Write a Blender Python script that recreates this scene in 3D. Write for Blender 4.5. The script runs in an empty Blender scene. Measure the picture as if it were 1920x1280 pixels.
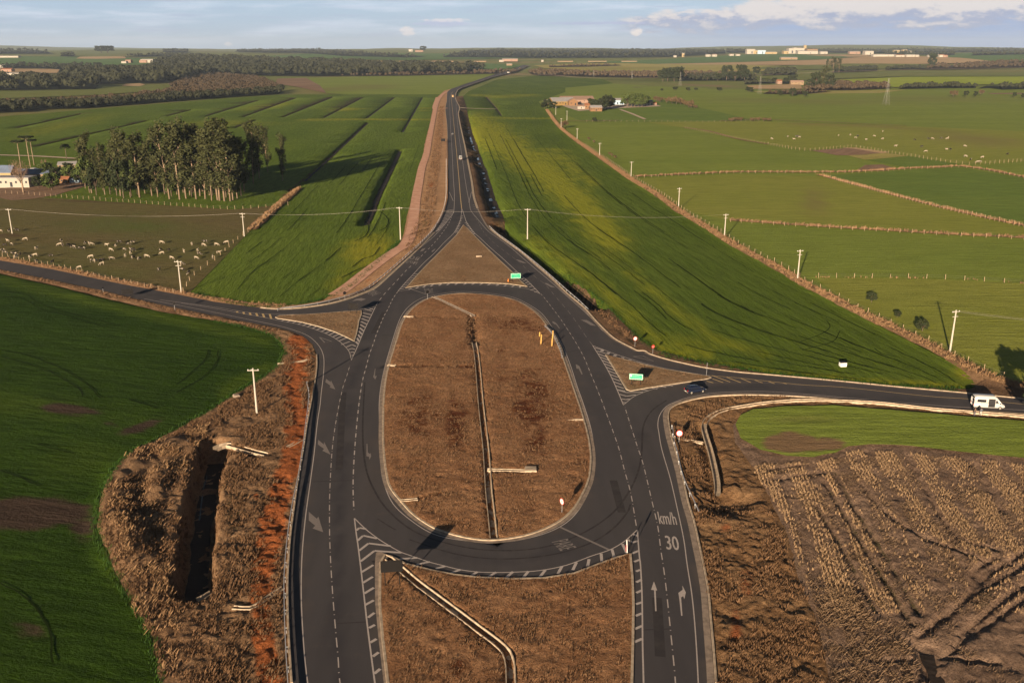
import bpy, math, random
import numpy as np
from mathutils import Vector, Matrix, geometry
R = math.radians
random.seed(7); RNG = np.random.default_rng(11)
scene = bpy.context.scene
COL = scene.collection
# ------------------------------------------------------------------ camera
H, F, YH = 71.0, 1700.0, 92.0
TH = math.atan((640.0-YH)/F)
CT, ST = math.cos(TH), math.sin(TH)
cam_d = bpy.data.cameras.new('camera'); cam = bpy.data.objects.new('camera', cam_d); COL.objects.link(cam)
cam_d.sensor_width = 36.0; cam_d.lens = F/1920.0*36.0
cam_d.clip_start = 1.0; cam_d.clip_end = 80000.0
cam.location = (0, 0, H); cam.rotation_euler = (math.pi/2-TH, 0, 0)
scene.camera = cam
scene.render.resolution_x = 1024; scene.render.resolution_y = 682
# ------------------------------------------------------------------ light and sky
SUN_EL, SUN_AZ = 12.0, 21.0        # shadows run away from the camera, 21 deg to the right
sd = bpy.data.lights.new('sun', 'SUN'); so = bpy.data.objects.new('sun', sd); COL.objects.link(so)
sd.energy = 5.0; sd.angle = R(0.5); sd.color = (1.0, 0.77, 0.54)
sun_dir = Vector((-math.sin(R(SUN_AZ))*math.cos(R(SUN_EL)), -math.cos(R(SUN_AZ))*math.cos(R(SUN_EL)), math.sin(R(SUN_EL))))
so.rotation_euler = sun_dir.to_track_quat('Z', 'Y').to_euler()
so.location = (0, 0, 300)
world = bpy.data.worlds.new('World'); scene.world = world; world.use_nodes = True
wn, wl = world.node_tree.nodes, world.node_tree.links
wn.clear()
def wnode(t, **k):
    n = wn.new(t)
    for a, b in k.items(): setattr(n, a, b)
    return n
def wmath(op, a, b=None, c=None, clamp=False):
    n = wn.new('ShaderNodeMath'); n.operation = op; n.use_clamp = clamp
    for i, v in enumerate((a, b, c)):
        if v is None: continue
        if isinstance(v, (int, float)): n.inputs[i].default_value = v
        else: wl.new(v, n.inputs[i])
    return n.outputs[0]
def wss(v, a, b):
    n = wn.new('ShaderNodeMapRange'); n.interpolation_type = 'SMOOTHSTEP'
    wl.new(v, n.inputs[0]); n.inputs[1].default_value = a; n.inputs[2].default_value = b
    return n.outputs[0]
sky = wnode('ShaderNodeTexSky', sky_type='NISHITA', sun_disc=False)
sky.sun_elevation = R(SUN_EL); sky.sun_rotation = math.atan2(sun_dir.x, sun_dir.y)
sky.air_density = 1.0; sky.dust_density = 1.2; sky.ozone_density = 1.6; sky.altitude = 800
tc = wnode('ShaderNodeTexCoord'); sep = wnode('ShaderNodeSeparateXYZ'); wl.new(tc.outputs['Generated'], sep.inputs[0])
# azimuth and elevation in degrees of the looked-at direction
az = wmath('MULTIPLY', wmath('ARCTAN2', sep.outputs[0], sep.outputs[1]), 57.2958)
el = wmath('MULTIPLY', wmath('ARCSINE', sep.outputs[2]), 57.2958)
def wnoise(sa, se, scale, detail, off=0.0, rough=0.6):
    cmb = wnode('ShaderNodeCombineXYZ')
    wl.new(wmath('MULTIPLY', az, sa), cmb.inputs[0]); wl.new(wmath('MULTIPLY', el, se), cmb.inputs[1]); cmb.inputs[2].default_value = off
    n = wnode('ShaderNodeTexNoise'); n.inputs['Scale'].default_value = scale; n.inputs['Detail'].default_value = detail
    n.inputs['Roughness'].default_value = rough
    wl.new(cmb.outputs[0], n.inputs['Vector']); return n.outputs[0]
def wmix(fac, a, b):
    n = wnode('ShaderNodeMix', data_type='RGBA')
    if isinstance(fac, (int, float)): n.inputs[0].default_value = fac
    else: wl.new(fac, n.inputs[0])
    for s, v in ((6, a), (7, b)):
        if isinstance(v, tuple): n.inputs[s].default_value = (*v, 1)
        else: wl.new(v, n.inputs[s])
    return n.outputs[2]
SKYG = (2.45, 3.4, 4.8)          # clear-air tone low over the horizon, in the Sky Texture's units
low = wss(el, 16.0, 3.0)
c = wmix(wmath('MULTIPLY', low, 0.85), sky.outputs[0], SKYG)
# paler stratus veils
veil = wss(wnoise(0.10, 0.9, 1.6, 6, 3.0), 0.42, 0.72)
c = wmix(wmath('MULTIPLY', veil, wss(el, -0.4, 1.2)), c, (4.1, 4.7, 5.6))
# deeper blue shower curtain low on the right
right = wmath('MULTIPLY', wss(az, 3.0, 17.0), wss(el, 2.3, 1.4))
c = wmix(wmath('MULTIPLY', right, 0.75), c, (1.75, 2.55, 4.6))
# thin grey streaks
st = wmath('MULTIPLY', wss(wnoise(0.10, 2.4, 2.2, 7, 9.0), 0.52, 0.68), wss(el, 0.3, 1.0))
c = wmix(wmath('MULTIPLY', st, 0.55), c, (2.9, 3.3, 4.5))
# cumulus bank, upper right
nz = wnoise(0.34, 1.3, 1.1, 12, 21.0, 0.6); nz2 = wnoise(1.1, 2.6, 1.1, 10, 33.0, 0.62)
wob = wmath('ADD', wmath('MULTIPLY', wmath('SUBTRACT', nz, 0.5), 2.4), wmath('MULTIPLY', wmath('SUBTRACT', nz2, 0.5), 0.7))
e2 = wmath('ADD', el, wob)
low_e = wss(e2, 0.95, 1.4)
up = wmath('ADD', 1.75, wmath('MULTIPLY', wmath('SUBTRACT', az, 7.0), 0.13))
up_e = wss(wmath('SUBTRACT', up, wmath('ADD', el, wmath('MULTIPLY', wob, -0.8))), -0.1, 0.25)
bank = wmath('MULTIPLY', wmath('MULTIPLY', low_e, up_e), wss(wmath('ADD', az, wmath('MULTIPLY', nz, 3.0)), 7.6, 9.5))
lit = wmix(wss(wmath('ADD', e2, wmath('MULTIPLY', wmath('SUBTRACT', nz2, 0.5), 2.0)), 1.3, 2.1), (2.5, 2.8, 3.9), (5.3, 4.85, 4.7))
c = wmix(wmath('MULTIPLY', bank, 0.92), c, lit)
# small separate puffs
def puff(a0, e0, ra, re, warm, seed):
    d = wmath('ADD', wmath('POWER', wmath('ABSOLUTE', wmath('DIVIDE', wmath('SUBTRACT', az, a0), ra)), 2.0),
              wmath('POWER', wmath('ABSOLUTE', wmath('DIVIDE', wmath('SUBTRACT', el, e0), re)), 2.0))
    d = wmath('ADD', d, wmath('MULTIPLY', wmath('SUBTRACT', wnoise(1.6, 4.0, 1.5, 7, seed), 0.5), 3.0))
    return wmath('MULTIPLY', wss(d, 1.0, 0.2), warm)
for a0, e0, ra, re, col, fac, sd_ in ((-4.1, 1.42, 1.9, 0.20, (3.2, 3.5, 4.9), .75, 1.0), (-3.9, 1.62, 1.6, 0.12, (5.6, 5.2, 5.4), .7, 2.0),
        (-6.2, 1.0, .5, .3, (6.2, 5.5, 5.3), .7, 3.0), (7.4, .95, .4, .28, (6.8, 5.9, 5.4), .85, 4.0), (-16.6, .27, .28, .14, (5.6, 5.3, 5.4), .9, 5.0),
        (5.0, 1.45, 4.2, 0.10, (2.9, 3.2, 4.7), .8, 6.0), (30.0, 2.6, 1.6, .7, (6.6, 5.9, 5.7), .8, 7.0)):
    c = wmix(puff(a0, e0, ra, re, fac, sd_), c, col)
gain = wmath('ADD', 0.30, wmath('MULTIPLY', wss(el, 9.0, 3.5), 1.02))
sc = wnode('ShaderNodeVectorMath', operation='SCALE'); wl.new(c, sc.inputs[0]); wl.new(gain, sc.inputs['Scale']); c = sc.outputs[0]
bg = wnode('ShaderNodeBackground'); wl.new(c, bg.inputs[0]); bg.inputs[1].default_value = 0.052
wo = wnode('ShaderNodeOutputWorld'); wl.new(bg.outputs[0], wo.inputs[0])
scene.view_settings.view_transform = 'Standard'; scene.view_settings.look = 'None'
scene.view_settings.exposure = 1.2; scene.view_settings.gamma = 1.0
scene.render.engine = 'CYCLES'
# ------------------------------------------------------------------ numpy helpers
def ss(t):
    t = np.clip(t, 0, 1); return t*t*(3-2*t)
_perm = np.random.default_rng(5).random((256, 256))
def vnoise(x, y):
    xi = np.floor(x).astype(int); yi = np.floor(y).astype(int); fx = x-xi; fy = y-yi
    fx = fx*fx*(3-2*fx); fy = fy*fy*(3-2*fy)
    a = _perm[xi & 255, yi & 255]; b = _perm[(xi+1) & 255, yi & 255]; cc = _perm[xi & 255, (yi+1) & 255]; d = _perm[(xi+1) & 255, (yi+1) & 255]
    return a*(1-fx)*(1-fy)+b*fx*(1-fy)+cc*(1-fx)*fy+d*fx*fy
def fbm(x, y, o=4, g=0.5):
    s = 0; a = 1; t = 0
    for i in range(o):
        s = s+a*vnoise(x*2**i+17.3*i, y*2**i+9.1*i); t += a; a *= g
    return s/t
def terrain(x, y):
    D = np.hypot(x, y)
    z = 52*ss((D-1800)/4700)
    z = z+6*(fbm(x/1300+3, y/1300+8, 3)-.5)*ss((D-1300)/1500)
    rg = ss((D-6300)/1900)
    z = z+rg*(6+34*(fbm(x/1100+5.2, y/3000, 4)-.35)*1.5)*ss((x/np.maximum(y, 1)+.75)/.35)
    z = z+rg*ss((D-8200)/4000)*10
    z = z+52*np.exp(-((x/np.maximum(y, 1)+.56)/.14)**2)*ss((D-12500)/3500)*(.6+.8*fbm(x/1200, y/1200, 3))
    z = z+34*np.exp(-((x/np.maximum(y, 1)-.36)/.2)**2)*ss((D-9000)/3500)*(.5+.8*fbm(x/1400+2, y/1200, 3))
    return z
_DS = np.geomspace(55, 24000, 900)
def G(pts, z=None):
    """photo pixel -> point on the terrain (or on the level z)"""
    p = np.atleast_2d(np.asarray(pts, float))
    dx = (p[:, 0]-960)/F; v = (640-p[:, 1])/F
    dy = CT+v*ST; dz = -ST+v*CT
    if z is not None:
        t = (H-z)/(-dz); return np.stack([dx*t, dy*t, np.full(len(p), float(z))], 1)
    t = _DS[None, :]/dy[:, None]
    X = dx[:, None]*t; Y = dy[:, None]*t; Z = H+dz[:, None]*t
    d = Z-terrain(X, Y)
    hit = d <= 0; idx = np.where(hit.any(1), hit.argmax(1), len(_DS)-1); idx = np.maximum(idx, 1)
    r = np.arange(len(p)); a = d[r, idx-1]; b = d[r, idx]; k = np.clip(a/(a-b+1e-9), 0, 1)
    tt = t[r, idx-1]*(1-k)+t[r, idx]*k
    x = dx*tt; y = dy*tt
    return np.stack([x, y, terrain(x, y)], 1)
def PX(x, y, z=0.0):
    zz = z-H; fw = y*CT-zz*ST; up = y*ST+zz*CT
    return 960+F*x/fw, 640-F*up/fw
def cr(pts, n=6, closed=False):
    """Catmull-Rom through the points"""
    P = np.asarray(pts, float); N = len(P); out = []
    rng = range(N if closed else N-1)
    for i in rng:
        p0 = P[(i-1) % N] if (closed or i > 0) else 2*P[0]-P[1]
        p1 = P[i]; p2 = P[(i+1) % N]
        p3 = P[(i+2) % N] if (closed or i+2 < N) else 2*P[-1]-P[-2]
        for k in range(n):
            t = k/n
            out.append(.5*((2*p1)+(-p0+p2)*t+(2*p0-5*p1+4*p2-p3)*t*t+(-p0+3*p1-3*p2+p3)*t**3))
    if not closed: out.append(P[-1])
    return np.array(out)
def pldist(x, y, P, closed=False):
    d = np.full(x.shape, 1e9); n = len(P)
    for i in range(n if closed else n-1):
        a = P[i]; b = P[(i+1) % n]; vx = b[0]-a[0]; vy = b[1]-a[1]; L = vx*vx+vy*vy+1e-9
        t = np.clip(((x-a[0])*vx+(y-a[1])*vy)/L, 0, 1)
        d = np.minimum(d, (x-a[0]-t*vx)**2+(y-a[1]-t*vy)**2)
    return np.sqrt(d)
def inside(x, y, P):
    c = np.zeros(x.shape, bool); n = len(P); j = n-1
    for i in range(n):
        xi, yi = P[i][:2]; xj, yj = P[j][:2]
        if yi != yj:
            c ^= ((yi > y) != (yj > y)) & (x < (xj-xi)*(y-yi)/(yj-yi)+xi)
        j = i
    return c
# ditches and mounds shape the whole ground:  (photo polyline, half width m, height m)
RELIEF = []
def relief(px, half, h, flat=0.25, gz=None):
    W = G(cr(px, 5) if len(px) > 2 else px, gz)
    RELIEF.append((W, half, h, flat))
def dips(x, y, grow=0.0, deeper=0.0):
    z = np.zeros(x.shape)
    for W, half, h, flat in RELIEF:
        m = (x > W[:, 0].min()-half-5) & (x < W[:, 0].max()+half+5) & (y > W[:, 1].min()-half-5) & (y < W[:, 1].max()+half+5)
        if not m.any(): continue
        if h > 0 and deeper: continue
        hf = half+grow
        d = pldist(x[m], y[m], W[:, :2])
        wob = 1+.25*(vnoise(x[m]*.25, y[m]*.25)-.5)
        v = (h-(deeper if h < 0 else 0))*(1-ss((d/(hf*wob)-flat)/(1-flat)))
        z[m] = np.minimum(z[m], v) if h < 0 else z[m]+v
    return z
# ------------------------------------------------------------------ object helpers
def tag(o, label=None, cat=None, group=None, kind=None):
    if label: o['label'] = label
    if cat: o['category'] = cat
    if group: o['group'] = group
    if kind: o['kind'] = kind
    return o
def mesh_obj(name, verts, faces, mat=None, parent=None, smooth=False, uniform=0):
    me = bpy.data.meshes.new(name)
    verts = np.asarray(verts, np.float32)
    if uniform:
        f = np.asarray(faces, np.int32); nf = len(f)
        me.vertices.add(len(verts)); me.vertices.foreach_set('co', verts.ravel())
        me.loops.add(nf*uniform); me.loops.foreach_set('vertex_index', f.ravel())
        me.polygons.add(nf); me.polygons.foreach_set('loop_start', np.arange(0, nf*uniform, uniform, dtype=np.int32))
        me.polygons.foreach_set('loop_total', np.full(nf, uniform, np.int32))
        me.update(calc_edges=True)
    else:
        me.from_pydata([tuple(v) for v in verts.tolist()], [], [list(f) for f in faces])
    if smooth: me.polygons.foreach_set('use_smooth', np.ones(len(me.polygons), bool))
    me.validate() if not uniform else None
    if mat is not None:
        for m in (mat if isinstance(mat, (list, tuple)) else [mat]): me.materials.append(m)
    o = bpy.data.objects.new(name, me); COL.objects.link(o)
    if parent is not None: o.parent = parent
    return o
def empty(name, loc=(0, 0, 0), rz=0.0):
    o = bpy.data.objects.new(name, None); COL.objects.link(o); o.location = [float(v) for v in loc]; o.rotation_euler = (0, 0, rz)
    o.empty_display_size = 0.3
    return o
def copy_tree(o, parent=None):
    cp = o.copy(); COL.objects.link(cp); cp.parent = parent
    for ch in list(o.children): copy_tree(ch, cp)
    return cp
ORD = ['first', 'second', 'third', 'fourth', 'fifth', 'sixth', 'seventh', 'eighth', 'ninth', 'tenth', 'eleventh', 'twelfth', 'thirteenth', 'fourteenth', 'fifteenth', 'sixteenth', 'seventeenth', 'eighteenth', 'nineteenth', 'twentieth', 'twenty-first', 'twenty-second', 'twenty-third', 'twenty-fourth']
LATER = {}
def later(o, kind, where, x): LATER.setdefault((kind, where), []).append((x, len(LATER.get((kind, where), [])), o))
def finish_labels():
    for (kind, where), L_ in LATER.items():
        L_.sort(key=lambda q: (q[0], q[1]))
        for i, (_, _, o) in enumerate(L_): o['label'] = (ORD[i]+' '+kind+' from the left '+where) if len(L_) > 1 else ('only '+kind+' '+where)
class MB:
    """mesh collector"""
    def __init__(s): s.v = []; s.f = []
    def add(s, V, Fc):
        b = len(s.v); s.v += [tuple(map(float, p)) for p in V]; s.f += [[b+i for i in f] for f in Fc]; return s
    def box(s, x0, x1, y0, y1, z0, z1, bev=0.0):
        if bev > 0:
            return s.prism([(x0+bev, z0), (x1-bev, z0), (x1, z0+bev), (x1, z1-bev), (x1-bev, z1), (x0+bev, z1), (x0, z1-bev), (x0, z0+bev)], y0, y1)
        return s.add([(x0, y0, z0), (x1, y0, z0), (x1, y1, z0), (x0, y1, z0), (x0, y0, z1), (x1, y0, z1), (x1, y1, z1), (x0, y1, z1)],
                     [(3, 2, 1, 0), (4, 5, 6, 7), (0, 1, 5, 4), (1, 2, 6, 5), (2, 3, 7, 6), (3, 0, 4, 7)])
    def prism(s, prof, y0, y1):
        """profile in x,z extruded along y"""
        n = len(prof); V = [(p[0], y0, p[1]) for p in prof]+[(p[0], y1, p[1]) for p in prof]
        return s.add(V, [list(range(n)), list(range(2*n-1, n-1, -1))]+[[i, i+n, (i+1) % n+n, (i+1) % n] for i in range(n)])
    def tube(s, P, rad, n=8, cap=True):
        P = [Vector([float(q) for q in p]) for p in P]; rad = [rad]*len(P) if isinstance(rad, (int, float)) else rad
        V = []; 
        for i, p in enumerate(P):
            d = (P[min(i+1, len(P)-1)]-P[max(i-1, 0)]).normalized()
            a = d.orthogonal().normalized() if abs(d.z) < .9 else (Vector((1, 0, 0))-d*d.x).normalized()
            b = d.cross(a)
            for k in range(n):
                t = 2*math.pi*k/n; V.append(p+(a*math.cos(t)+b*math.sin(t))*rad[i])
        Fc = [[i*n+k, i*n+(k+1) % n, (i+1)*n+(k+1) % n, (i+1)*n+k] for i in range(len(P)-1) for k in range(n)]
        if cap: Fc += [list(range(n))[::-1], [(len(P)-1)*n+k for k in range(n)]]
        return s.add(V, Fc)
    def build(s, name, mat, parent=None, smooth=False):
        return mesh_obj(name, s.v, s.f, mat, parent, smooth)
# ------------------------------------------------------------------ materials
MATS = {}
class NT:
    def __init__(s, name):
        m = bpy.data.materials.new(name); m.use_nodes = True; s.m = m; s.n = m.node_tree.nodes; s.l = m.node_tree.links
        s.b = s.n['Principled BSDF']; s.geo = None
    def put(s, sock, v):
        if isinstance(v, bpy.types.NodeSocket): s.l.new(v, sock)
        elif isinstance(v, tuple): sock.default_value = (*v, 1) if len(v) == 3 and sock.type == 'RGBA' else v
        else: sock.default_value = v
    def pos(s):
        if not s.geo: s.geo = s.n.new('ShaderNodeNewGeometry')
        return s.geo.outputs['Position']
    def noise(s, scale, detail=4, stretch=None, rz=0.0, rough=.55, vec=None, dist=0.0):
        v = vec or s.pos()
        if stretch or rz:
            mp = s.n.new('ShaderNodeMapping'); s.l.new(v, mp.inputs[0]); mp.vector_type = 'TEXTURE'
            mp.inputs['Rotation'].default_value = (0, 0, rz); st_ = stretch or (1, 1, 1)
            mp.inputs['Scale'].default_value = st_; v = mp.outputs[0]
        n = s.n.new('ShaderNodeTexNoise'); s.l.new(v, n.inputs['Vector']); n.inputs['Scale'].default_value = scale
        n.inputs['Detail'].default_value = detail; n.inputs['Roughness'].default_value = rough; n.inputs['Distortion'].default_value = dist
        return n.outputs[0]
    def ramp(s, v, a, b):
        n = s.n.new('ShaderNodeMapRange'); n.interpolation_type = 'SMOOTHSTEP'; s.l.new(v, n.inputs[0]); n.inputs[1].default_value = a; n.inputs[2].default_value = b
        return n.outputs[0]
    def mix(s, f, a, b):
        n = s.n.new('ShaderNodeMix'); n.data_type = 'RGBA'; s.put(n.inputs[0], f); s.put(n.inputs[6], a); s.put(n.inputs[7], b); return n.outputs[2]
    def math(s, op, a, b=0.0, clamp=False):
        n = s.n.new('ShaderNodeMath'); n.operation = op; n.use_clamp = clamp; s.put(n.inputs[0], a); s.put(n.inputs[1], b); return n.outputs[0]
    def attr(s, name):
        n = s.n.new('ShaderNodeAttribute'); n.attribute_name = name; return n.outputs['Fac']
    def bump(s, h, strength=.5, dist=.1):
        n = s.n.new('ShaderNodeBump'); s.l.new(h, n.inputs['Height']); n.inputs['Strength'].default_value = strength; n.inputs['Distance'].default_value = dist
        s.l.new(n.outputs[0], s.b.inputs['Normal'])
    def done(s, col, rough=.9, spec=.2, metal=0.0):
        s.put(s.b.inputs['Base Color'], col); s.put(s.b.inputs['Roughness'], rough); s.b.inputs['Specular IOR Level'].default_value = spec
        s.b.inputs['Metallic'].default_value = metal; return s.m
def simple(name, col, rough=.6, spec=.3, metal=0.0, var=.15, scale=3.0, dirt=None):
    if name in MATS: return MATS[name]
    t = NT(name)
    n = t.noise(scale, 5)
    d = tuple(q*(1-var*2) for q in col) if dirt is None else dirt
    cc = t.mix(t.ramp(n, .35, .75), col, d)
    MATS[name] = t.done(cc, rough, spec, metal); return MATS[name]
def crop_mat(name, c1, c2, yel=(.16, .15, .015), soil=(.10, .06, .035), rz=0.0, stretch=(6, 1, 1), bump=.55, patch=.02, lod=1.0):
    t = NT(name)
    big = t.ramp(t.noise(patch, 5, (3, 1, 1), rz), .32, .68)
    fine = t.ramp(t.noise(.45*lod, 6, stretch, rz, .68), .30, .74)
    grain = t.ramp(t.noise(2.2*lod, 4, None, 0, .7), .25, .8)
    c_ = t.mix(big, c1, c2)
    c_ = t.mix(t.math('MULTIPLY', fine, .60), c_, tuple(q*.40 for q in c1))
    c_ = t.mix(t.math('MULTIPLY', grain, .32), c_, tuple(min(1, q*1.7) for q in c2))
    ya = t.math('MULTIPLY', t.attr('yel'), t.math('ADD', .35, t.math('MULTIPLY', t.math('SUBTRACT', 1.0, fine), 1.1)), True)
    c_ = t.mix(t.math('MULTIPLY', ya, .9), c_, yel)
    so_ = t.ramp(t.math('MULTIPLY', t.attr('soil'), t.math('SUBTRACT', t.math('MULTIPLY', t.noise(.35, 8, stretch, rz, .76), 3.2), .6)), .30, 1.0)
    c_ = t.mix(so_, c_, soil)
    h = t.math('ADD', t.math('MULTIPLY', t.noise(.55*lod, 6, stretch, rz, .66), 1.0), t.math('MULTIPLY', t.noise(1.7*lod, 5, None, 0, .7), .55))
    t.bump(h, min(1.0, bump*1.2), 1.1/lod)
    return t.done(c_, 1.0, .05)
def grass_mat(name, c1, c2, c3, red=(.30, .105, .035), green=(.05, .07, .018), bump=.8, scale=1.0):
    """dry verge grass over soil; attribute 'red' bares the red earth, 'green' lets green show"""
    t = NT(name)
    a = t.ramp(t.noise(.10*scale, 8, None, 0, .66), .40, .60)
    b = t.ramp(t.noise(1.3*scale, 6, (1.6, 1, 1), 1.1, .72), .34, .72)
    d = t.ramp(t.noise(4.0*scale, 4, None, 0, .7), .3, .75)
    c_ = t.mix(a, c1, c2); c_ = t.mix(t.math('MULTIPLY', b, .75), c_, c3); c_ = t.mix(t.math('MULTIPLY', d, .35), c_, tuple(min(1, q*1.5) for q in c2))
    j = t.math('SUBTRACT', t.math('MULTIPLY', t.noise(.22*scale, 10, None, 0, .78), 4.2), 1.15)
    rd = t.ramp(t.math('MULTIPLY', t.attr('red'), j), .32, .90)
    c_ = t.mix(rd, c_, t.mix(t.ramp(t.noise(2.0, 5), .3, .7), red, tuple(q*.62 for q in red)))
    gr = t.ramp(t.math('MULTIPLY', t.attr('green'), j), .35, .9)
    c_ = t.mix(t.math('MULTIPLY', gr, .8), c_, green)
    h = t.math('ADD', t.math('MULTIPLY', t.noise(1.1*scale, 7, (1.5, 1, 1), 1.1, .74), 1.0), t.math('MULTIPLY', t.noise(4.5*scale, 4, None, 0, .7), .3))
    t.bump(h, min(1.0, bump*1.15), .8)
    return t.done(c_, 1.0, .05)
# ------------------------------------------------------------------ ground materials
PI = math.pi
M = {}
M['crop_dark'] = crop_mat('crop_dark', (.017, .040, .0035), (.033, .066, .006), yel=(.085, .13, .013), soil=(.052, .036, .026), rz=-.25, stretch=(5, 1, 1), bump=.5)
M['crop_left'] = crop_mat('crop_left', (.078, .128, .014), (.118, .172, .022), yel=(.26, .26, .02), rz=1.63, stretch=(5, 1, 1), bump=.8)
M['crop_right'] = crop_mat('crop_right', (.068, .112, .012), (.104, .152, .018), yel=(.25, .265, .018), rz=-1.40, stretch=(7, 1, 1), bump=.8, patch=.03)
M['pasture'] = crop_mat('pasture', (.160, .215, .034), (.205, .255, .045), yel=(.17, .15, .05), soil=(.2, .13, .07), rz=0, stretch=(6, 1, 1), bump=.35)
M['pasture_dark'] = crop_mat('pasture_dark', (.115, .180, .032), (.15, .21, .038), yel=(.15, .13, .04), soil=(.2, .13, .07), rz=0, stretch=(6, 1, 1), bump=.3)
M['pasture_olive'] = crop_mat('pasture_olive', (.205, .235, .038), (.245, .262, .05), yel=(.19, .15, .06), soil=(.21, .14, .08), rz=0, stretch=(6, 1, 1), bump=.35)
M['paddock'] = crop_mat('paddock', (.145, .112, .050), (.120, .116, .040), yel=(.085, .12, .025), soil=(.085, .05, .032), rz=.1, stretch=(3, 1, 1), bump=.35)
M['far_green'] = crop_mat('far_green', (.085, .16, .045), (.11, .19, .055), yel=(.17, .16, .03), stretch=(3, 1, 1), bump=.1, patch=.004, lod=.2)
M['far_bright'] = crop_mat('far_bright', (.24, .31, .028), (.30, .36, .04), stretch=(3, 1, 1), bump=.1, patch=.004, lod=.2)
M['far_yellow'] = crop_mat('far_yellow', (.28, .27, .07), (.36, .31, .10), yel=(.13, .15, .03), stretch=(3, 1, 1), bump=.1, patch=.004, lod=.2)
M['far_tan'] = crop_mat('far_tan', (.40, .28, .15), (.48, .34, .19), yel=(.2, .2, .06), stretch=(3, 1, 1), bump=.1, patch=.004, lod=.2)
M['far_olive'] = crop_mat('far_olive', (.13, .165, .04), (.18, .195, .055), yel=(.24, .18, .08), soil=(.22, .15, .09), stretch=(3, 1, 1), bump=.1, patch=.004, lod=.2)
M['plough'] = crop_mat('plough', (.20, .13, .085), (.26, .17, .11), rz=1.0, stretch=(8, 1, 1), bump=.2, patch=.01, lod=.4)
M['bank'] = grass_mat('bank', (.21, .125, .068), (.31, .195, .11), (.09, .052, .030), red=(.40, .13, .045))
M['slope'] = grass_mat('slope', (.19, .105, .05), (.27, .165, .085), (.085, .048, .026), red=(.28, .095, .038))
M['island'] = grass_mat('island', (.26, .132, .064), (.37, .205, .105), (.11, .050, .026), red=(.125, .042, .018), bump=.9)
M['stubble_soil'] = grass_mat('stubble_soil', (.21, .14, .098), (.31, .212, .148), (.10, .064, .044), red=(.2, .15, .1), green=(.05, .052, .016), bump=.9, scale=1.3)
M['verge'] = grass_mat('verge', (.21, .13, .07), (.30, .19, .105), (.10, .06, .034), red=(.46, .17, .07), bump=.6)
M['verge_soil'] = grass_mat('verge_soil', (.37, .215, .115), (.50, .30, .165), (.18, .105, .055), red=(.52, .19, .07), bump=.6)
M['ditch_bank'] = grass_mat('ditch_bank', (.14, .085, .05), (.21, .13, .075), (.06, .038, .024), red=(.4, .2, .1), green=(.030, .028, .016), bump=.8)  # green: dark ditch growth, near black with the ditch shade painted in
def mk_dirt():
    t = NT('dirt'); a = t.ramp(t.noise(.25, 6), .35, .65)
    c_ = t.mix(a, (.52, .29, .20), (.62, .37, .26)); t.bump(t.noise(1.5, 5), .3, .1)
    return t.done(c_, 1, .05)
M['dirt'] = mk_dirt()
M['dirt_white'] = simple('dirt_white', (.55, .44, .33), .95, .05)
M['orange_soil'] = simple('orange_soil', (.50, .17, .05), 1, .05, var=.2, scale=.6)
def mk_asphalt():
    t = NT('asphalt')
    a = t.ramp(t.noise(.05, 5, (1, 3, 1)), .3, .7); g = t.ramp(t.noise(9, 3), .3, .7); l = t.ramp(t.noise(.35, 6, (1, 8, 1), .05), .35, .7)
    c_ = t.mix(a, (.050, .046, .050), (.064, .058, .059)); c_ = t.mix(t.math('MULTIPLY', l, .35), c_, (.030, .028, .031))
    c_ = t.mix(t.math('MULTIPLY', t.attr('dark'), .8), c_, (.022, .021, .027)); c_ = t.mix(t.math('MULTIPLY', t.attr('brown'), .7), c_, (.095, .075, .06))
    c_ = t.mix(t.math('MULTIPLY', g, .22), c_, (.10, .095, .09))
    dd = t.ramp(t.noise(.22, 9, None, 0, .75), .56, .72); c_ = t.mix(t.math('MULTIPLY', dd, .35), c_, (.105, .082, .066)); t.bump(t.noise(14, 3), .25, .02)
    return t.done(c_, .82, .22)
M['asphalt'] = mk_asphalt()
def mk_paint(name, col):
    t = NT(name); w = t.ramp(t.noise(2.5, 6, None, 0, .75), .50, .78)
    c_ = t.mix(t.math('MULTIPLY', w, .75), col, (.10, .09, .085)); return t.done(c_, .7, .25)
M['paint'] = mk_paint('paint', (.42, .37, .34)); M['paint_faint'] = mk_paint('paint_faint', (.20, .175, .16)); M['paint_yellow'] = mk_paint('paint_yellow', (.50, .36, .17))
M['joint'] = simple('asphalt_patch', (.036, .033, .035), .85, .15, scale=.5, dirt=(.052, .047, .046))
M['tyre_mark'] = simple('tyre_mark', (.026, .023, .024), .8, .2, scale=.8, dirt=(.05, .044, .042))
M['concrete'] = simple('concrete', (.46, .37, .27), .9, .1, var=.22, scale=1.2)
M['concrete_grey'] = simple('concrete_grey', (.30, .24, .19), .9, .1, var=.22, scale=1.0)
M['pole'] = simple('pole_concrete', (.44, .41, .35), .85, .15, var=.08)
M['steel'] = simple('galvanised_steel', (.45, .46, .48), .45, .5, .6, var=.08)
M['wire'] = simple('wire', (.26, .24, .21), .5, .4, .3)
M['wood'] = simple('post_wood', (.42, .31, .20), .9, .1, var=.2)
M['wood_new'] = simple('new_timber', (.62, .38, .11), .8, .1)
M['white'] = simple('white_enamel', (.78, .78, .76), .4, .4, var=.03)
M['spacer'] = simple('spacer_zinc', (.42, .42, .41), .5, .4, .3)
M['red'] = simple('red_enamel', (.62, .03, .025), .4, .4, var=.05)
M['black'] = simple('black_plastic', (.02, .02, .022), .5, .3, var=.05)
M['sign_green'] = simple('sign_green', (.02, .36, .20), .45, .4, var=.05)
M['sign_back'] = simple('sign_back', (.007, .006, .006), .7, .2, var=.1)
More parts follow.
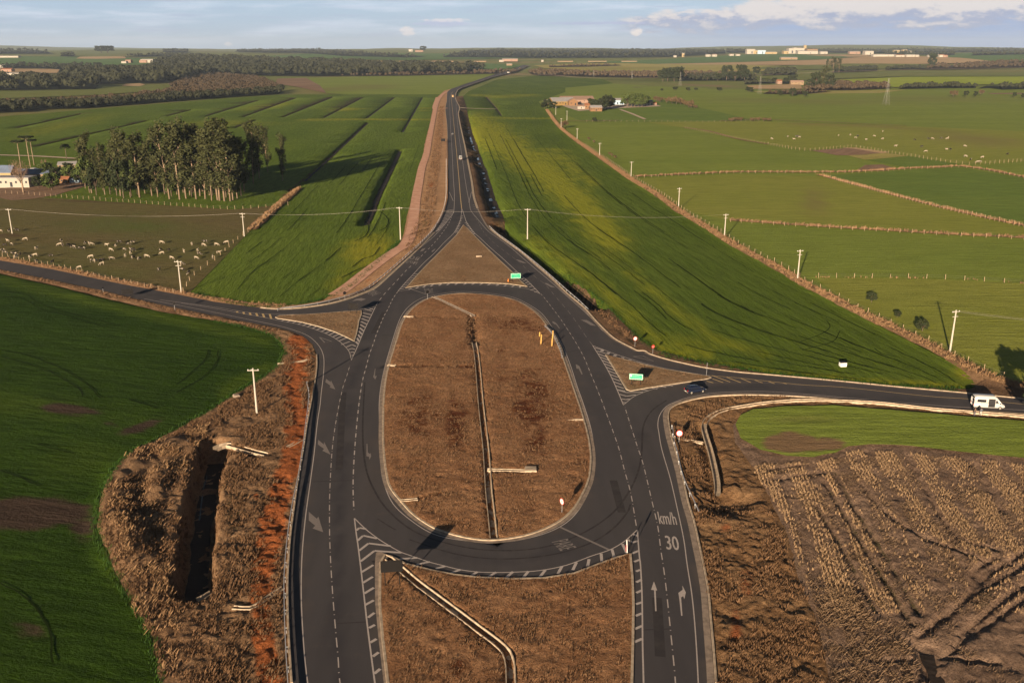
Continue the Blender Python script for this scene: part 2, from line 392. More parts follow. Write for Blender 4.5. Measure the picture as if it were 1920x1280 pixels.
M['mud_shade'] = simple('wet_mud_shade', (.030, .022, .017), .8, .2, var=.2)  # near-black mud, also the painted shade of the ditch bottoms
def mk_water():
    t = NT('water'); t.bump(t.noise(1.5, 3), .5, .08); return t.done((.012, .016, .018), .12, .35)
M['water'] = mk_water()
def mk_leaf(name, a, b, trans=.0):
    t = NT(name); o = t.n.new('ShaderNodeObjectInfo')
    v = t.ramp(t.noise(.5, 4), .3, .7); v2 = t.ramp(t.noise(3.0, 3), .3, .75)
    c_ = t.mix(v, a, b); c_ = t.mix(t.math('MULTIPLY', v2, .5), c_, tuple(q*.55 for q in a))
    c_ = t.mix(t.math('MULTIPLY', o.outputs['Random'], .35), c_, tuple(q*1.25 for q in b))
    return t.done(c_, .85, .12)
M['leaf_gum'] = mk_leaf('leaf_gum', (.036, .044, .017), (.066, .070, .028))
M['leaf_dark'] = mk_leaf('leaf_dark', (.020, .030, .013), (.038, .046, .02))
M['leaf_green'] = mk_leaf('leaf_green', (.045, .075, .02), (.08, .10, .028))
M['leaf_brown'] = mk_leaf('leaf_brown', (.10, .070, .036), (.135, .095, .05))
M['twig'] = mk_leaf('twig', (.20, .13, .09), (.26, .17, .12))
M['bark'] = simple('bark', (.32, .235, .165), .9, .1, var=.2)
M['bark_dark'] = simple('bark_dark', (.16, .12, .09), .9, .1, var=.2)
M['straw'] = mk_leaf('straw', (.22, .145, .082), (.33, .225, .13))
M['straw_mid'] = mk_leaf('straw_mid', (.14, .092, .055), (.23, .155, .095))
M['straw_dark'] = mk_leaf('straw_dark', (.105, .060, .031), (.17, .100, .054))
M['straw_tan'] = mk_leaf('straw_tan', (.19, .115, .06), (.27, .17, .09))
M['crop_blade'] = mk_leaf('crop_blade', (.016, .045, .005), (.030, .065, .009))
# ------------------------------------------------------------------ relief of the near ground
DITCH_L = [(402, 832), (392, 862), (382, 905), (374, 960), (367, 1020), (362, 1065), (360, 1108)]
relief(DITCH_L, 3.3, -4.2, .50)
relief([(425, 838), (452, 843), (490, 850)], 1.6, -1.0, .2)
relief([(330, 835), (265, 850), (228, 890), (212, 950), (212, 1000), (232, 1050)], 4.5, .95, .1)
relief([(240, 985), (262, 1030)], 3.5, .7, .1)
relief([(300, 880), (290, 930)], 3.0, .8, .1)
WAT_R = [(866, 190), (871, 212), (877, 238), (882.5, 260), (887.5, 276), (895, 294), (900, 310), (905, 320), (909, 335), (912.5, 347.5), (916, 360), (919, 372.5), (924, 385), (931, 401), (936, 416)]
relief(WAT_R[1:], 5.4, -3.6, .42, -3.0)
relief([(938, 420), (950, 436), (972, 456), (998, 475), (1024, 497), (1055, 523), (1088, 549), (1119, 575)], 3.4, -3.6, .5)
DLONG = [(750, 279), (730, 320), (710, 360), (695, 397), (684, 418)]
relief(DLONG, 3.6, -2.2, .35)
relief([(690, 228), (625, 287), (572, 335), (545, 356)], 2.6, -1.5, .3)
relief([(888, 592), (889, 620), (890, 645)], 2.0, -1.2, .2)
relief([(1320, 800), (1326, 830), (1338, 880), (1345, 930)], 2.8, -.9, .2)
relief([(1350, 950), (1400, 935)], 4.0, -1.0, .2)
relief([(1358, 912), (1400, 925), (1425, 945)], 2.4, .5, .1)
relief([(1740, 1215), (1752, 1260), (1775, 1310)], 2.2, -.55, .3)
VERGE_R = [(1025, 207), (1050, 240), (1085, 268), (1130, 300), (1187, 340), (1230, 366), (1277, 400), (1320, 426), (1362, 453), (1410, 480), (1460, 506), (1500, 531), (1560, 562), (1620, 593), (1690, 626), (1760, 662), (1800, 684), (1850, 708), (1900, 724), (1940, 736)]
relief(VERGE_R, 3.6, .75, .1)
DARKLINES = [[(33, 239), (153, 213)], [(67, 274), (215, 240), (275, 226)], [(387, 217), (483, 188)], [(457, 218), (555, 183)], [(530, 219), (623, 182)],
             [(607, 220), (680, 182.5)], [(687, 221), (739, 182.5)], [(755, 246), (792, 182.5)], [(440, 239), (480, 224)], [(313, 217), (360, 205)], [(911, 181), (930, 202), (940, 216)]]
for q in DARKLINES: relief(q, 1.7, -1.2, .35)
# channel beds inside the islands
CH_OVAL = [(889, 642), (893, 662), (897, 700), (902, 760), (911, 840), (914, 883), (917, 925), (922, 970), (926, 1010)]
CH_BOT = [(729, 1047), (757, 1072), (787, 1097), (841, 1137), (890, 1174), (942, 1214), (955, 1238), (958, 1280), (960, 1380)]
CH_DIAG = [(812, 556), (850, 574), (888, 592)]
CH_SIDE = [(914, 881), (950, 882), (988, 883)]
relief(CH_OVAL, .9, -.42, .5); relief(CH_BOT, .9, -.42, .5); relief(CH_DIAG, .8, -.35, .5); relief(CH_SIDE, .7, -.35, .5)
for q in ([(760, 594), (820, 596), (886, 597)], [(732, 686), (810, 687), (888, 688)], [(783, 936), (830, 925)]): relief(q, .9, -.28, .1)
TRACKS = [[(1545, 900), (1580, 960), (1640, 1060), (1712, 1172)], [(1565, 885), (1600, 950), (1665, 1050), (1722, 1150)], [(1530, 950), (1580, 1030), (1640, 1145)],
          [(1615, 905), (1660, 960), (1740, 1010), (1850, 1050)], [(1700, 1210), (1760, 1165), (1830, 1110), (1920, 1060), (2000, 1020)], [(1720, 1190), (1790, 1140), (1850, 1080), (1920, 1035)],
          [(1790, 1210), (1850, 1170), (1920, 1125), (2000, 1080)], [(1800, 1190), (1860, 1140), (1920, 1095)], [(1820, 1110), (1845, 1070), (1900, 1055)], [(1440, 900), (1490, 893), (1545, 886)], [(1440, 882), (1500, 873)],
          [(1820, 1095), (1830, 1065), (1870, 1045)], [(1650, 1240), (1740, 1235), (1800, 1215)], [(1870, 1240), (1800, 1235), (1760, 1225)], [(1830, 870), (1880, 960)], [(1700, 850), (1790, 1000), (1870, 1030)]]
for q in TRACKS: relief(q, .7, -.42, .1)
OVAL = [(719, 780), (718.7, 820), (721, 858), (727.5, 901), (737, 921), (751, 938), (774, 963), (805.6, 985), (833, 997), (876, 1008), (917, 1012.5), (960, 1008.5), (999, 999.5), (1042, 981), (1073, 956), (1091, 928), (1103.7, 897), (1107.6, 858), (1102.6, 819), (1090, 772), (1075, 728), (1062, 690), (1049, 655), (1031, 620), (1010, 592), (985, 573), (958, 561), (925, 554.5), (885, 551), (855, 551), (820, 556), (797, 563), (775, 578), (762, 593), (752, 612), (742, 645), (731, 680), (724, 710), (720, 745)]
BOT = [(722, 1040), (735, 1044), (760, 1057), (810, 1069.5), (852, 1077.6), (900, 1083), (962, 1085.5), (1019, 1084), (1077, 1075), (1124, 1057), (1160, 1044), (1182, 1038), (1185.8, 1084), (1187.7, 1131), (1186.5, 1210), (1184.6, 1280), (1183, 1390), (748, 1390), (727.5, 1280), (717.7, 1194), (712.5, 1131), (713, 1080), (714, 1054)]
# ------------------------------------------------------------------ surface patches
def zoff(L, D): return (L-10)*.03*(1+D/600)
def attr_eval(px, py, blobs, wob):
    v = np.zeros(px.shape)
    for b in blobs:
        if b[0] == 'e':
            _, cx, cy, rx, ry, rot, s = b
            c_, s_ = math.cos(R(rot)), math.sin(R(rot)); u = (px-cx)*c_+(py-cy)*s_; w = -(px-cx)*s_+(py-cy)*c_
            v = np.maximum(v, s*(1-ss(np.sqrt((u/rx)**2+(w/ry)**2)*wob)))
        else:
            _, P, hw, s = b
            v = np.maximum(v, s*(1-ss(pldist(px, py, P)*wob/hw)))
    return v
RINGS = [(0, 150, 1), (150, 300, 1.7), (300, 600, 4), (600, 1200, 10), (1200, 2500, 26), (2500, 6000, 70), (6000, 26000, 160)]
def patch(name, px, mat, L, s0=1.6, smooth=False, rough=0.0, rscale=.6, attrs=None, ctrl=True, kind='structure', parent=None, edge=1.6, hfun=None, wave=0.0, gp=None, dip=1.0):
    P = cr(px, 5, True) if smooth else np.asarray(px, float)
    B = G(P) if gp is None else gp
    # densify borders
    out = []
    for i in range(len(B)):
        a, b = B[i], B[(i+1) % len(B)]; L_ = np.hypot(*(b-a)[:2]); D = max(60, np.hypot(*a[:2]))
        step = max(s0*1.2, D*.012) if D > 300 else max(s0*1.2, 1.2)
        n = max(1, min(400, int(L_/step)))
        for k in range(n): out.append(a+(b-a)*k/n)
    B = np.array(out)
    if wave:
        B[:, 0] += (fbm(B[:, 0]*.35, B[:, 1]*.35, 3)-.5)*wave*2; B[:, 1] += (fbm(B[:, 0]*.35+40, B[:, 1]*.35, 3)-.5)*wave*2
    x0, y0 = B[:, 0].min(), B[:, 1].min(); x1, y1 = B[:, 0].max(), B[:, 1].max()
    ins = []
    for a, b, k in RINGS:
        s = s0*k
        xa, xb = max(x0, -b), min(x1, b); ya, yb = max(y0, -10), min(y1, b)
        if xa >= xb or ya >= yb: continue
        nx, ny = int((xb-xa)/s)+1, int((yb-ya)/s)+1
        if nx*ny > 2500000: s *= math.sqrt(nx*ny/2.5e6); nx, ny = int((xb-xa)/s)+1, int((yb-ya)/s)+1
        gx, gy = np.meshgrid(xa+s*(np.arange(nx)+.5), ya+s*(np.arange(ny)+.5)); gx = gx.ravel(); gy = gy.ravel()
        gx = gx+RNG.uniform(-.25, .25, gx.shape)*s; gy = gy+RNG.uniform(-.25, .25, gy.shape)*s
        D = np.hypot(gx, gy); m = (D >= a) & (D < b)
        pxx, pyy = PX(gx, gy); m &= (pxx > -900) & (pxx < 2900) & (pyy < 1500)
        gx, gy = gx[m], gy[m]
        if not len(gx): continue
        m = inside(gx, gy, B); gx, gy = gx[m], gy[m]
        if len(gx):
            m = pldist(gx, gy, B, True) > .35*s; ins.append(np.stack([gx[m], gy[m]], 1))
    if s0 > .7:
        for W, half, h, flat in RELIEF:
            if W[:, 0].max() < x0 or W[:, 0].min() > x1 or W[:, 1].max() < y0 or W[:, 1].min() > y1: continue
            seg = np.diff(W[:, :2], axis=0); LL = np.hypot(seg[:, 0], seg[:, 1]); tot = LL.sum(); n = int(min(500, tot/max(.8, half*.45)))+2
            cum = np.concatenate([[0], np.cumsum(LL)]); q = np.linspace(0, tot, n)
            X = np.interp(q, cum, W[:, 0]); Y = np.interp(q, cum, W[:, 1]); TX = np.gradient(X); TY = np.gradient(Y); N_ = np.hypot(TX, TY)+1e-9
            for o in (-1.05, -.7, -.4, -.15, .15, .4, .7, 1.05):
                gx = X-TY/N_*o*half; gy = Y+TX/N_*o*half; m = inside(gx, gy, B); gx, gy = gx[m], gy[m]
                if len(gx):
                    m = pldist(gx, gy, B, True) > .3*s0*.3; ins.append(np.stack([gx[m], gy[m]], 1))
    pts = np.concatenate([B[:, :2]]+ins) if ins else B[:, :2]
    cx, cy = pts.mean(0)
    res = geometry.delaunay_2d_cdt([Vector((p[0]-cx, p[1]-cy)) for p in pts.tolist()], [], [list(range(len(B)))], 1, 1e-4)
    V = np.array([(v.x, v.y) for v in res[0]])+(cx, cy); T = np.array([f if len(f) == 3 else f[:3] for f in res[2]], np.int32)
    x, y = V[:, 0], V[:, 1]; D = np.hypot(x, y)
    z = terrain(x, y)+(dips(x, y)*dip if dip else 0)+zoff(L, D)
    if dip == 0:
        isl = inside(x, y, G(cr(OVAL, 4, True))) | inside(x, y, G(BOT)); dz_ = dips(x, y, .5, .5); z = z+np.where(isl & (dz_ < -.5), dz_-.1, 0)
    if rough or hfun:
        e = ss(pldist(x, y, B, True)/edge)
        if rough: z = z+e*rough*((fbm(x*rscale, y*rscale, 4, .6)-.42)*2+(fbm(x*rscale*3.1, y*rscale*3.1, 3, .7)-.5)*1.0)
        if hfun: z = z+e*hfun(x, y)
    a = V[T[:, 0]]; b = V[T[:, 1]]; c_ = V[T[:, 2]]
    flip = ((b-a)[:, 0]*(c_-a)[:, 1]-(b-a)[:, 1]*(c_-a)[:, 0]) < 0
    T[flip] = T[flip][:, ::-1]
    o = mesh_obj(name, np.stack([x, y, z], 1), T, mat, parent, smooth=True, uniform=3)
    if kind and parent is None: o['kind'] = kind
    pxx, pyy = PX(x, y, z); wob = .45+1.1*fbm(x*.11, y*.11, 5, .6)
    for an, bl in (attrs or {}).items():
        at = o.data.attributes.new(an, 'FLOAT', 'POINT'); at.data.foreach_set('value', attr_eval(pxx, pyy, bl, wob).astype(np.float32))
    return o
def ribbon_geo(W, w0, w1=None, L=10.0, dz=0.0, zf=None, seg=None):
    """strip between offsets w0..w1 (metres left/right of the line W)"""
    W = np.asarray(W, float)
    if seg is None: seg = 3.0
    out = [W[0]]
    for i in range(len(W)-1):
        a, b = W[i], W[i+1]; d = np.hypot(*(b-a)[:2]); n = max(1, int(d/(seg*(1+np.hypot(*a[:2])/400))))
        for k in range(1, n+1): out.append(a+(b-a)*k/n)
    W = np.array(out); x, y = W[:, 0], W[:, 1]
    tx = np.gradient(x); ty = np.gradient(y); n_ = np.hypot(tx, ty)+1e-9; nx, ny = -ty/n_, tx/n_
    if w1 is None: w0, w1 = -w0/2, w0/2
    A = np.stack([x+nx*w1, y+ny*w1], 1); Bq = np.stack([x+nx*w0, y+ny*w0], 1); V = np.concatenate([A, Bq])
    D = np.hypot(V[:, 0], V[:, 1]); z = terrain(V[:, 0], V[:, 1])+zoff(L, D)+dz*(1+D/350)
    if zf is not None: z = z+zf(V[:, 0], V[:, 1])
    n = len(W)
    return np.column_stack([V, z]), [[i+n, i+1+n, i+1, i] for i in range(n-1)]
def resample(W, step):
    W = np.asarray(W, float); seg = np.diff(W, axis=0); LL = np.hypot(seg[:, 0], seg[:, 1]); cum = np.concatenate([[0], np.cumsum(LL)])
    n = max(2, int(round(cum[-1]/step))+1); q = np.linspace(0, cum[-1], n)
    return np.stack([np.interp(q, cum, W[:, k]) for k in range(W.shape[1])], 1), cum[-1]
def sub(W, a, b):
    W = np.asarray(W, float); seg = np.diff(W, axis=0); LL = np.hypot(seg[:, 0], seg[:, 1]); cum = np.concatenate([[0], np.cumsum(LL)])
    q = [a]+[c for c in cum if a < c < b]+[b]
    return np.stack([np.interp(q, cum, W[:, k]) for k in range(W.shape[1])], 1)
def plen(W): 
    seg = np.diff(np.asarray(W), axis=0); return float(np.hypot(seg[:, 0], seg[:, 1]).sum())
# ------------------------------------------------------------------ THE GROUND
def axis(lim):
    v = [0.0]; s = 2.0
    while v[-1] < lim:
        if v[-1] > 260: s *= 1.035
        v.append(v[-1]+s)
    return np.array(v)
ax = axis(24000); AX = np.concatenate([-ax[::-1][:-1], ax]); AY = np.concatenate([[-60., -30., 0, 20, 35, 50], 60+axis(24000)[0:]])
gx, gy = np.meshgrid(AX, AY); X, Y = gx.ravel(), gy.ravel(); D = np.hypot(X, Y)
Z = terrain(X, Y)+dips(X, Y, 2.2, 1.2)-.75*(1+D/900)
nx, ny = len(AX), len(AY); i = np.arange(nx-1)[None, :]+nx*np.arange(ny-1)[:, None]; i = i.ravel()
g = mesh_obj('ground', np.stack([X, Y, Z], 1), np.stack([i, i+1, i+1+nx, i+nx], 1), M['far_olive'], None, True, 4)
tag(g, kind='structure')
for an in ('yel', 'soil'):
    g.data.attributes.new(an, 'FLOAT', 'POINT').data.foreach_set('value', (np.clip(fbm(X/300, Y/300, 4)*2.2-1.2, 0, 1)*(D > 900)).astype(np.float32))
# --- far fields (photo outline, material, layer)
def field(px, m, L, name='field', **k): return patch(name, px, M[m], L, s0=k.pop('s0', 2.2), **k)
field([(-300, 190), (0, 184), (200, 176), (330, 166), (300, 157), (180, 166), (0, 170), (-300, 175)], 'far_olive', 2)
field([(-300, 124), (0, 122), (260, 121), (420, 114), (300, 109), (0, 104), (-300, 106)], 'far_green', 2)
field([(142, 109.5), (180, 110), (236, 109), (234, 105), (150, 106)], 'far_tan', 4)
field([(-300, 139), (60, 138), (108, 136), (112, 129), (0, 128), (-300, 128)], 'far_tan', 4)
field([(-50, 107), (30, 107), (20, 104), (-50, 102)], 'far_tan', 4)
field([(172, 151), (186, 152.5), (230, 144), (270, 140), (268, 137.5), (200, 139), (172, 144)], 'far_tan', 4)
field([(228, 160), (262, 161), (272, 158), (262, 155.5), (235, 157)], 'far_tan', 4)
field([(516, 156), (560, 163), (612, 174), (600, 160), (575, 146), (520, 147)], 'plough', 5)
field([(575, 145.5), (700, 142), (860, 138.5), (930, 137.5), (905, 146), (870, 157), (832, 171), (826, 179), (700, 180), (612, 174), (600, 160)], 'pasture', 3, attrs={'yel': [('e', 690, 163, 90, 7, -3, .9), ('e', 620, 168, 60, 5, 0, .9)], 'soil': []})
field([(690, 119), (900, 118), (985, 122), (940, 130), (860, 134), (800, 126)], 'far_green', 3)
field([(470, 106), (560, 101), (700, 99), (1000, 100), (1000, 108), (760, 112)], 'far_green', 2)
field([(1000, 122), (1120, 117.5), (1230, 118.5), (1420, 121.5), (1500, 124), (1560, 128), (1420, 133), (1300, 134), (1100, 132), (1020, 127)], 'far_yellow', 3, attrs={'yel': [('e', 1180, 128, 150, 4, 0, .9)], 'soil': []})
field([(1100, 116), (1240, 111), (1330, 106), (1420, 101), (1530, 101), (1600, 106.5), (1540, 111), (1400, 115.5), (1230, 119.5)], 'far_green', 4)
field([(1230, 120), (1400, 116), (1540, 111.5), (1620, 106.5), (1720, 105), (1800, 108), (1860, 114), (1800, 118), (1640, 121), (1450, 121.5)], 'far_tan', 5)
field([(1430, 125), (1560, 119), (1700, 118), (1745, 121), (1740, 128), (1600, 129), (1490, 130), (1420, 129)], 'far_olive', 5)
field([(1500, 102), (1620, 102), (1640, 106), (1560, 106.5)], 'far_tan', 4)
field([(1395, 143), (1560, 136.5), (1700, 132.5), (2000, 128), (2300, 126), (2300, 136), (1920, 142), (1700, 142.5), (1560, 147), (1480, 151)], 'far_olive', 4, attrs={'yel': [('e', 1840, 134, 140, 4, -2, .8)], 'soil': []})
field([(1570, 149), (1700, 143.5), (1920, 143), (2300, 140), (2300, 158), (1920, 156), (1800, 159), (1680, 163), (1610, 156)], 'far_bright', 5)
field([(1740, 112), (1800, 100), (1920, 95), (2300, 92), (2300, 112), (1960, 114), (1860, 114)], 'far_green', 3)
field([(1005, 147), (1240, 150), (1240, 158), (1140, 164), (1300, 166), (1500, 168), (1500, 159), (1400, 152), (1240, 148)], 'far_olive', 3, attrs={'soil': [('e', 1330, 161, 170, 5, 2, .9)], 'yel': []})
field([(1400, 160), (1500, 157), (1505, 166), (1410, 166)], 'far_tan', 5)
field([(1400, 171), (1540, 170), (1700, 168), (1650, 174), (1480, 176)], 'far_yellow', 5)
field([(1850, 174), (2200, 172), (2200, 176), (1860, 176)], 'plough', 5)
# --- the big meadows
GL = field([(-900, 470), (-900, 270), (0, 218), (150, 206), (300, 194), (420, 184), (530, 177), (832, 176), (818, 190), (812, 215), (805, 260), (790, 330), (775, 400), (757, 448), (700, 498), (645, 545), (565, 574), (480, 577), (352, 553), (0, 488)],
    'crop_left', 4, s0=1.5, rough=.10, attrs={
    'yel': [('e', 690, 468, 72, 46, -25, 1.4), ('e', 640, 520, 60, 18, -35, .6), ('p', [(560, 225), (700, 224), (815, 225)], 2.2, .9), ('e', 500, 200, 90, 7, -8, .5), ('e', 650, 205, 60, 5, -4, .8), ('e', 795, 205, 14, 8, 0, .8), ('e', 120, 235, 160, 14, -12, .45), ('e', 420, 232, 140, 9, 0, .5)],
    'soil': [('p', [(545, 356), (510, 392), (492, 410), (440, 452)], 7, .9), ('e', 90, 330, 80, 22, 8, .55), ('e', 80, 355, 90, 12, 3, .8), ('p', [(0, 290), (130, 298), (170, 304)], 2.5, .9), ('p', DLONG, 5, .9), ('p', [(690, 228), (625, 287), (572, 335), (545, 356)], 4, .9)]+[('p', q, 1.7, .9) for q in DARKLINES]})
field([(-700, 450), (-700, 380), (-100, 363), (0, 364), (180, 376), (440, 392), (515, 384), (508, 394), (485, 416), (352, 551), (0, 487)], 'paddock', 6, s0=1.5, rough=.08,
      attrs={'yel': [('e', 250, 425, 200, 25, 2, .8), ('e', 120, 500, 200, 14, 8, .5)], 'soil': [('e', 180, 378, 420, 6, 2, .8), ('e', 10, 442, 90, 8, 0, 1.0), ('e', 200, 450, 160, 7, 3, .6), ('e', 330, 420, 40, 3, 3, .6), ('e', 300, 520, 80, 8, 10, .55)]})
GRIGHT = [(880, 170), (930, 149), (1000, 142), (1130, 148), (1150, 156), (1060, 164), (1060, 172), (1010, 190), (1024, 207), (1048, 240), (1083, 268), (1128, 301), (1185, 342), (1228, 368), (1275, 402), (1318, 428), (1360, 455), (1408, 483), (1458, 509), (1498, 534), (1558, 565), (1618, 597), (1688, 632), (1758, 668), (1800, 692), (1838, 716), (1820, 729), (1690, 723), (1565, 712), (1440, 699), (1300, 674), (1232, 656), (1205, 640), (1181, 617.5), (1167, 604), (1151, 586), (1139, 577.5), (1122, 564), (1107, 549), (1089, 535), (1070, 523), (1050, 509), (1025, 490), (1000, 471), (986, 459), (957, 441), (947, 419), (936, 391), (929, 366), (920, 341), (911, 314), (902.5, 287.5), (893, 262), (886, 245), (880, 222), (874, 198), (868, 180)]
field(GRIGHT, 'crop_right', 4, s0=1.5, rough=.12, attrs={
    'yel': [('p', [(900, 250), (945, 270), (985, 300), (1030, 330), (1068, 365), (1110, 410), (1150, 455)], 40, 1.3), ('p', [(895, 225), (930, 240), (960, 262)], 22, .9), ('p', [(1040, 285), (1080, 320), (1110, 345)], 14, .8),
            ('p', [(1000, 450), (1060, 490), (1120, 530), (1180, 590), (1240, 640), (1330, 665)], 20, .62), ('p', [(1230, 652), (1330, 684), (1450, 700), (1600, 716), (1810, 726)], 12, .95),
            ('p', [(1120, 470), (1190, 520), (1260, 575), (1330, 630), (1440, 668)], 16, .55), ('e', 1810, 700, 30, 30, 0, .95), ('e', 1300, 640, 90, 16, 15, .5), ('p', [(880, 178), (940, 182), (1000, 178)], 4, .7), ('p', [(870, 220), (1000, 222), (1050, 222)], 2.5, .7), ('e', 1110, 340, 22, 12, 20, .8)],
    'soil': [('p', [(911, 181), (930, 202), (940, 216)], 3, .9), ('p', [(967, 182), (985, 192)], 1.6, .9), ('e', 985, 450, 16, 5, 20, .9)]})
PAST = [(1010, 190), (1060, 172), (1060, 164), (1150, 156), (1250, 162), (1500, 170), (1640, 166), (1800, 162), (2300, 160), (2900, 165), (2900, 900), (1940, 745), (1900, 728), (1850, 712), (1800, 690), (1690, 630), (1560, 565), (1500, 535), (1362, 457), (1277, 404), (1187, 344), (1130, 303), (1085, 270), (1050, 242), (1024, 208)]
field(PAST, 'pasture', 3, s0=1.8, rough=.05, attrs={'yel': [('e', 1500, 190, 300, 9, 1, .55), ('e', 1750, 186, 260, 10, 0, .5)], 'soil': []})
field([(1130, 188), (1240, 186), (1330, 205), (1420, 226), (1210, 228), (1090, 226), (1060, 215), (1060, 200)], 'pasture_dark', 5, s0=2)
field([(1052, 229), (1210, 229), (1290, 240), (1440, 271), (1510, 282), (1590, 300), (1680, 312), (1600, 322), (1380, 323), (1195, 331), (1130, 302)], 'pasture', 5, s0=2)
field([(1212, 229), (1420, 227), (1700, 236), (1930, 246), (2300, 262), (2300, 330), (1930, 301), (1860, 306), (1795, 306), (1700, 291), (1605, 276), (1580, 276), (1510, 281), (1440, 270), (1290, 240)], 'pasture_olive', 6, s0=2,
      attrs={'yel': [('e', 1830, 262, 160, 16, 5, .75), ('p', [(1480, 232), (1640, 236), (1800, 250)], 5, .6)], 'soil': [('e', 1900, 262, 70, 8, 3, .6)]})
field([(1520, 281.5), (1596, 277), (1660, 286), (1625, 290), (1570, 291)], 'plough', 7, s0=2)
field([(1578, 276.5), (1605, 276.5), (1668, 285), (1655, 287.5), (1610, 280)], 'far_tan', 8, s0=2)
field([(1588, 291), (1660, 286), (1702, 292), (1660, 296), (1622, 299)], 'far_yellow', 7, s0=2)
field([(1625, 300), (1665, 296), (1705, 292), (1797, 307), (1745, 312), (1700, 313), (1660, 306)], 'pasture_dark', 7, s0=2)
field([(1603, 321), (1622, 309), (1655, 308), (1685, 317), (1660, 320)], 'plough', 8, s0=2)
field([(1200, 334), (1380, 326), (1540, 330), (1700, 374), (1920, 425), (2300, 490), (2300, 480), (1920, 445), (1700, 434), (1440, 418), (1368, 412), (1290, 396)], 'pasture_olive', 5, s0=1.8, attrs={'yel': [('e', 1530, 380, 50, 30, 80, .8)], 'soil': []})
field([(1545, 328), (1700, 318), (1800, 313), (1920, 333), (2300, 400), (2300, 480), (1920, 422), (1800, 396), (1700, 371), (1600, 345)], 'pasture_dark', 5, s0=1.8)
field([(1372, 417), (1440, 420), (1700, 436), (1920, 447), (2300, 480), (2300, 560), (1920, 528), (1700, 518), (1570, 517), (1500, 520), (1430, 480)], 'pasture', 5, s0=1.8, rough=.05)
field([(1530, 520), (1700, 520), (1920, 530), (2300, 560), (2900, 700), (2900, 900), (1940, 735), (1860, 705), (1800, 680), (1690, 622), (1600, 575)], 'pasture_olive', 5, s0=1.6, rough=.06)
# --- south-west crop and its bank
SWEDGE = [(300, 583), (400, 600), (470, 614), (508, 626), (527, 641), (533, 657), (524, 680), (500, 702), (440, 737), (380, 776), (325, 806), (275, 833), (228, 868), (203, 905), (186, 950), (184, 1000), (207, 1055), (245, 1122), (282, 1185), (298, 1240), (304, 1400)]
field([(-900, 370), (-300, 456), (0, 513), (100, 535), (200, 560)]+SWEDGE+[(-400, 1400), (-900, 900)], 'crop_dark', 4, s0=.9, rough=.16, rscale=.3, attrs={
    'yel': [('e', 60, 760, 260, 40, 5, .35), ('p', [(0, 525), (200, 572), (400, 615), (500, 640)], 18, .55), ('e', 150, 860, 120, 60, 0, .25), ('e', 230, 1060, 60, 90, 0, .3), ('p', [(500, 690), (420, 735)], 22, .5)],
    'soil': [('e', 130, 768, 120, 20, 6, 1.4), ('e', 205, 795, 40, 14, 20, .8), ('e', 60, 962, 190, 52, 2, 1.9), ('e', 150, 990, 60, 46, 30, 1.1), ('e', 265, 800, 80, 12, -18, 1.3), ('e', 60, 1180, 90, 30, 20, .9), ('p', [(300, 820), (240, 855), (205, 900), (186, 955)], 11, .75), ('e', 40, 1190, 60, 20, 25, .6), ('p', [(184, 1000), (207, 1055), (245, 1122), (282, 1185), (300, 1260)], 7, .7)]})
ASPH_L = [(558, 1400), (547, 1280), (543, 1220), (540, 1160), (539, 1100), (541, 1050), (545, 1000), (552, 948), (560, 890), (569, 840), (575, 800), (582, 762), (589, 725), (594, 690), (594, 665), (586, 645), (568, 630), (545, 621), (520, 614), (460, 603), (400, 591), (340, 579), (270, 564), (200, 546), (100, 525), (0, 505), (-300, 452), (-900, 350)]
bankpts = ASPH_L[::-1]+[(400, 1400), (304, 1400)]+SWEDGE[::-1][1:]+[(200, 559), (100, 534), (0, 512), (-300, 455), (-900, 368)]
patch('bank', bankpts, M['bank'], 8, s0=.33, rough=.46, rscale=.42, attrs={
    'red': [('p', [(561, 640), (566, 668), (556, 700), (550, 735), (560, 780), (556, 830), (545, 870), (524, 925), (508, 985), (494, 1050), (486, 1110), (490, 1170), (500, 1230), (510, 1300)], 36, 1.6), ('p', [(563, 700), (556, 800), (545, 870), (528, 960), (515, 1040), (508, 1100)], 22, .9), ('p', [(455, 1140), (500, 1130), (540, 1100)], 12, .9), ('e', 500, 1190, 35, 50, 0, .75), ('e', 560, 655, 14, 26, 0, 1.0), ('e', 540, 860, 22, 70, 10, .8), ('e', 480, 930, 10, 12, 0, .9)],
    'green': [('e', 440, 960, 45, 120, 5, .62), ('e', 455, 755, 60, 30, 0, .5), ('e', 500, 620, 22, 8, 10, .6), ('e', 420, 900, 30, 60, 0, .5)]}, edge=1.4, wave=.35)
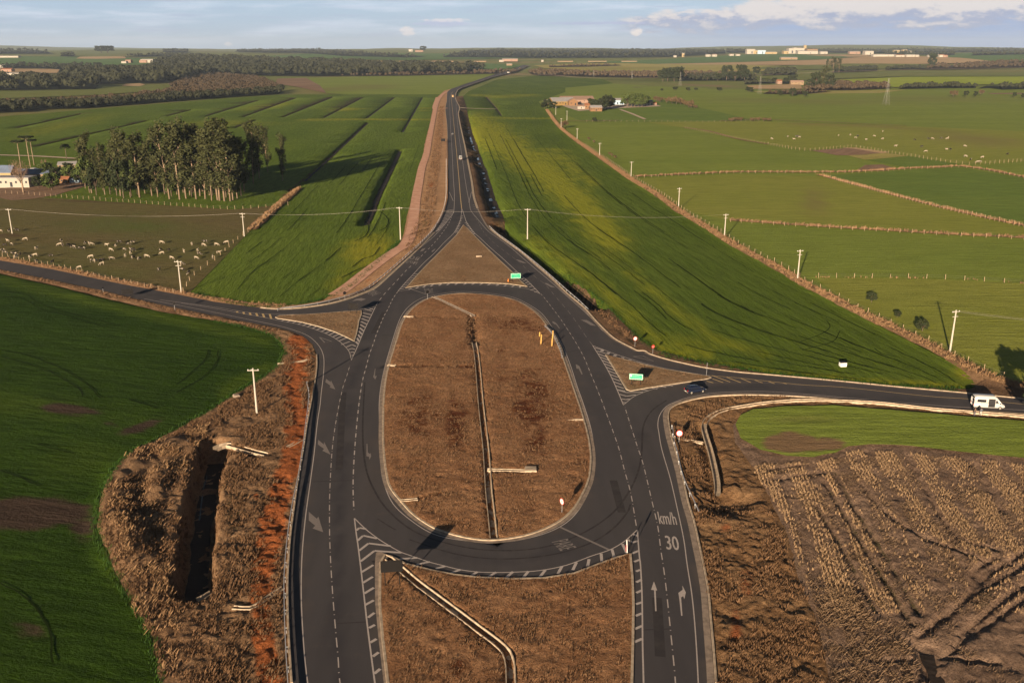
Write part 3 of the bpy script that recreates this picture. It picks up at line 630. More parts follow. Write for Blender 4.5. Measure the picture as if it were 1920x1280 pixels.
# --- right verge with its ditch, left verge with the dirt track
KR = [(853.7, 181), (857.5, 192), (862.5, 202.5), (860, 213), (861.5, 223), (865, 241), (871, 267), (876, 291), (881, 316), (886, 341), (890, 369), (897, 391), (908, 413), (919, 429), (937, 444), (960, 460.5), (980, 475), (1006, 497.5), (1035, 522.5), (1062, 549), (1095, 577), (1113.7, 598), (1131, 616), (1150, 633.5), (1170, 645), (1187, 653.5), (1195, 657.5), (1208.7, 658), (1219, 664), (1250, 673.7), (1287.5, 682.5), (1325, 690), (1382, 697.5), (1445, 703), (1565, 713.7), (1690, 726), (1802, 736), (1920, 747.5), (2300, 783), (2900, 840)]
vr = KR+[(2900, 820), (2300, 770), (1940, 742), (1900, 727), (1850, 712)]+[(p[0], p[1]) for p in GRIGHT[GRIGHT.index((1838, 716)):]]
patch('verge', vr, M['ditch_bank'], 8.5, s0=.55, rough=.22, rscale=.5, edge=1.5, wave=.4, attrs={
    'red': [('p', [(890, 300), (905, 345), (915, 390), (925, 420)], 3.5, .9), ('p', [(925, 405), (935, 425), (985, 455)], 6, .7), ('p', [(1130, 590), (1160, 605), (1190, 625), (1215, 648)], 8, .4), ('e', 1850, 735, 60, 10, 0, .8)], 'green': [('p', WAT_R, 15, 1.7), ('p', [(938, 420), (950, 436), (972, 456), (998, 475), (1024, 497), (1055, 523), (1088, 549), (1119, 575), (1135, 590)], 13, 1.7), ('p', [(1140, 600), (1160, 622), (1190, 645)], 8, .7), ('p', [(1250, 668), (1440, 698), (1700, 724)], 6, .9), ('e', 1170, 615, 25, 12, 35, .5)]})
KL = [(838.7, 172.5), (837.5, 190), (835, 202.5), (836, 216), (838, 235), (839, 262), (840, 300), (840, 335), (839.5, 372), (833, 394), (823, 415), (811, 433), (790, 455), (757, 486), (719, 520), (700, 534), (680, 545), (648, 558), (610, 567), (560, 575.5), (522, 578.5), (489, 576.5), (470, 575), (400, 565.5), (325, 550.5), (225, 532), (100, 505.5), (0, 488.5), (-300, 438), (-900, 345)]
patch('verge', [(845, 167), (833, 170), (820, 182), (811, 206), (805, 236), (797, 267), (793, 289), (782, 322), (770, 379), (762, 410), (756, 442), (744, 462), (708, 488), (650, 530), (606, 562), (575, 569), (540, 571), (492, 569), (440, 563), (352, 547), (225, 524), (100, 498), (0, 481), (-300, 431), (-900, 335)]+KL[::-1][:-1],
      M['verge_soil'], 8.3, s0=.6, rough=.07, rscale=.5, edge=1.5, wave=.4, attrs={
      'red': [('e', 808, 345, 9, 12, 0, 1.2), ('e', 808, 273, 9, 2.5, 0, 1.1), ('e', 690, 525, 20, 7, -30, .8), ('e', 480, 566, 60, 4, 4, .7)],
      'green': [('e', 797, 420, 16, 20, 0, .8), ('p', [(812, 275), (808, 300), (800, 380), (795, 400)], 5, .6), ('e', 700, 510, 40, 9, -35, .4)]})
# --- the south-east: slope, stubble, green tongue
KRB = [(1345, 1400), (1341, 1280), (1336, 1214.7), (1330.8, 1156), (1326.5, 1108), (1318, 1060), (1311, 1027.5), (1300, 977.5), (1288.7, 940), (1276.7, 886), (1264.7, 843), (1257, 815.6), (1251.8, 783), (1255, 768), (1266.4, 759), (1288.8, 751), (1326, 743.5), (1376, 740), (1420, 740), (1470, 741.5), (1540, 746), (1665, 758), (1790, 768), (1920, 776), (2300, 806), (2900, 860)]
patch('slope', KRB+[(2900, 900), (2300, 835), (1920, 800), (1700, 778), (1500, 764), (1400, 778), (1374, 800), (1382, 830), (1420, 880), (1450, 940), (1480, 1000), (1500, 1080), (1540, 1180), (1560, 1280), (1580, 1400)], M['slope'], 8, s0=.33, rough=.46, rscale=.40, edge=1.2, wave=.3,
      attrs={'red': [('e', 1400, 1090, 40, 60, 0, .8), ('e', 1380, 1180, 30, 90, 0, .8), ('e', 1360, 990, 30, 30, 0, .7), ('e', 1310, 770, 30, 16, 0, .5)], 'green': [('e', 1300, 850, 25, 22, 0, .6), ('e', 1345, 775, 5, 14, 0, .6)]})
rows_ang = .32
def furrow(x, y):
    return .07*np.sin((x*math.cos(-.15)+y*math.sin(-.15))*2*PI/2.6)
patch('stubble_field', [(1374, 796), (1400, 773), (1500, 759), (1700, 772), (1920, 792), (2300, 826), (2900, 890), (2900, 1400), (1575, 1400), (1556, 1280), (1536, 1180), (1496, 1080), (1476, 1000), (1446, 940), (1416, 880), (1378, 830)], M['stubble_soil'], 8.4, s0=.40, rough=.24, rscale=.5, edge=1.2, hfun=furrow,
      attrs={'red': [], 'green': [('p', q, 9, .72) for q in TRACKS[:3]]+[('e', 1850, 1120, 60, 50, -30, .8), ('e', 1680, 1090, 20, 40, 0, .5), ('e', 1560, 1130, 40, 40, 0, .5), ('e', 1500, 1060, 30, 40, 0, .5)]})
field([(1379, 800), (1388, 781), (1412, 770), (1470, 765), (1560, 763), (1700, 774), (1850, 787), (2100, 806), (2900, 885), (2900, 960), (2100, 885), (1920, 862), (1800, 850), (1700, 838), (1630, 836), (1590, 840), (1565, 852), (1525, 860), (1475, 858), (1425, 846), (1390, 826)], 'pasture', 21, s0=.8, smooth=False, rough=.10, wave=.2,
      attrs={'yel': [('e', 1500, 785, 90, 10, 0, .5)], 'soil': [('e', 1480, 831, 78, 26, 2, 2.2), ('e', 1550, 831, 44, 12, 2, 2.0)]})
# --- dirt tracks
def strip(name, px, w, mat, L, smooth=True, **k):
    W = G(cr(px, 5) if smooth and len(px) > 2 else px); V, Fc = ribbon_geo(W, w, L=L, **k)
    o = mesh_obj(name, V, Fc, mat); o['kind'] = 'structure'; return o
strip('dirt_track', [(838, 172), (828, 179), (819, 195), (812, 225), (805, 260), (799, 291), (791, 314), (785, 345), (780, 372), (776, 406), (771, 435), (760, 458), (742, 470), (716, 488), (684, 512), (655, 535), (628, 553)], 4.6, M['dirt'], 9.2, zf=None, dz=.05)
strip('dirt_track', [(820, 183), (815, 205), (838, 203)], 5.0, M['dirt'], 9.3, dz=.06)
strip('dirt_track', [(862, 203), (880, 204.5), (930, 206)], 5.0, M['dirt_white'], 9.7, dz=.2)
strip('dirt_track', [(955, 140.5), (1030, 142), (1090, 146.5), (1160, 148), (1240, 147)], 9, M['dirt_white'], 10, dz=.2)
strip('dirt_track', [(1395, 143.5), (1470, 140), (1560, 136.5), (1700, 132), (1920, 128.5), (2200, 126)], 9, M['dirt_white'], 10, dz=.2)
strip('dirt_track', [(-60, 290), (60, 293), (150, 298)], 4.5, M['dirt_white'], 9, dz=.1)
strip('dirt_track', [(1163, 206), (1185, 214), (1209, 224)], 4, M['dirt_white'], 9, dz=.1)
patch('farm_yard', [(20, 375), (60, 372), (100, 366), (150, 352), (180, 340), (190, 332), (140, 330), (90, 338), (40, 350), (0, 352), (-60, 356)], M['plough'], 7, s0=2, rough=.05)
patch('farm_yard', [(1012, 190), (1030, 187), (1062, 201), (1085, 208), (1130, 204), (1240, 199), (1228, 195), (1160, 192), (1090, 186), (1040, 184)], M['dirt_white'], 7, s0=3)
# --- asphalt
KLtop = [(980, 122), (965, 128.7), (942.5, 136), (911, 145), (880, 155.6), (860, 162.5), (846, 167)]
KRtop = [(992.5, 122.5), (980, 128.7), (955, 137), (923.7, 145), (895, 155), (873.7, 162.5), (860, 168), (855, 173)]
ROAD = ASPH_L+KL[::-1]+KLtop[::-1]+KRtop+KR+[(2900, 860)]+KRB[::-1][1:]
patch('road', ROAD, M['asphalt'], 10, s0=1.5, dip=0, attrs={
    'dark': [('p', [(640, 1290), (632, 1150), (634, 1000), (640, 900), (648, 800), (660, 720), (678, 660), (702, 600), (722, 565), (742, 540), (800, 483), (840, 432), (856, 400)], 17, .9),
             ('p', [(1290, 755), (1230, 770), (1205, 800), (1202, 860)], 7, .7), ('p', [(880, 400), (905, 440), (960, 490), (1010, 540), (1060, 600), (1100, 660), (1140, 740), (1165, 800), (1195, 900)], 8, .45),
             ('p', [(770, 548), (830, 543), (900, 543), (960, 548)], 7, .7), ('p', [(780, 1000), (860, 1045), (960, 1052), (1060, 1030)], 12, .5), ('p', [(1330, 727), (1420, 725), (1600, 742), (1900, 762)], 4, .7), ('p', [(-200, 465), (0, 497), (225, 540), (400, 575), (480, 582)], 4, .6)],
    'brown': [('p', [(583, 1290), (570, 1170), (568, 1060), (580, 930), (598, 800), (611, 690), (600, 645), (560, 618)], 7, .45), ('p', [(1265, 900), (1243, 820), (1240, 785), (1262, 758), (1310, 744), (1400, 737), (1700, 760), (1900, 772)], 4, .6), ('p', [(710, 770), (708, 850), (722, 930), (780, 990), (860, 1016), (960, 1019), (1050, 992), (1110, 920), (1118, 860), (1100, 760), (1060, 650), (1010, 580)], 5, .5), ('p', [(1080, 575), (1140, 635), (1220, 672), (1330, 695), (1560, 718), (1900, 752)], 3, .5), ('p', [(560, 580), (650, 566), (730, 522), (800, 460)], 4, .5), ('e', 1080, 940, 60, 40, 0, .3), ('e', 700, 900, 30, 90, 0, .3), ('p', [(1330, 1290), (1322, 1160), (1312, 1090), (1300, 1020), (1285, 960)], 9, .8), ('p', [(700, 1050), (704, 1150), (715, 1280)], 8, .8), ('p', [(1190, 1280), (1194, 1100)], 8, .4), ('p', [(1180, 735), (1260, 722), (1330, 716), (1400, 713)], 9, .7), ('p', [(1300, 748), (1400, 738)], 5, .6), ('p', [(400, 589), (520, 612), (570, 628)], 4, .5)]})
# --- water
def water(px, w, depth):
    W = G(cr(px, 4), -depth); W[:, 2] = 0
    V, Fc = ribbon_geo(W, w, L=10, seg=1.5); V[:, 2] = -depth
    n = len(V)//2; k = np.clip(.25+1.5*fbm(V[:, 0]*.22, V[:, 1]*.10, 3), .3, 1.6); mid = (V[:n, :2]+V[n:, :2])/2
    V[:n, :2] = mid+(V[:n, :2]-mid)*k[:n, None]; V[n:, :2] = mid+(V[n:, :2]-mid)*k[n:, None]
    o = mesh_obj('ditch_water', V, Fc, M['water']); o['kind'] = 'structure'
water(WAT_R[2:], 1.5, 3.25)
water([(388, 890), (380, 925), (374, 975)], .3, 4.0)


def band(px, half, mat, L, attrs=None, name='verge', s0=.7, rough=.25, zz=None):
    W = G(cr(px, 5) if len(px) > 2 else px)[:, :2]; tx = np.gradient(W[:, 0]); ty = np.gradient(W[:, 1]); n_ = np.hypot(tx, ty); nx, ny = -ty/n_, tx/n_
    k = half*(1+.5*(fbm(W[:, 0]*.1, W[:, 1]*.1, 2)-.5)); k2 = half*(1+.5*(fbm(W[:, 0]*.1+9, W[:, 1]*.1, 2)-.5))
    A = W+np.stack([nx*k, ny*k], 1); B = W-np.stack([nx*k2, ny*k2], 1); gp = np.vstack([A, B[::-1]]); gp = np.column_stack([gp, 0*gp[:, 0]])
    return patch(name, px, mat, L, s0=s0, gp=gp, rough=rough, wave=.5, attrs=attrs or {'red': [], 'green': []})
HEDGES = [[(1190, 331), (1280, 327), (1380, 323), (1500, 323), (1600, 322), (1700, 316), (1760, 314), (1800, 312), (1860, 320), (1920, 332), (2100, 365)], [(1535, 328), (1600, 345), (1700, 372), (1800, 397), (1920, 423), (2100, 455)],
          [(1368, 413), (1440, 418), (1560, 426), (1700, 434), (1800, 440), (1920, 446), (2100, 458)]]
band(VERGE_R, 1.9, M['verge'], 12, {'red': [('p', VERGE_R[6:], 3, .4)], 'green': []}, rough=.5)
for q in HEDGES: band(q, 1.5, M['verge'], 12, rough=.3, s0=1.0)
band([(470, 431), (492, 411), (520, 386), (560, 352)], 2.2, M['verge'], 12, rough=.3, s0=1.0)
band([(1060, 227), (1110, 227), (1160, 226)], 2.0, M['verge'], 12, rough=.2, s0=1.6)
band([(1280, 239), (1330, 246), (1380, 260), (1440, 270.5)], 1.6, M['verge'], 12, rough=.2, s0=1.6)
band([(1350, 227), (1420, 224), (1500, 227), (1700, 236)], 2.0, M['verge'], 12, rough=.2, s0=1.6)

# wheel tracks and gaps in the crops, running with the sowing
M['crop_gap'] = simple('crop_gap', (.016, .028, .006), 1, .02, var=.2)
GV, GF = [], []
def gap(px, w):
    V, Fc = ribbon_geo(G(cr(px, 6)), w, L=8.0, seg=2.0); b = len(GV); V[:, :2] += ((fbm(V[:, 0]*.3, V[:, 1]*.3, 3)-.5)*.5)[:, None]
    GV.extend(map(tuple, V.tolist())); GF.extend([[b+i for i in f] for f in Fc])
def family(A, B, n, wd, ts, seed, lmin=.05, lmax=.24):
    rr = random.Random(seed); WA, _ = resample(cr(A, 6), plen(cr(A, 6))/100); WB, _ = resample(cr(B, 6), plen(cr(B, 6))/100); m = min(len(WA), len(WB))
    for i in range(n):
        t = rr.choice(ts)+rr.uniform(-.008, .008); s0 = rr.uniform(0, .9); s1 = min(1, s0+rr.uniform(lmin, lmax)); k0, k1 = int(s0*(m-1)), int(s1*(m-1))
        if k1-k0 < 3: continue
        P = [WA[k]*(1-t)+WB[k]*t+np.array([0, rr.uniform(-.5, .5)]) for k in range(k0, k1+1, max(1, (k1-k0)//5))]
        if len(P) > 2: gap(P, wd*rr.uniform(.6, 1.3))
family([(890, 230), (925, 330), (950, 400), (1000, 465), (1070, 515), (1160, 590), (1240, 655), (1440, 695), (1700, 722)], [(1050, 245), (1130, 303), (1230, 372), (1362, 457), (1500, 537), (1618, 600), (1700, 645), (1780, 690), (1815, 720)], 60, .27, [.06, .12, .18, .24, .27, .33, .36, .42, .48, .56, .62, .7, .78, .86, .92], 3)
family([(372, 545), (400, 500), (470, 445), (560, 360), (640, 290)], [(590, 565), (690, 500), (745, 440), (770, 370), (800, 270)], 24, .27, [.1, .2, .3, .42, .55, .68, .8, .9], 5)
for q in ([(697, 395), (715, 398), (728, 412), (724, 425), (712, 432)], [(660, 500), (680, 485), (700, 478), (712, 462)], [(668, 412), (690, 420), (686, 440), (664, 452)], [(640, 520), (670, 505), (700, 494)]): gap(q, .35)
for q in ([(0, 545), (50, 552), (75, 568), (125, 585), (225, 610)], [(0, 555), (45, 560), (80, 580), (130, 592), (190, 610), (240, 618)], [(0, 654), (60, 668), (120, 692), (165, 722), (188, 745)], [(0, 667), (60, 683), (110, 704), (145, 727), (155, 742)], [(240, 748), (268, 756), (295, 765)], [(330, 735), (380, 706), (405, 680), (410, 655)], [(390, 655), (385, 672), (350, 705), (330, 720)], [(0, 880), (40, 895), (75, 910)], [(70, 830), (110, 842), (140, 848)], [(0, 1090), (50, 1120), (90, 1180), (100, 1240)],
          [(1460, 775), (1600, 780), (1750, 792), (1900, 805)], [(1480, 800), (1600, 806), (1750, 815), (1900, 828)], [(1500, 640), (1540, 625), (1556, 612), (1550, 600)], [(1505, 655), (1560, 640), (1575, 620)], [(1640, 652), (1655, 662), (1680, 668)]): gap(q, .26 if q[0][0] < 1400 else .2)
o = mesh_obj('crop_track', GV, GF, M['crop_gap']); o['kind'] = 'structure'

def bed(px, w, gz_, name='ditch_mud_shade'):  # mud ribbons; in the deep ditches their dark colour paints in the shade
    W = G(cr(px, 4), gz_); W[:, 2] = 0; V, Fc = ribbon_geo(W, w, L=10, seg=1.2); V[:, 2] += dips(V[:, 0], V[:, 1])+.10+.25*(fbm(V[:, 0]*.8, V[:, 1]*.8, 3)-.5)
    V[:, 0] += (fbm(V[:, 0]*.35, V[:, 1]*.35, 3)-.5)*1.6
    o = mesh_obj(name, V, Fc, M['mud_shade']); o['kind'] = 'structure'
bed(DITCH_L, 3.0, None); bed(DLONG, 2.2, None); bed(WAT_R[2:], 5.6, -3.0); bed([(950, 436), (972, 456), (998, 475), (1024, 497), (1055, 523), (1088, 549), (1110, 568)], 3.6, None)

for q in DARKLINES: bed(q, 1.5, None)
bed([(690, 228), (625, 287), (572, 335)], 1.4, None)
patch('verge', [(1770, 672), (1850, 700), (1885, 730), (1850, 737), (1800, 731)], M['verge'], 3.5, s0=.8, rough=.1)

for q, w_ in (([(716, 628), (738, 629)], .25), ([(1087, 655), (1062, 661)], .2), ([(632, 1168), (690, 1165)], .25), ([(575, 903), (662, 900)], .2), ([(1208, 1180), (1258, 1178)], .2), ([(700, 700), (722, 701)], .2)):
    V, Fc = ribbon_geo(G(q), w_, dz=.004); mesh_obj('asphalt_joint', V, Fc, M['joint'])['kind'] = 'structure'
for q in ([(644, 735), (640, 800), (636, 880)], [(1150, 900), (1166, 960)], [(1232, 1120), (1238, 1230)], [(720, 585), (700, 625)]):
    V, Fc = ribbon_geo(G(cr(q, 4)), 1.3, dz=.0025); mesh_obj('asphalt_patch', V, Fc, M['joint'])['kind'] = 'structure'
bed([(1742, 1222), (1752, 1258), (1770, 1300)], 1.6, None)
# ------------------------------------------------------------------ islands, kerbs
TOP = [(869, 422), (856, 441), (832.5, 465), (817.5, 480), (797.5, 500), (782.5, 516), (766, 535), (760, 540), (782.5, 536), (807.5, 532.5), (845, 530), (895, 530), (950, 532), (970, 534.5), (988, 537.5), (975, 526), (962.5, 512.5), (937.5, 489), (912.5, 465), (891, 444), (876, 428)]
LEFT = [(517, 595), (524, 592), (550, 590.6), (572.5, 590), (610, 587.5), (647.5, 584.4), (677.5, 583), (677.5, 590), (672.5, 602.5), (670.6, 615), (668, 627.5), (664, 640), (651, 632.5), (629, 622.5), (597.5, 612), (566, 604), (535, 599), (521, 597.2)]
RIGHT = [(1136, 665.5), (1162.5, 672), (1212.5, 685), (1250, 693), (1287.5, 699), (1327.5, 705.6), (1332.5, 708), (1327, 710), (1312.5, 712.5), (1262.5, 720), (1212.5, 727.5), (1182, 733), (1175, 730), (1155, 696)]
def kerb(name, px, w=.38, h=.15, closed=True, mat=None, n=4, smooth=True, gaps=(), off=0.0, zb=-.12):
    P = cr(px, n, closed) if smooth else np.asarray(px, float)
    W = G(P)[:, :2]
    if closed: W = np.vstack([W, W[:1]])
    tx = np.gradient(W[:, 0]); ty = np.gradient(W[:, 1])
    if closed:
        tx[0] = tx[-1] = W[1, 0]-W[-2, 0]; ty[0] = ty[-1] = W[1, 1]-W[-2, 1]
    L_ = np.hypot(tx, ty)+1e-9; nx, ny = -ty/L_, tx/L_
    prof = [(-w/2, zb), (-w/2, h-.03), (-w/2+.03, h), (w/2-.03, h), (w/2, h-.03), (w/2, zb)]
    V = []; n_ = len(prof)
    for k in range(len(W)):
        t0 = float(terrain(W[k:k+1, 0], W[k:k+1, 1])[0])
        for a, b in prof: V.append((W[k, 0]+nx[k]*(a+off), W[k, 1]+ny[k]*(a+off), b+t0))
    Fc = [[k*n_+j, k*n_+j+1, (k+1)*n_+j+1, (k+1)*n_+j] for k in range(len(W)-1) for j in range(n_-1)]
    if not closed: Fc += [list(range(n_)), [(len(W)-1)*n_+j for j in range(n_)][::-1]]
    o = mesh_obj(name, V, Fc, mat or M['concrete']); return tag(o, kind='structure')
def island(px, mat, attrs, smooth, rough=.16, L=10):
    o = patch('traffic_island', px, mat, L, s0=.5, rough=rough, rscale=.55, smooth=smooth, edge=.9, attrs=attrs, hfun=lambda x, y: .0*x)
    n = len(o.data.vertices); co = np.empty(n*3, np.float32); o.data.vertices.foreach_get('co', co); co = co.reshape(-1, 3); co[:, 2] += .135; o.data.vertices.foreach_set('co', co.ravel())
    return o
island(OVAL, M['island'], {'red': [('e', 790, 790, 90, 90, 0, .8), ('e', 855, 800, 50, 150, 0, .85), ('e', 1000, 760, 90, 160, 0, .85), ('e', 970, 610, 110, 40, 0, .8), ('e', 940, 680, 30, 120, 0, .6), ('e', 1010, 830, 70, 70, 0, .8), ('e', 860, 650, 30, 60, 0, .4), ('e', 1000, 960, 60, 30, 0, .5), ('e', 780, 910, 60, 30, 0, .4), ('p', [(760, 594), (886, 597)], 4, .7), ('p', [(732, 686), (888, 688)], 5, .9), ('p', [(783, 936), (830, 925)], 6, .7)],
    'green': [('p', [(889, 600), (889, 650)], 5, .8), ('p', [(920, 760), (932, 1000)], 5, .5)]}, True, rough=.2)
BOTX = [p for p in BOT]
island(BOTX, M['island'], {'red': [('e', 850, 1250, 90, 60, 0, .6), ('e', 900, 1230, 50, 40, 0, .5)], 'green': [('p', [(1182, 1040), (1180, 1290)], 9, .55), ('e', 1070, 1200, 10, 5, 0, .8)]}, False, rough=.2)
isl2 = grass_mat('island_pale', (.22, .145, .08), (.30, .20, .115), (.14, .088, .05), bump=.6)
island(TOP, isl2, {'red': [('e', 960, 530, 30, 6, 0, .5), ('e', 800, 520, 20, 12, 0, .3)], 'green': []}, False)
island(LEFT, isl2, {'red': [], 'green': []}, False)
island(RIGHT, isl2, {'red': [], 'green': [('e', 1230, 705, 60, 10, 10, .35)]}, False)
for P, sm in ((OVAL, True), (BOT, False), (TOP, False), (LEFT, False), (RIGHT, False)): kerb('kerb', P, closed=True, smooth=sm)
def flat(px, mat, L=10.0, dz=.012, name='gutter'):
    W = G(np.asarray(px, float)); D = np.hypot(W[:, 0], W[:, 1]); W[:, 2] += zoff(L, D)+dz*(1+D/350)
    return W
def gutter(px, w, name='gutter', mat=None, smooth=True, closed=False, off=0.0, dz=.012):
    W = G(cr(px, 4, closed) if smooth else px)
    if closed: W = np.vstack([W, W[:1]])
    V, Fc = ribbon_geo(W, off-w/2, off+w/2, dz=dz); o = mesh_obj(name, V, Fc, mat or M['concrete_grey']); o['kind'] = 'structure'; return o
gutter(OVAL, .75, closed=True, off=-.52)
# outer kerbs
kerb('kerb', KR[13:], closed=False, w=.34, off=.15); gutter(KR[11:], .62, off=-.35)
kerb('kerb', [p for p in KRB[1:] if p[0] < 2400], closed=False, w=.30, off=-.12); gutter([p for p in KRB[:22] if p[0] < 2400], .85, off=.52)
kerb('kerb', [(489, 576.5), (522, 579), (560, 577.2), (610, 570.3), (647, 560.8), (680, 548.8), (699, 540), (719, 523), (757, 488), (790, 457)], closed=False, w=.35); gutter([(489, 576.5), (522, 579), (560, 577.2), (610, 570.3), (647, 560.8), (680, 548.8), (699, 540), (719, 523), (757, 488), (790, 457), (811, 435)], .9, off=-.65, mat=M['concrete'])
kerb('kerb', [p for p in ASPH_L[1:15]], closed=False, w=.28)
# far carriageway kerbs (raised concrete edges seen as pale lines)
def lineobj(name, px, w, mat, off=0.0, dz=.02, smooth=True, L=10):
    V, Fc = ribbon_geo(G(cr(px, 4) if smooth and len(px) > 2 else px), off-w/2, off+w/2, L=L, dz=dz); o = mesh_obj(name, V, Fc, mat); o['kind'] = 'structure'; return o
lineobj('kerb', KRtop[:-1]+KR[:12], 1.1, M['concrete'], off=-.4, dz=.05)
lineobj('kerb', KLtop+KL[0:8], .5, M['concrete'], dz=.05)
# nose apron of the south island
tipW = flat([(705, 1036), (709, 1033.5), (716, 1034.5), (729, 1042.5), (724, 1045), (715, 1052), (713, 1080), (712.5, 1131), (717.7, 1194), (727.5, 1280), (740, 1380), (731, 1380), (719.5, 1280), (709.5, 1194), (703.5, 1131), (703, 1080), (703, 1055)], None)
o = mesh_obj('apron', tipW, [list(range(len(tipW)))], M['concrete_grey']); o['kind'] = 'structure'
gutter([(1184, 1040), (1187.5, 1084), (1189.5, 1131), (1188.3, 1210), (1186.4, 1280), (1186, 1380)], .22, off=-.15)
# ------------------------------------------------------------------ open concrete drains
def channel(px, w=.9, dep=.42, base=.15, name='drain_channel', mat=None, wall=.12, over=None, smooth=True, n=4):
    W = G(cr(px, n) if smooth and len(px) > 2 else px); W, _ = resample(W, 1.2)
    x, y = W[:, 0], W[:, 1]; tx = np.gradient(x); ty = np.gradient(y); L_ = np.hypot(tx, ty)+1e-9; nx, ny = -ty/L_, tx/L_
    prof = [(-w/2-wall, -dep-.1), (-w/2-wall, .05), (-w/2, .05), (-w/2+.1, -dep), (w/2-.1, -dep), (w/2, .05), (w/2+wall, .05), (w/2+wall, -dep-.1)]
    V = [(x[k]+nx[k]*a, y[k]+ny[k]*a, (base if over is None else over[k] if hasattr(over, '__len__') else over)+b) for k in range(len(W)) for a, b in prof]; m = len(prof)
    Fc = [[k*m+j, k*m+j+1, (k+1)*m+j+1, (k+1)*m+j] for k in range(len(W)-1) for j in range(m-1)]
    return mesh_obj(name, V, Fc, mat or M['concrete'])
DL = [(channel(CH_OVAL, 1.0), 'long pale concrete drain channel down the middle of the oval island'), (channel(CH_BOT, 1.0), 'pale concrete drain channel crossing the brown island at the bottom'),
      (channel(CH_DIAG, .7, mat=M['concrete_grey']), 'short grey diagonal drain channel at the far end of the oval island'), (channel(CH_SIDE, .6), 'short side drain running from the oval island channel to a concrete box'),
      (channel([(1345.5, 928), (1343.8, 900), (1333.5, 852), (1323, 817), (1320, 801), (1326.6, 786), (1343.8, 775), (1366, 768), (1398, 762), (1432, 757), (1470, 753.5), (1515, 751.5), (1640, 756), (1740, 767), (1850, 776), (1920, 782), (2100, 800)], .85, base=.28, wall=.08), 'long curved concrete drain beside the green tongue of crop'),
      (channel([(520, 682), (0, 0)][:1]+[(528, 681.5), (545, 680), (566, 677), (586, 671)], .5, .2, base=.06), 'orange lit concrete outlet chute beside the merging lane, nearest the triangle'),
      (channel([(539, 838), (552, 832), (566, 824)], .6, .2, base=.1), 'short concrete outlet chute in the red soil by the middle of the left guardrail'),
      (channel([(437, 1139), (472, 1140), (500, 1122), (531, 1102)], .55, .2, base=.14), 'bent concrete outlet chute by the bottom of the left guardrail'),
      (channel([(403, 838), (422, 831), (440, 834), (470, 843), (499, 850)], 1.1, .5, base=-.1), 'concrete headwall chute at the far end of the deep ditch'),
      (channel([(370, 1117), (383, 1111), (396, 1103)], .7, .3, base=-.5), 'small grey concrete chute at the near end of the deep ditch'),
      (channel([(757, 594), (767, 594.3), (776, 594.5)], .5, .15, base=.17), 'upper of the two short drain stubs on the left rim of the oval island'),
      (channel([(727, 685), (734, 685.5), (742, 686)], .5, .15, base=.17), 'lower of the two short drain stubs on the left rim of the oval island'),
      (channel([(750, 939.5), (766, 938.5), (783, 936.5)], .5, .15, base=.17), 'short drain stub on the lower left rim of the oval island'),
      (channel([(1062, 787.5), (1078, 787.5), (1094, 788)], .4, .15, base=.17), 'short whitish drain stub on the right rim of the oval island'),
      (channel([(1258, 817), (1268, 820), (1290, 825), (1318, 830)], .5, .2, base=.04), 'narrow drain linking the right guardrail to the curved drain')]
for o, lb in DL: tag(o, lb, 'drain', 'concrete drains around the junction')
mb = MB(); c0 = G([(995, 881)], .15)[0]
bx = empty('drain_box', c0); MB().box(-1.05, 1.05, -.9, .9, -.5, .28, .04).build('wall', M['concrete'], bx); MB().box(-1.0, 1.0, -.85, .85, .284, .36, .02).build('lid', M['concrete'], bx)
tag(bx, 'square concrete drain box with a flat lid inside the oval island', 'drain box')
# ------------------------------------------------------------------ road markings
PV, PF = {'paint': [], 'paint_faint': [], 'paint_yellow': []}, {'paint': [], 'paint_faint': [], 'paint_yellow': []}
def put(kind, V, Fc):
    b = len(PV[kind]); PV[kind] += [tuple(map(float, p)) for p in V]; PF[kind] += [[b+i for i in f] for f in Fc]
def line(px, w=.15, kind='paint', smooth=True, dz=.006):
    V, Fc = ribbon_geo(G(cr(px, 5) if smooth and len(px) > 2 else px), w, dz=dz, seg=2.0); put(kind, V, Fc)
def dash(px, on, gap, w=.15, kind='paint', start=0.0, studs=True):
    W = G(cr(px, 5)); L_ = plen(W); a = start
    while a+on < L_:
        V, Fc = ribbon_geo(sub(W, a, a+on), w, dz=.006, seg=2.0); put(kind, V, Fc)
        if studs:
            V, Fc = ribbon_geo(sub(W, a+on+gap*.48, a+on+gap*.48+.16), .16, dz=.02, seg=2.0); put(kind, V, Fc)
        a += on+gap
def bar(a, b, w=.4, kind='paint'):
    V, Fc = ribbon_geo(G([a, b]), w, dz=.007, seg=3.0); put(kind, V, Fc)
def poly(px, kind='paint_faint', dz=.007):
    W = flat(px, None, dz=dz); A = 0
    tri = geometry.tessellate_polygon([[Vector((p[0], p[1], 0)) for p in W]]); put(kind, W, [list(t) for t in tri])
def bars(A, B, n, w=.35, kind='paint', a0=0.0, a1=1.0, skew=0.0):
    WA, WB = G(cr(A, 4)), G(cr(B, 4)); WA, _ = resample(WA, plen(WA)/200); WB, _ = resample(WB, plen(WB)/200)
    for k in range(n):
        t = a0+(a1-a0)*k/(n-1); p = WA[min(len(WA)-1, int(t*(len(WA)-1)))]; u = min(max(t+skew, 0), 1); q = WB[min(len(WB)-1, int(u*(len(WB)-1)))]
        V, Fc = ribbon_geo(np.array([p, q]), w, dz=.007, seg=3.0); put(kind, V, Fc)
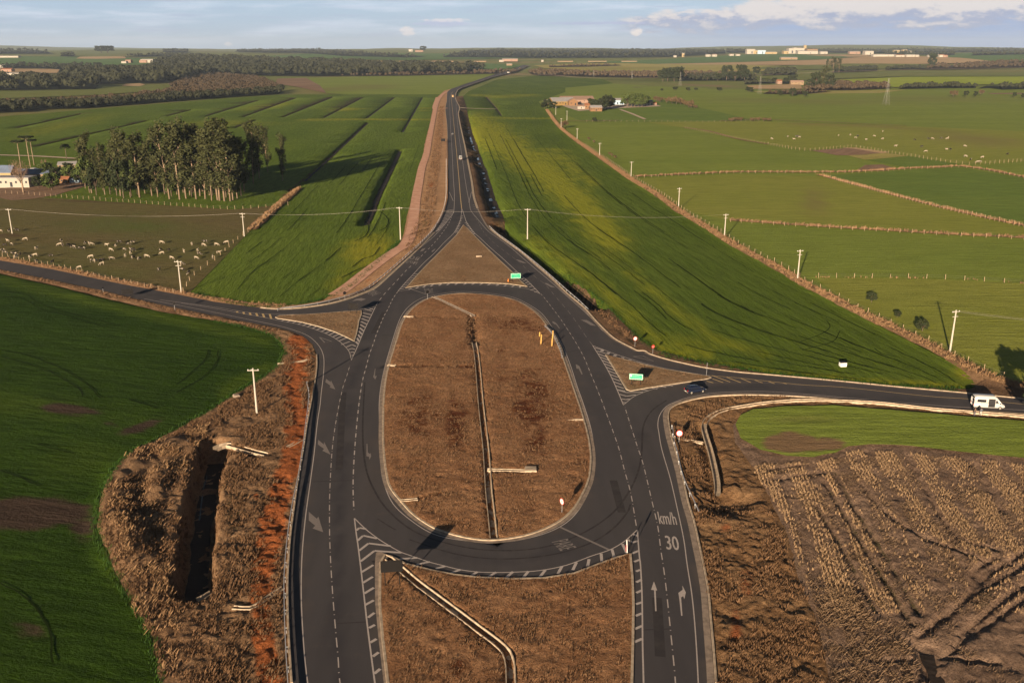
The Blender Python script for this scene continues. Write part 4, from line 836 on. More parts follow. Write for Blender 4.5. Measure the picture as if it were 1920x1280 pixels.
OUT_L = [(270, 560), (375, 580), (460, 597.5), (520, 610), (555, 620), (580, 631), (597.5, 647.5), (606, 665), (607.5, 682.5), (606, 707), (602.5, 735), (600, 760), (596, 785), (592.5, 815), (589, 850), (581, 909), (573, 967), (567, 1030), (565, 1077), (565, 1124), (567, 1170), (571, 1229), (577, 1280), (590, 1380)]
line(OUT_L)
line([(1314, 1380), (1309.3, 1280), (1305.9, 1214.7), (1301.6, 1156), (1296.4, 1108), (1288.7, 1060), (1282, 1010.5), (1270.5, 955.8), (1256.9, 897), (1241, 842.5), (1235.4, 811), (1233.4, 795), (1237, 778), (1249, 762), (1264.7, 753.7), (1288.8, 745), (1309, 741), (1332.5, 737), (1382.5, 734), (1445, 734), (1540, 741), (1665, 752.5), (1790, 762.5), (1920, 768.7), (2200, 790)])
OV_LINE = [(711, 780), (711.5, 830), (714, 873), (719.7, 905), (737, 944), (770.5, 975), (813, 1000.7), (864, 1012), (915, 1016), (960, 1014), (1011, 1003), (1050, 987), (1077, 965.5), (1096.7, 936), (1110, 905), (1115, 874), (1114, 842.5), (1108, 803), (1095, 760), (1082.5, 725), (1069, 683), (1054.7, 648), (1037, 616.5), (1016, 588), (990, 570), (962.5, 557.5), (927.5, 551), (885, 547), (855, 547), (815, 552.5), (790, 559), (768, 573), (754, 590), (745, 610), (733, 648), (721, 690), (714, 725), (711, 755)]
line(OV_LINE+OV_LINE[:1])
G_L = [(664.5, 971), (668, 1000), (671, 1020), (676, 1060), (682.5, 1116), (688, 1165), (695, 1220), (703, 1280), (717, 1380)]
ARC = [(664.5, 971), (687, 992.5), (710, 1010), (730, 1022.5), (750, 1033.7), (770, 1041), (787.5, 1047), (805, 1053), (832.5, 1060), (861, 1067), (895, 1071.5), (930.6, 1072.5), (960, 1072), (1011, 1069), (1061.6, 1059), (1108, 1042), (1143.6, 1030), (1171, 1014), (1194.4, 993)]
line(G_L, .2); line(ARC, .18)
line([(1194.4, 993), (1195.6, 1000), (1197, 1020), (1199, 1044), (1201, 1060), (1203.6, 1111.6), (1204.5, 1163), (1205, 1214.7), (1206.7, 1280), (1208, 1380)], .2)
for a, b, c_ in (((668, 994), (674, 989), (686, 991)), ((670.5, 1013), (681, 1003.5), (707, 1009)), ((673, 1032), (691, 1018), (732, 1023)), ((676, 1052), (702, 1032), (753, 1035.5))): bar(a, b, .42); bar(b, c_, .42)
for q in ((678, 1072, 700, 1058.5), (680.5, 1092, 699, 1080.5), (683, 1112, 701, 1101), (684.5, 1133.5, 701, 1124.5), (690, 1157, 702, 1148), (692, 1176.5, 703, 1170.6), (694, 1204, 706, 1197), (699, 1230, 710, 1222), (702, 1262, 713, 1253),
          (748.7, 1047.5, 782.5, 1045), (780.6, 1058, 806, 1052.5), (817, 1065.6, 835, 1060.6), (845, 1073.7, 863.7, 1067), (880, 1080.8, 895.5, 1071), (913, 1082.7, 930.6, 1072), (947, 1084, 962, 1071), (979.5, 1084, 991, 1070), (1010.8, 1082.7, 1022.5, 1068), (1046, 1075, 1053.7, 1061), (1074, 1068, 1081, 1053.4), (1101.8, 1061, 1104.5, 1047.6), (1128.7, 1053.4, 1127, 1037), (1152, 1045.6, 1147.5, 1029), (1175, 1036, 1167, 1019),
          (1177, 1011, 1186, 1016.5), (1186, 1016.5, 1196, 1013.5), (1187, 1001, 1195, 1004), (1185, 1037, 1197.5, 1032), (1189, 1052.5, 1199, 1048.7), (1192.5, 1070.6, 1200.6, 1067.5), (1193, 1091, 1202.7, 1086), (1193, 1110.7, 1203.6, 1106), (1192.4, 1132, 1203.6, 1128.4), (1191.6, 1154, 1203.6, 1149), (1190, 1178.6, 1204, 1172.6), (1189.5, 1203, 1204, 1196.7)):
    bar(q[:2], q[2:], .42)
DASHB = [(1272, 1380), (1266.6, 1280), (1256.9, 1178), (1247, 1084.7), (1239, 1030), (1233.4, 987), (1221.7, 936), (1206, 870), (1194.4, 834.7), (1182.5, 797.5), (1171, 761)]
dash(DASHB, 2.0, 2.0, .15); dash([(1193, 985), (1182.7, 924.5), (1171, 881.6), (1161, 842.5), (1150, 810), (1132.5, 762.5), (1120, 730), (1107.5, 700), (1095, 670), (1080, 642.5), (1067.5, 622.5), (1052.5, 600), (1037.5, 580), (1020, 557.5), (1013, 550)], 2, 2, .15)
DASHC = [(1112, 648), (1100, 632.5), (1085, 610), (1066, 584), (1043, 557.5), (1022.5, 533.7), (1006, 521), (992.5, 510), (975, 492.5), (950, 474), (926, 455), (906, 434), (897, 417), (888, 403)]
dash(DASHC, 3.6, 3.6, .13, 'paint_faint')
dash([(655, 1380), (637.6, 1280), (634, 1233), (629, 1178), (624, 1116), (620, 1053), (618, 999), (618, 936), (620, 885.5), (624, 831), (632.5, 775), (642.5, 727.5), (650, 705), (657.5, 680)], 2, 2, .14)
dash([(745.6, 547), (736, 561), (727.5, 579), (720, 592.5), (712.5, 610), (706, 626), (700, 644), (692.5, 665), (686, 690), (680, 712), (674, 750), (669, 795), (664, 858), (662, 913), (664, 965)], 2, 2, .2)
dash([(850, 398), (847.5, 404), (840, 421), (826, 441), (812.5, 457.5), (795, 475), (780, 490), (762.5, 506), (745, 525), (722.5, 549), (710, 565), (704, 574)], 3, 3, .2, studs=False)
# north road lines
line([(720, 524), (757.5, 490), (790, 462.5), (812.5, 444), (832.5, 422.5), (848, 402), (851, 395), (852, 366), (850, 335), (848, 291), (846, 260), (844, 222), (843, 190), (846, 174)], .18)
line([(856, 173), (855, 190), (857, 222), (861, 260), (866, 291), (871, 330), (876, 360), (880, 380), (883, 395), (895, 410), (902.5, 419), (916, 434), (937.5, 449), (960, 466), (987.5, 490), (1012.5, 511), (1035, 530), (1067.5, 559), (1100, 588), (1130, 620)], .16)
line([(849, 172), (846, 180), (848, 202.5), (850, 222.5), (853.7, 262), (856, 285), (860, 329), (863, 366), (865.6, 391)], .34, 'paint_yellow')
line([(865.6, 391), (865, 400), (862.5, 415), (852.5, 435), (832.5, 455), (814, 475), (795, 492.5), (774, 515), (759, 531), (746, 546)], .22, 'paint')
line([(865.6, 391), (867.5, 395), (871, 406), (876, 419), (889, 436), (900, 446), (919, 464), (937.5, 480), (954, 495), (969, 509), (987.5, 525), (1000, 537.5), (1012, 550)], .22, 'paint')
line([(746, 546), (770, 542), (807, 535.6), (845, 532.5), (895, 532.5), (937.5, 535.0), (975, 538.7), (997.5, 544), (1012, 550.6)], .18)
bars([(766, 543), (807, 537), (845, 534), (895, 533.7), (937.5, 536), (975, 539.5)], [(768, 541), (807, 534), (845, 531), (895, 531), (937.5, 533), (975, 536.5)], 15, .6, skew=.02)
for k in range(9): bar((777-3.4*k, 513.7+3.5*k), (783-3.2*k, 513.7+3.4*k), .42)
for q in ((963, 511, 969, 509), (967, 514, 972.5, 512), (972, 519, 977, 517), (977.5, 524, 982.5, 521), (980.6, 527, 986, 525), (985, 530.6, 990, 528.7), (987.5, 534, 995, 532), (992, 538, 999, 536), (995, 544, 1004, 541), (1002, 547.5, 1009, 546)): bar(q[:2], q[2:], .42)
for k in range(11): bar((865.5-1.4*k, 405+3.1*k), (868.5-1.0*k, 405+3.0*k), .8)
for k in range(8): bar((872+2.2*k, 418+3.0*k), (876+2.0*k, 417+2.9*k), .7)
line([(842, 360), (845, 366), (850, 377)], .2); line([(884, 360), (882, 368), (879, 380)], .2)
bars([(838, 395), (835, 402), (829, 415), (822, 426), (817, 434)], [(850, 393), (848, 400), (841, 412), (833, 421), (824, 430)], 14, .55, 'paint')
bars([(886, 385), (890, 396), (898, 406), (906, 417)], [(890, 384), (895, 394), (902, 405), (911, 417)], 10, .5, 'paint_faint')
# left triangle lines
lowL = [(0, 502), (100, 521), (225, 546), (340, 568), (400, 577.5), (460, 588.5), (485, 593), (520, 600), (560, 608), (591, 617.5), (616, 627.5), (635, 638.7), (647.5, 650), (655, 660), (659, 675)]
line(lowL[3:], .16)
line([(300, 562), (400, 575), (460, 585), (500, 588.5), (522.5, 589), (572, 589.2), (610, 586.3), (654, 583), (672.5, 580.6), (689, 577.5), (703.5, 574.5)], .14)
line([(659, 674), (670, 650), (682.5, 620), (694, 596), (704, 575)], .2)
line([(655, 583.5), (672, 583), (690, 581), (699, 578)], .16)
bars([(528, 602), (560, 608.5), (591, 618), (616, 628), (635, 639.5)], [(533, 599.5), (566, 604.8), (597.5, 613), (629, 623.5), (650, 633)], 14, .45)
bars([(679, 586), (677, 600), (675, 612), (671, 626), (667, 640)], [(697, 588), (690, 603), (684, 615), (678, 630), (671.5, 645)], 10, .5, skew=.04)
for q in ((640, 646, 656, 640), (649, 650.6, 660, 646), (660, 646, 667.5, 649), (653, 655.5, 660, 653), (660, 653, 665.6, 655), (657, 661, 660.6, 659.5), (660.6, 659.5, 664, 661), (659, 666, 662.5, 666), (684, 579, 697, 583), (690, 577, 700, 580)): bar(q[:2], q[2:], .4)
for q in ((468, 586, 470, 590.6), (480, 587, 483, 592.5), (492.5, 588, 495.6, 595), (505.6, 588.7, 508.7, 597.5), (444, 583.5, 445.5, 586), (456, 585, 458, 588.7)): bar(q[:2], q[2:], .55, 'paint_yellow')
line([(599, 632), (622, 640), (608.7, 642), (599, 632)], .3, 'paint_faint', smooth=False)
# right triangle lines
line([(1111, 647), (1137.5, 690), (1152.5, 720), (1169, 759)], .2)
tl = [(1111, 647.5), (1144, 660), (1175, 670.6), (1212.5, 682), (1250, 690.6), (1287.5, 697), (1331, 704)]
line(tl, .2); line([(1331, 704), (1382.5, 708), (1445, 715), (1510, 721.5), (1590, 726.5), (1740, 742.5), (1815, 747.5), (1920, 757.5), (2200, 782)], .2, 'paint_yellow')
bl = [(1170, 758), (1187.5, 744), (1210, 734), (1237.5, 726), (1275, 720)]
line(bl, .16); line([(1275, 720), (1322.5, 717.5), (1357.5, 717), (1407.5, 717), (1445, 718), (1507.5, 722.5)], .12, 'paint_faint')
bars([(1122, 663), (1137.5, 690), (1152.5, 720), (1157, 730)], [(1138, 668), (1150, 690), (1165, 719), (1172, 733)], 11, .4, skew=.03)
for q in ((1157, 730.6, 1175, 735.6), (1175, 735.6, 1206, 735), (1161, 738.7, 1175, 742.5), (1175, 742.5, 1192.5, 740), (1165, 747.5, 1173.7, 749), (1173.7, 749, 1181, 747.5), (1167.5, 754.5, 1174, 754.5), (1116, 652, 1132, 656), (1119, 658, 1142, 664), (1202.5, 730, 1216, 732.5), (1222.5, 727, 1232.5, 728.7), (1239, 724, 1249, 726), (1252, 722, 1262, 723.5)): bar(q[:2], q[2:], .4)
bars([(1130, 656), (1162, 667.5), (1212.5, 683), (1250, 691.5), (1287.5, 698), (1320, 703)], [(1128, 658.5), (1159, 671), (1211, 685.2), (1249, 693.2), (1286.5, 699.6), (1319, 704.6)], 13, .8)
for q in ((1325, 714, 1337.5, 717.5), (1336, 710, 1356, 717), (1335, 703.7, 1369, 716), (1362.5, 707, 1389, 717), (1389, 709, 1408, 717), (1415, 712.5, 1430, 717.5), (1441, 715, 1452.5, 719), (1467.5, 717.5, 1475, 719.5)): bar(q[:2], q[2:], .3, 'paint_yellow')
line([(1187, 668), (1206, 667.2), (1226, 677), (1187, 668)], .3, 'paint_faint', smooth=False)
# stop lines
bar((1050, 987.5), (1142, 1030), .4, 'paint_faint'); bar((772, 542.5), (802, 552.5), .4, 'paint_faint')
# arrows
for P in ([(579, 959), (594, 972), (597, 968), (606, 997), (586, 990), (591, 985), (579, 975)], [(596.7, 824), (607, 833), (607.6, 828), (620, 852), (604.5, 844.5), (607.6, 841), (596, 833)], [(611.5, 710), (620, 716), (620.5, 712.5), (628.7, 729.7), (618, 726), (620, 723), (610, 716)],
          [(687.3, 831.7), (689, 831.7), (689.4, 847.7), (694, 850.8), (694.7, 848.4), (696, 855), (692.5, 861.4), (692, 856), (687, 854.7)], [(703, 690.5), (704, 690.5), (703, 705), (706.5, 704.5), (703.5, 711.5), (699.5, 706), (700.8, 703)],
          [(1035.5, 602), (1040.6, 604), (1044, 607), (1049.5, 615), (1048.6, 616), (1042.5, 608), (1039.7, 607.6), (1036, 605)], [(1079.5, 682.5), (1086, 686), (1087.5, 689), (1092.5, 701), (1090.5, 702), (1085, 691), (1081, 691)],
          [(966, 486), (975, 488), (980, 490), (987.5, 493.6), (980, 493), (973, 490)], [(1020, 530.6), (1026, 531), (1031, 534), (1042.5, 539.4), (1033, 538), (1027, 535)], [(1089, 599.5), (1100, 600), (1107.5, 604), (1117.5, 611), (1107.5, 609.5), (1099, 604.5)],
          [(660, 565), (667, 560.5), (677.5, 558.5), (686, 561), (677.5, 564.2), (671, 563)], [(791, 467), (798, 465), (794, 470), (787.5, 472)], [(809, 471), (817, 465.5), (814, 470), (810, 473)],
          [(1226, 1089), (1232.3, 1106.4), (1229.5, 1106), (1231, 1145), (1228.5, 1145), (1226.3, 1105.6), (1220.8, 1105)], [(1279.3, 1097), (1286, 1110), (1283, 1122.7), (1281, 1116.7), (1277, 1119.3), (1279.6, 1153.3), (1277.2, 1153.7), (1274, 1124.5), (1272, 1110.7), (1280, 1105)]):
    poly(P, 'paint' if P[0][1] > 1050 else 'paint_faint')
def glyphs(text, size=1.0, extrude=0.0):
    cu = bpy.data.curves.new('t', 'FONT'); cu.body = text; cu.size = size; cu.align_x = 'CENTER'; cu.resolution_u = 3
    if extrude: cu.extrude = extrude
    ob = bpy.data.objects.new('t', cu); me = ob.to_mesh(); V = [tuple(v.co) for v in me.vertices]; Fc = [list(p.vertices) for p in me.polygons]
    ob.to_mesh_clear(); bpy.data.objects.remove(ob); bpy.data.curves.remove(cu); return V, Fc
def ground_text(text, p0, p1, pr, kind, bold=.0):
    """p0,p1: photo pixels of the middle of the baseline and of the cap line; pr: pixel at the right end of the baseline"""
    a, b, c_ = G([p0, p1, pr]); up = (b-a)[:2]; rt = (c_-a)[:2]; V, Fc = glyphs(text, 1.0)
    V = np.array(V); wmax = max(abs(V[:, 0].min()), V[:, 0].max()); hmax = .70
    for dx_ in ((0, 0), (bold, 0)) if bold else ((0, 0),):
        W = [(a[0]+rt[0]*((x+dx_[0])/wmax)+up[0]*(y/hmax), a[1]+rt[1]*((x+dx_[0])/wmax)+up[1]*(y/hmax), .007+.012+.001*(dx_[0] > 0)) for x, y, z in V]
        put(kind, W, Fc)
ground_text('30', (1261.5, 1030), (1257, 1004), (1274, 1031), 'paint', .03)
ground_text('km/h', (1253, 982.5), (1248, 959), (1269.5, 983.5), 'paint', .03)
ground_text('PARE', (1042.5, 1024), (1073, 1017), (1051, 1032.5), 'paint_faint', .02)
ground_text('30', (780, 481), (775, 487), (771, 479), 'paint_faint'); ground_text('km/h', (773, 489), (768, 495), (762, 487), 'paint_faint')
ground_text('PARE', (812, 545.5), (795, 545), (811, 541), 'paint_faint'); ground_text('PARE', (708, 546), (691, 552), (701, 543), 'paint_faint')
for kd in PV:
    o = mesh_obj('road_marking', PV[kd], PF[kd], M[kd]); tag(o, kind='structure')
# tyre marks
def tyre(px, w=.28, off=0.0):
    V, Fc = ribbon_geo(G(cr(px, 5)), off-w/2, off+w/2, dz=.003, seg=1.5); o = mesh_obj('tyre_mark', V, Fc, M['tyre_mark']); o['kind'] = 'structure'
tyre([(684, 716), (682, 750), (680, 800), (682, 850), (688, 885), (700, 915), (722, 950), (760, 985), (800, 1006), (860, 1023), (920, 1031), (985, 1030), (1040, 1020), (1100, 995), (1150, 960), (1180, 920), (1196, 885), (1203, 850), (1206, 800), (1222, 770), (1250, 750)], .32)
tyre([(768, 1011), (800, 1022), (850, 1037), (910, 1046), (980, 1046), (1050, 1036), (1110, 1016), (1150, 990), (1176, 960), (1182, 945)], .3)
tyre([(708, 972), (725, 983), (742, 993)], .25)
# ------------------------------------------------------------------ loose vegetation (nobody could count it)
def gz(x, y, L=8): return terrain(x, y)+dips(x, y)+zoff(L, np.hypot(x, y))
def scatter_pts(poly_px, dens, mask=None, gp=None):
    B = G(np.asarray(poly_px, float)) if gp is None else gp
    x0, y0 = B[:, 0].min(), B[:, 1].min(); x1, y1 = B[:, 0].max(), B[:, 1].max(); n = int((x1-x0)*(y1-y0)*dens)
    x = RNG.uniform(x0, x1, n); y = RNG.uniform(y0, y1, n); m = inside(x, y, B); x, y = x[m], y[m]
    if mask is not None: k = RNG.random(len(x)) < mask(x, y); x, y = x[k], y[k]
    return x, y
def along(px, half, dens):
    W = G(cr(px, 5) if len(px) > 2 else px); L_ = plen(W); n = int(L_*half*2*dens); W, _ = resample(W, L_/max(40, n//6)); k = RNG.integers(0, len(W)-1, n); t = RNG.random(n)[:, None]
    P = W[k]*(1-t)+W[k+1]*t; d = W[k+1]-W[k]; n_ = np.hypot(d[:, 0], d[:, 1])+1e-9; o = RNG.uniform(-half, half, n)
    return P[:, 0]-d[:, 1]/n_*o, P[:, 1]+d[:, 0]/n_*o
def tufts(name, x, y, h, w, blades, mat, label, L=8, lean=.55, wind=(.35, .5), hv=.5, z=None, thick=0.066):
    n = len(x); zz = gz(x, y, L) if z is None else z
    hh = h*(1-hv/2+hv*RNG.random(n))
    X = np.repeat(x, blades); Y = np.repeat(y, blades); Z = np.repeat(zz, blades); HH = np.repeat(hh, blades)*(.6+.6*RNG.random(n*blades)); N = len(X)
    a = RNG.uniform(0, 2*PI, N); X = X+RNG.normal(0, w*.8, N); Y = Y+RNG.normal(0, w*.8, N)
    lx = (np.cos(a)*lean+wind[0]*.5)*HH; ly = (np.sin(a)*lean+wind[1]*.5)*HH; b = a+PI/2; ww = thick*(.6+.8*RNG.random(N))
    V = np.empty((N, 4, 3)); V[:, 0] = np.stack([X-np.cos(b)*ww, Y-np.sin(b)*ww, Z-.05], 1); V[:, 1] = np.stack([X+np.cos(b)*ww, Y+np.sin(b)*ww, Z-.05], 1)
    V[:, 2] = np.stack([X+lx*.6+np.cos(b)*ww*.8, Y+ly*.6+np.sin(b)*ww*.8, Z+HH*.72], 1); V[:, 3] = np.stack([X+lx, Y+ly, Z+HH], 1)
    I = np.arange(N)[:, None]*4; F1 = np.concatenate([I, I+1, I+2, I+3], 1)
    o = mesh_obj(name, V.reshape(-1, 3), F1, M[mat] if isinstance(mat, str) else mat, None, False, 4); return tag(o, label, 'grass', kind='stuff')
nm = lambda f, lo, hi, o=0: (lambda x, y: ss((fbm(x*f+o, y*f+o, 4)-lo)/(hi-lo)))
BANKP = [(310, 1400), (304, 1280), (298, 1240), (282, 1185), (245, 1122), (210, 1055), (190, 1000), (192, 950), (208, 905), (232, 870), (280, 836), (330, 808), (385, 778), (445, 740), (505, 706), (530, 682), (538, 657), (530, 640), (575, 648), (584, 668), (583, 690), (576, 725), (564, 800), (552, 860), (538, 940), (526, 1030), (524, 1100), (528, 1200), (534, 1280), (540, 1400)]
x, y = scatter_pts(BANKP, 5.5, nm(.22, .34, .62)); pxx, pyy = PX(x, y); red = attr_eval(pxx, pyy, [('p', [(561, 640), (566, 668), (556, 700), (550, 735), (560, 780), (556, 830), (545, 870), (530, 925), (516, 985), (506, 1050), (496, 1110)], 22, 1.0)], 1)
k = RNG.random(len(x)) > red*1.3; x, y = x[k], y[k]
d = dips(x, y); k = d > -3.9; tufts('dry_grass', x[k], y[k], .42, .18, 6, 'straw_dark', 'lumpy dry brown grass on the bank left of the road', lean=.7)
x, y = scatter_pts([(200, 930), (240, 860), (330, 820), (385, 790), (380, 870), (350, 960), (340, 1100), (330, 1280), (320, 1400), (300, 1240), (215, 1060)], 1.6, nm(.3, .42, .62, 7)); k = dips(x, y) > -.8
tufts('dry_grass', x[k], y[k], .62, .35, 10, 'straw_tan', 'tall pale dry grass clumps on the mound left of the deep ditch', lean=.8, thick=0.088)
x, y = scatter_pts([(1300, 960), (1345, 940), (1400, 945), (1450, 960), (1490, 1060), (1530, 1160), (1560, 1290), (1570, 1400), (1350, 1400), (1338, 1200), (1318, 1040)], 6.0, nm(.25, .36, .6, 3))
tufts('dry_grass', x, y, .42, .18, 6, 'straw_dark', 'rough brown grass on the slope right of the lower road', lean=.7, thick=0.055)
x, y = scatter_pts([(1262, 780), (1290, 757), (1400, 745), (1480, 745), (1400, 760), (1330, 782), (1318, 810), (1335, 900), (1345, 940), (1305, 950), (1280, 870)], 5.0, nm(.3, .38, .6, 5))
tufts('dry_grass', x, y, .5, .15, 4, 'straw_dark', 'brown grass around the round sign beside the right guardrail', lean=.7, thick=0.055)
for P, lb, dn in ((OVAL, 'short mown dry grass inside the oval island', 4.2), (BOT, 'short dry grass on the island at the bottom of the junction', 5.5)):
    B = np.array(P, float); c_ = B.mean(0); x, y = scatter_pts(c_+(B-c_)*.965, dn, nm(.35, .25, .62, 2))
    for q in (CH_OVAL, CH_BOT, CH_DIAG, CH_SIDE):
        W = G(cr(q, 4)); k = pldist(x, y, W[:, :2]) > 1.0; x, y = x[k], y[k]
    tufts('dry_grass', x, y, .26, .14, 3, 'straw_dark', lb, z=terrain(x, y)+.12, thick=0.050, lean=.9)
for P, lb in ((TOP, 'pale dry grass on the far triangular island'), (LEFT, 'pale dry grass on the small left triangular island'), (RIGHT, 'pale dry grass on the right triangular island')):
    B = np.array(P, float); c_ = B.mean(0); x, y = scatter_pts(c_+(B-c_)*.93, 2.5, nm(.35, .2, .6, 2)); tufts('dry_grass', x, y, .24, .16, 3, 'straw_dark', lb, z=terrain(x, y)+.10, thick=0.055, lean=.9)
# stubble: broken rows of cut stalks
STUB = G([(1400, 878), (1440, 868), (1530, 868), (1600, 845), (1700, 848), (1800, 858), (1920, 872), (2150, 892), (2300, 1400), (1590, 1400), (1560, 1280), (1530, 1150), (1500, 1060), (1475, 980), (1440, 920)])
def rows(ang, pitch, step, msk):
    ca, sa = math.cos(ang), math.sin(ang); x0, x1, y0, y1 = STUB[:, 0].min(), STUB[:, 0].max(), STUB[:, 1].min(), STUB[:, 1].max(); Rr = max(x1-x0, y1-y0)
    u = np.arange(-Rr, Rr, pitch); v = np.arange(-Rr, Rr, step); U, Vv = np.meshgrid(u, v); U = U.ravel(); Vv = Vv.ravel(); U = U+.35*np.sin(Vv*.12)+RNG.normal(0, .10, U.shape); Vv = Vv+RNG.normal(0, step*.4, Vv.shape)
    X = (x0+x1)/2+U*ca-Vv*sa; Y = (y0+y1)/2+U*sa+Vv*ca; m = inside(X, Y, STUB); X, Y = X[m], Y[m]; k = RNG.random(len(X)) < msk(X, Y); X, Y = X[k], Y[k]
    d = dips(X, Y); k = d > -.05; return X[k], Y[k]
wide = lambda x, y: (.15+.85*ss((fbm(x*.10, y*.10, 4, .6)-.34)/.2))*(.05+.95*ss((np.sin((x*math.cos(-.15)+y*math.sin(-.15))*2*PI/5.6+2.5*fbm(x*.04, y*.04, 2))+.75+.8*(fbm(x*.6, y*.6, 2)-.5))/.9))*(y > G([(1700, 1150)])[0, 1])
x, y = rows(-.15, .62, .20, wide); tufts('crop_stubble', x, y, .44, .10, 5, 'straw', 'rows of standing pale cut stalks in the brown field at the right', lean=.22, wind=(.1, .1), thick=0.030, L=8.4)
x, y = scatter_pts(np.array([(1410, 880), (1440, 870), (1545, 860), (1700, 850), (1920, 870), (2200, 900), (2300, 1400), (1590, 1400), (1530, 1150), (1480, 980)]), 5.5, nm(.22, .36, .58, 11)); k = dips(x, y) > -.06; x, y = x[k], y[k]
tufts('crop_residue', x, y, .26, .3, 4, 'straw_mid', 'flattened brown straw lying between the stubble rows', lean=1.7, thick=0.028, L=8.4)
x, y = scatter_pts(np.array([(1520, 1100), (1700, 1120), (1740, 1180), (1760, 1400), (1590, 1400), (1540, 1180)]), 5.0, nm(.2, .36, .56, 31)); k = dips(x, y) > -.06; x, y = x[k], y[k]
tufts('crop_residue', x, y, .42, .3, 6, 'straw_mid', 'trampled pale straw at the bottom right of the field', lean=1.5, thick=0.028, L=8.4)
# tall dry grass along the fences
x, y = along(VERGE_R, 1.7, 1.3); tufts('dry_grass', x, y, .58, .3, 8, 'straw_tan', 'tall dry grass along the long diagonal fence', L=12, lean=.9, thick=0.072)
for q, lb in zip(HEDGES, ('straw coloured tall grass strip along the farthest pasture fence', 'dry grass strip along the slanting pasture fence', 'straw coloured grass strip along the middle pasture fence')):
    x, y = along(q, 1.3, 1.0); tufts('dry_grass', x, y, 1.0, .3, 5, 'straw_tan', lb, L=12, lean=.5, thick=0.110)
x, y = along([(1530, 519), (1700, 520), (1800, 522), (1920, 530), (2100, 545)], .5, .35); tufts('dry_grass', x, y, .6, .3, 5, 'straw_tan', 'scattered dry tufts along the nearest cross fence on the right', L=6, thick=0.088)
x, y = along([(470, 431), (492, 411), (520, 386), (560, 352)], 1.6, 1.1); tufts('dry_grass', x, y, .9, .3, 5, 'straw_tan', 'dry grass at the corner between the paddock and the crop', L=12, thick=0.110)
x, y = along([(0, 484), (100, 501), (225, 527), (325, 546), (400, 561), (480, 570), (540, 573)], 1.0, 1.6); tufts('dry_grass', x, y, .6, .25, 5, 'straw_tan', 'dry grass on the verge between the side road and the paddock', L=9, thick=0.072)
x, y = along([(0, 509), (100, 530), (200, 552), (340, 585), (460, 609), (520, 622)], .9, 1.5); tufts('dry_grass', x, y, .5, .25, 4, 'straw_dark', 'dry grass on the verge between the side road and the dark crop', L=9, thick=0.066)
x, y = along([(770, 470), (800, 400), (812, 330), (822, 260), (828, 200)], 3.0, .35); tufts('dry_grass', x, y, .7, .4, 5, 'straw_dark', 'rough weeds between the dirt track and the main road', L=9, thick=0.110)
x, y = along([(928, 418), (948, 440), (985, 464), (1030, 500), (1090, 552), (1135, 592), (1180, 632)], 1.3, 1.6); tufts('dry_grass', x, y, .5, .25, 4, 'straw_dark', 'dry grass along the ditch beside the right carriageway', L=9, thick=0.066)
x, y = along([(1235, 664), (1330, 684), (1445, 700), (1565, 712), (1690, 724), (1802, 733)], .8, 2.0); tufts('dry_grass', x, y, .45, .25, 4, 'crop_blade', 'green and yellow grass between the east road and the crop', L=9, thick=0.055)
# green crop standing proud along the near edges, so the field ends in leaves
def crop_fringe(px, half, dens, h, label):
    x, y = along(px, half, dens); tufts('crop_edge', x, y, h, .2, 4, 'crop_blade', label, L=5, lean=.35, thick=0.050)
crop_fringe([(300, 1290), (283, 1190), (245, 1125), (206, 1058), (183, 1000), (185, 950), (202, 906), (228, 868), (275, 833), (325, 805), (380, 775), (440, 736), (500, 701), (524, 680), (532, 657), (526, 641), (508, 627), (470, 615), (400, 601)], .8, 5, .45, 'leafy edge of the dark green crop at the left')
crop_fringe([(360, 548), (430, 566), (480, 574), (540, 573), (600, 560), (645, 543), (700, 497), (750, 450)], 1.0, 3, .5, 'leafy edge of the crop beside the dirt track')
crop_fringe([(1180, 617), (1205, 640), (1235, 657), (1300, 674), (1440, 698), (1565, 711), (1690, 722), (1820, 728)], .8, 4, .4, 'leafy edge of the crop along the east road')
crop_fringe([(950, 425), (957, 441), (986, 459), (1025, 490), (1070, 523), (1107, 549), (1139, 577), (1167, 604)], .8, 3, .5, 'leafy edge of the crop above the roadside ditch')
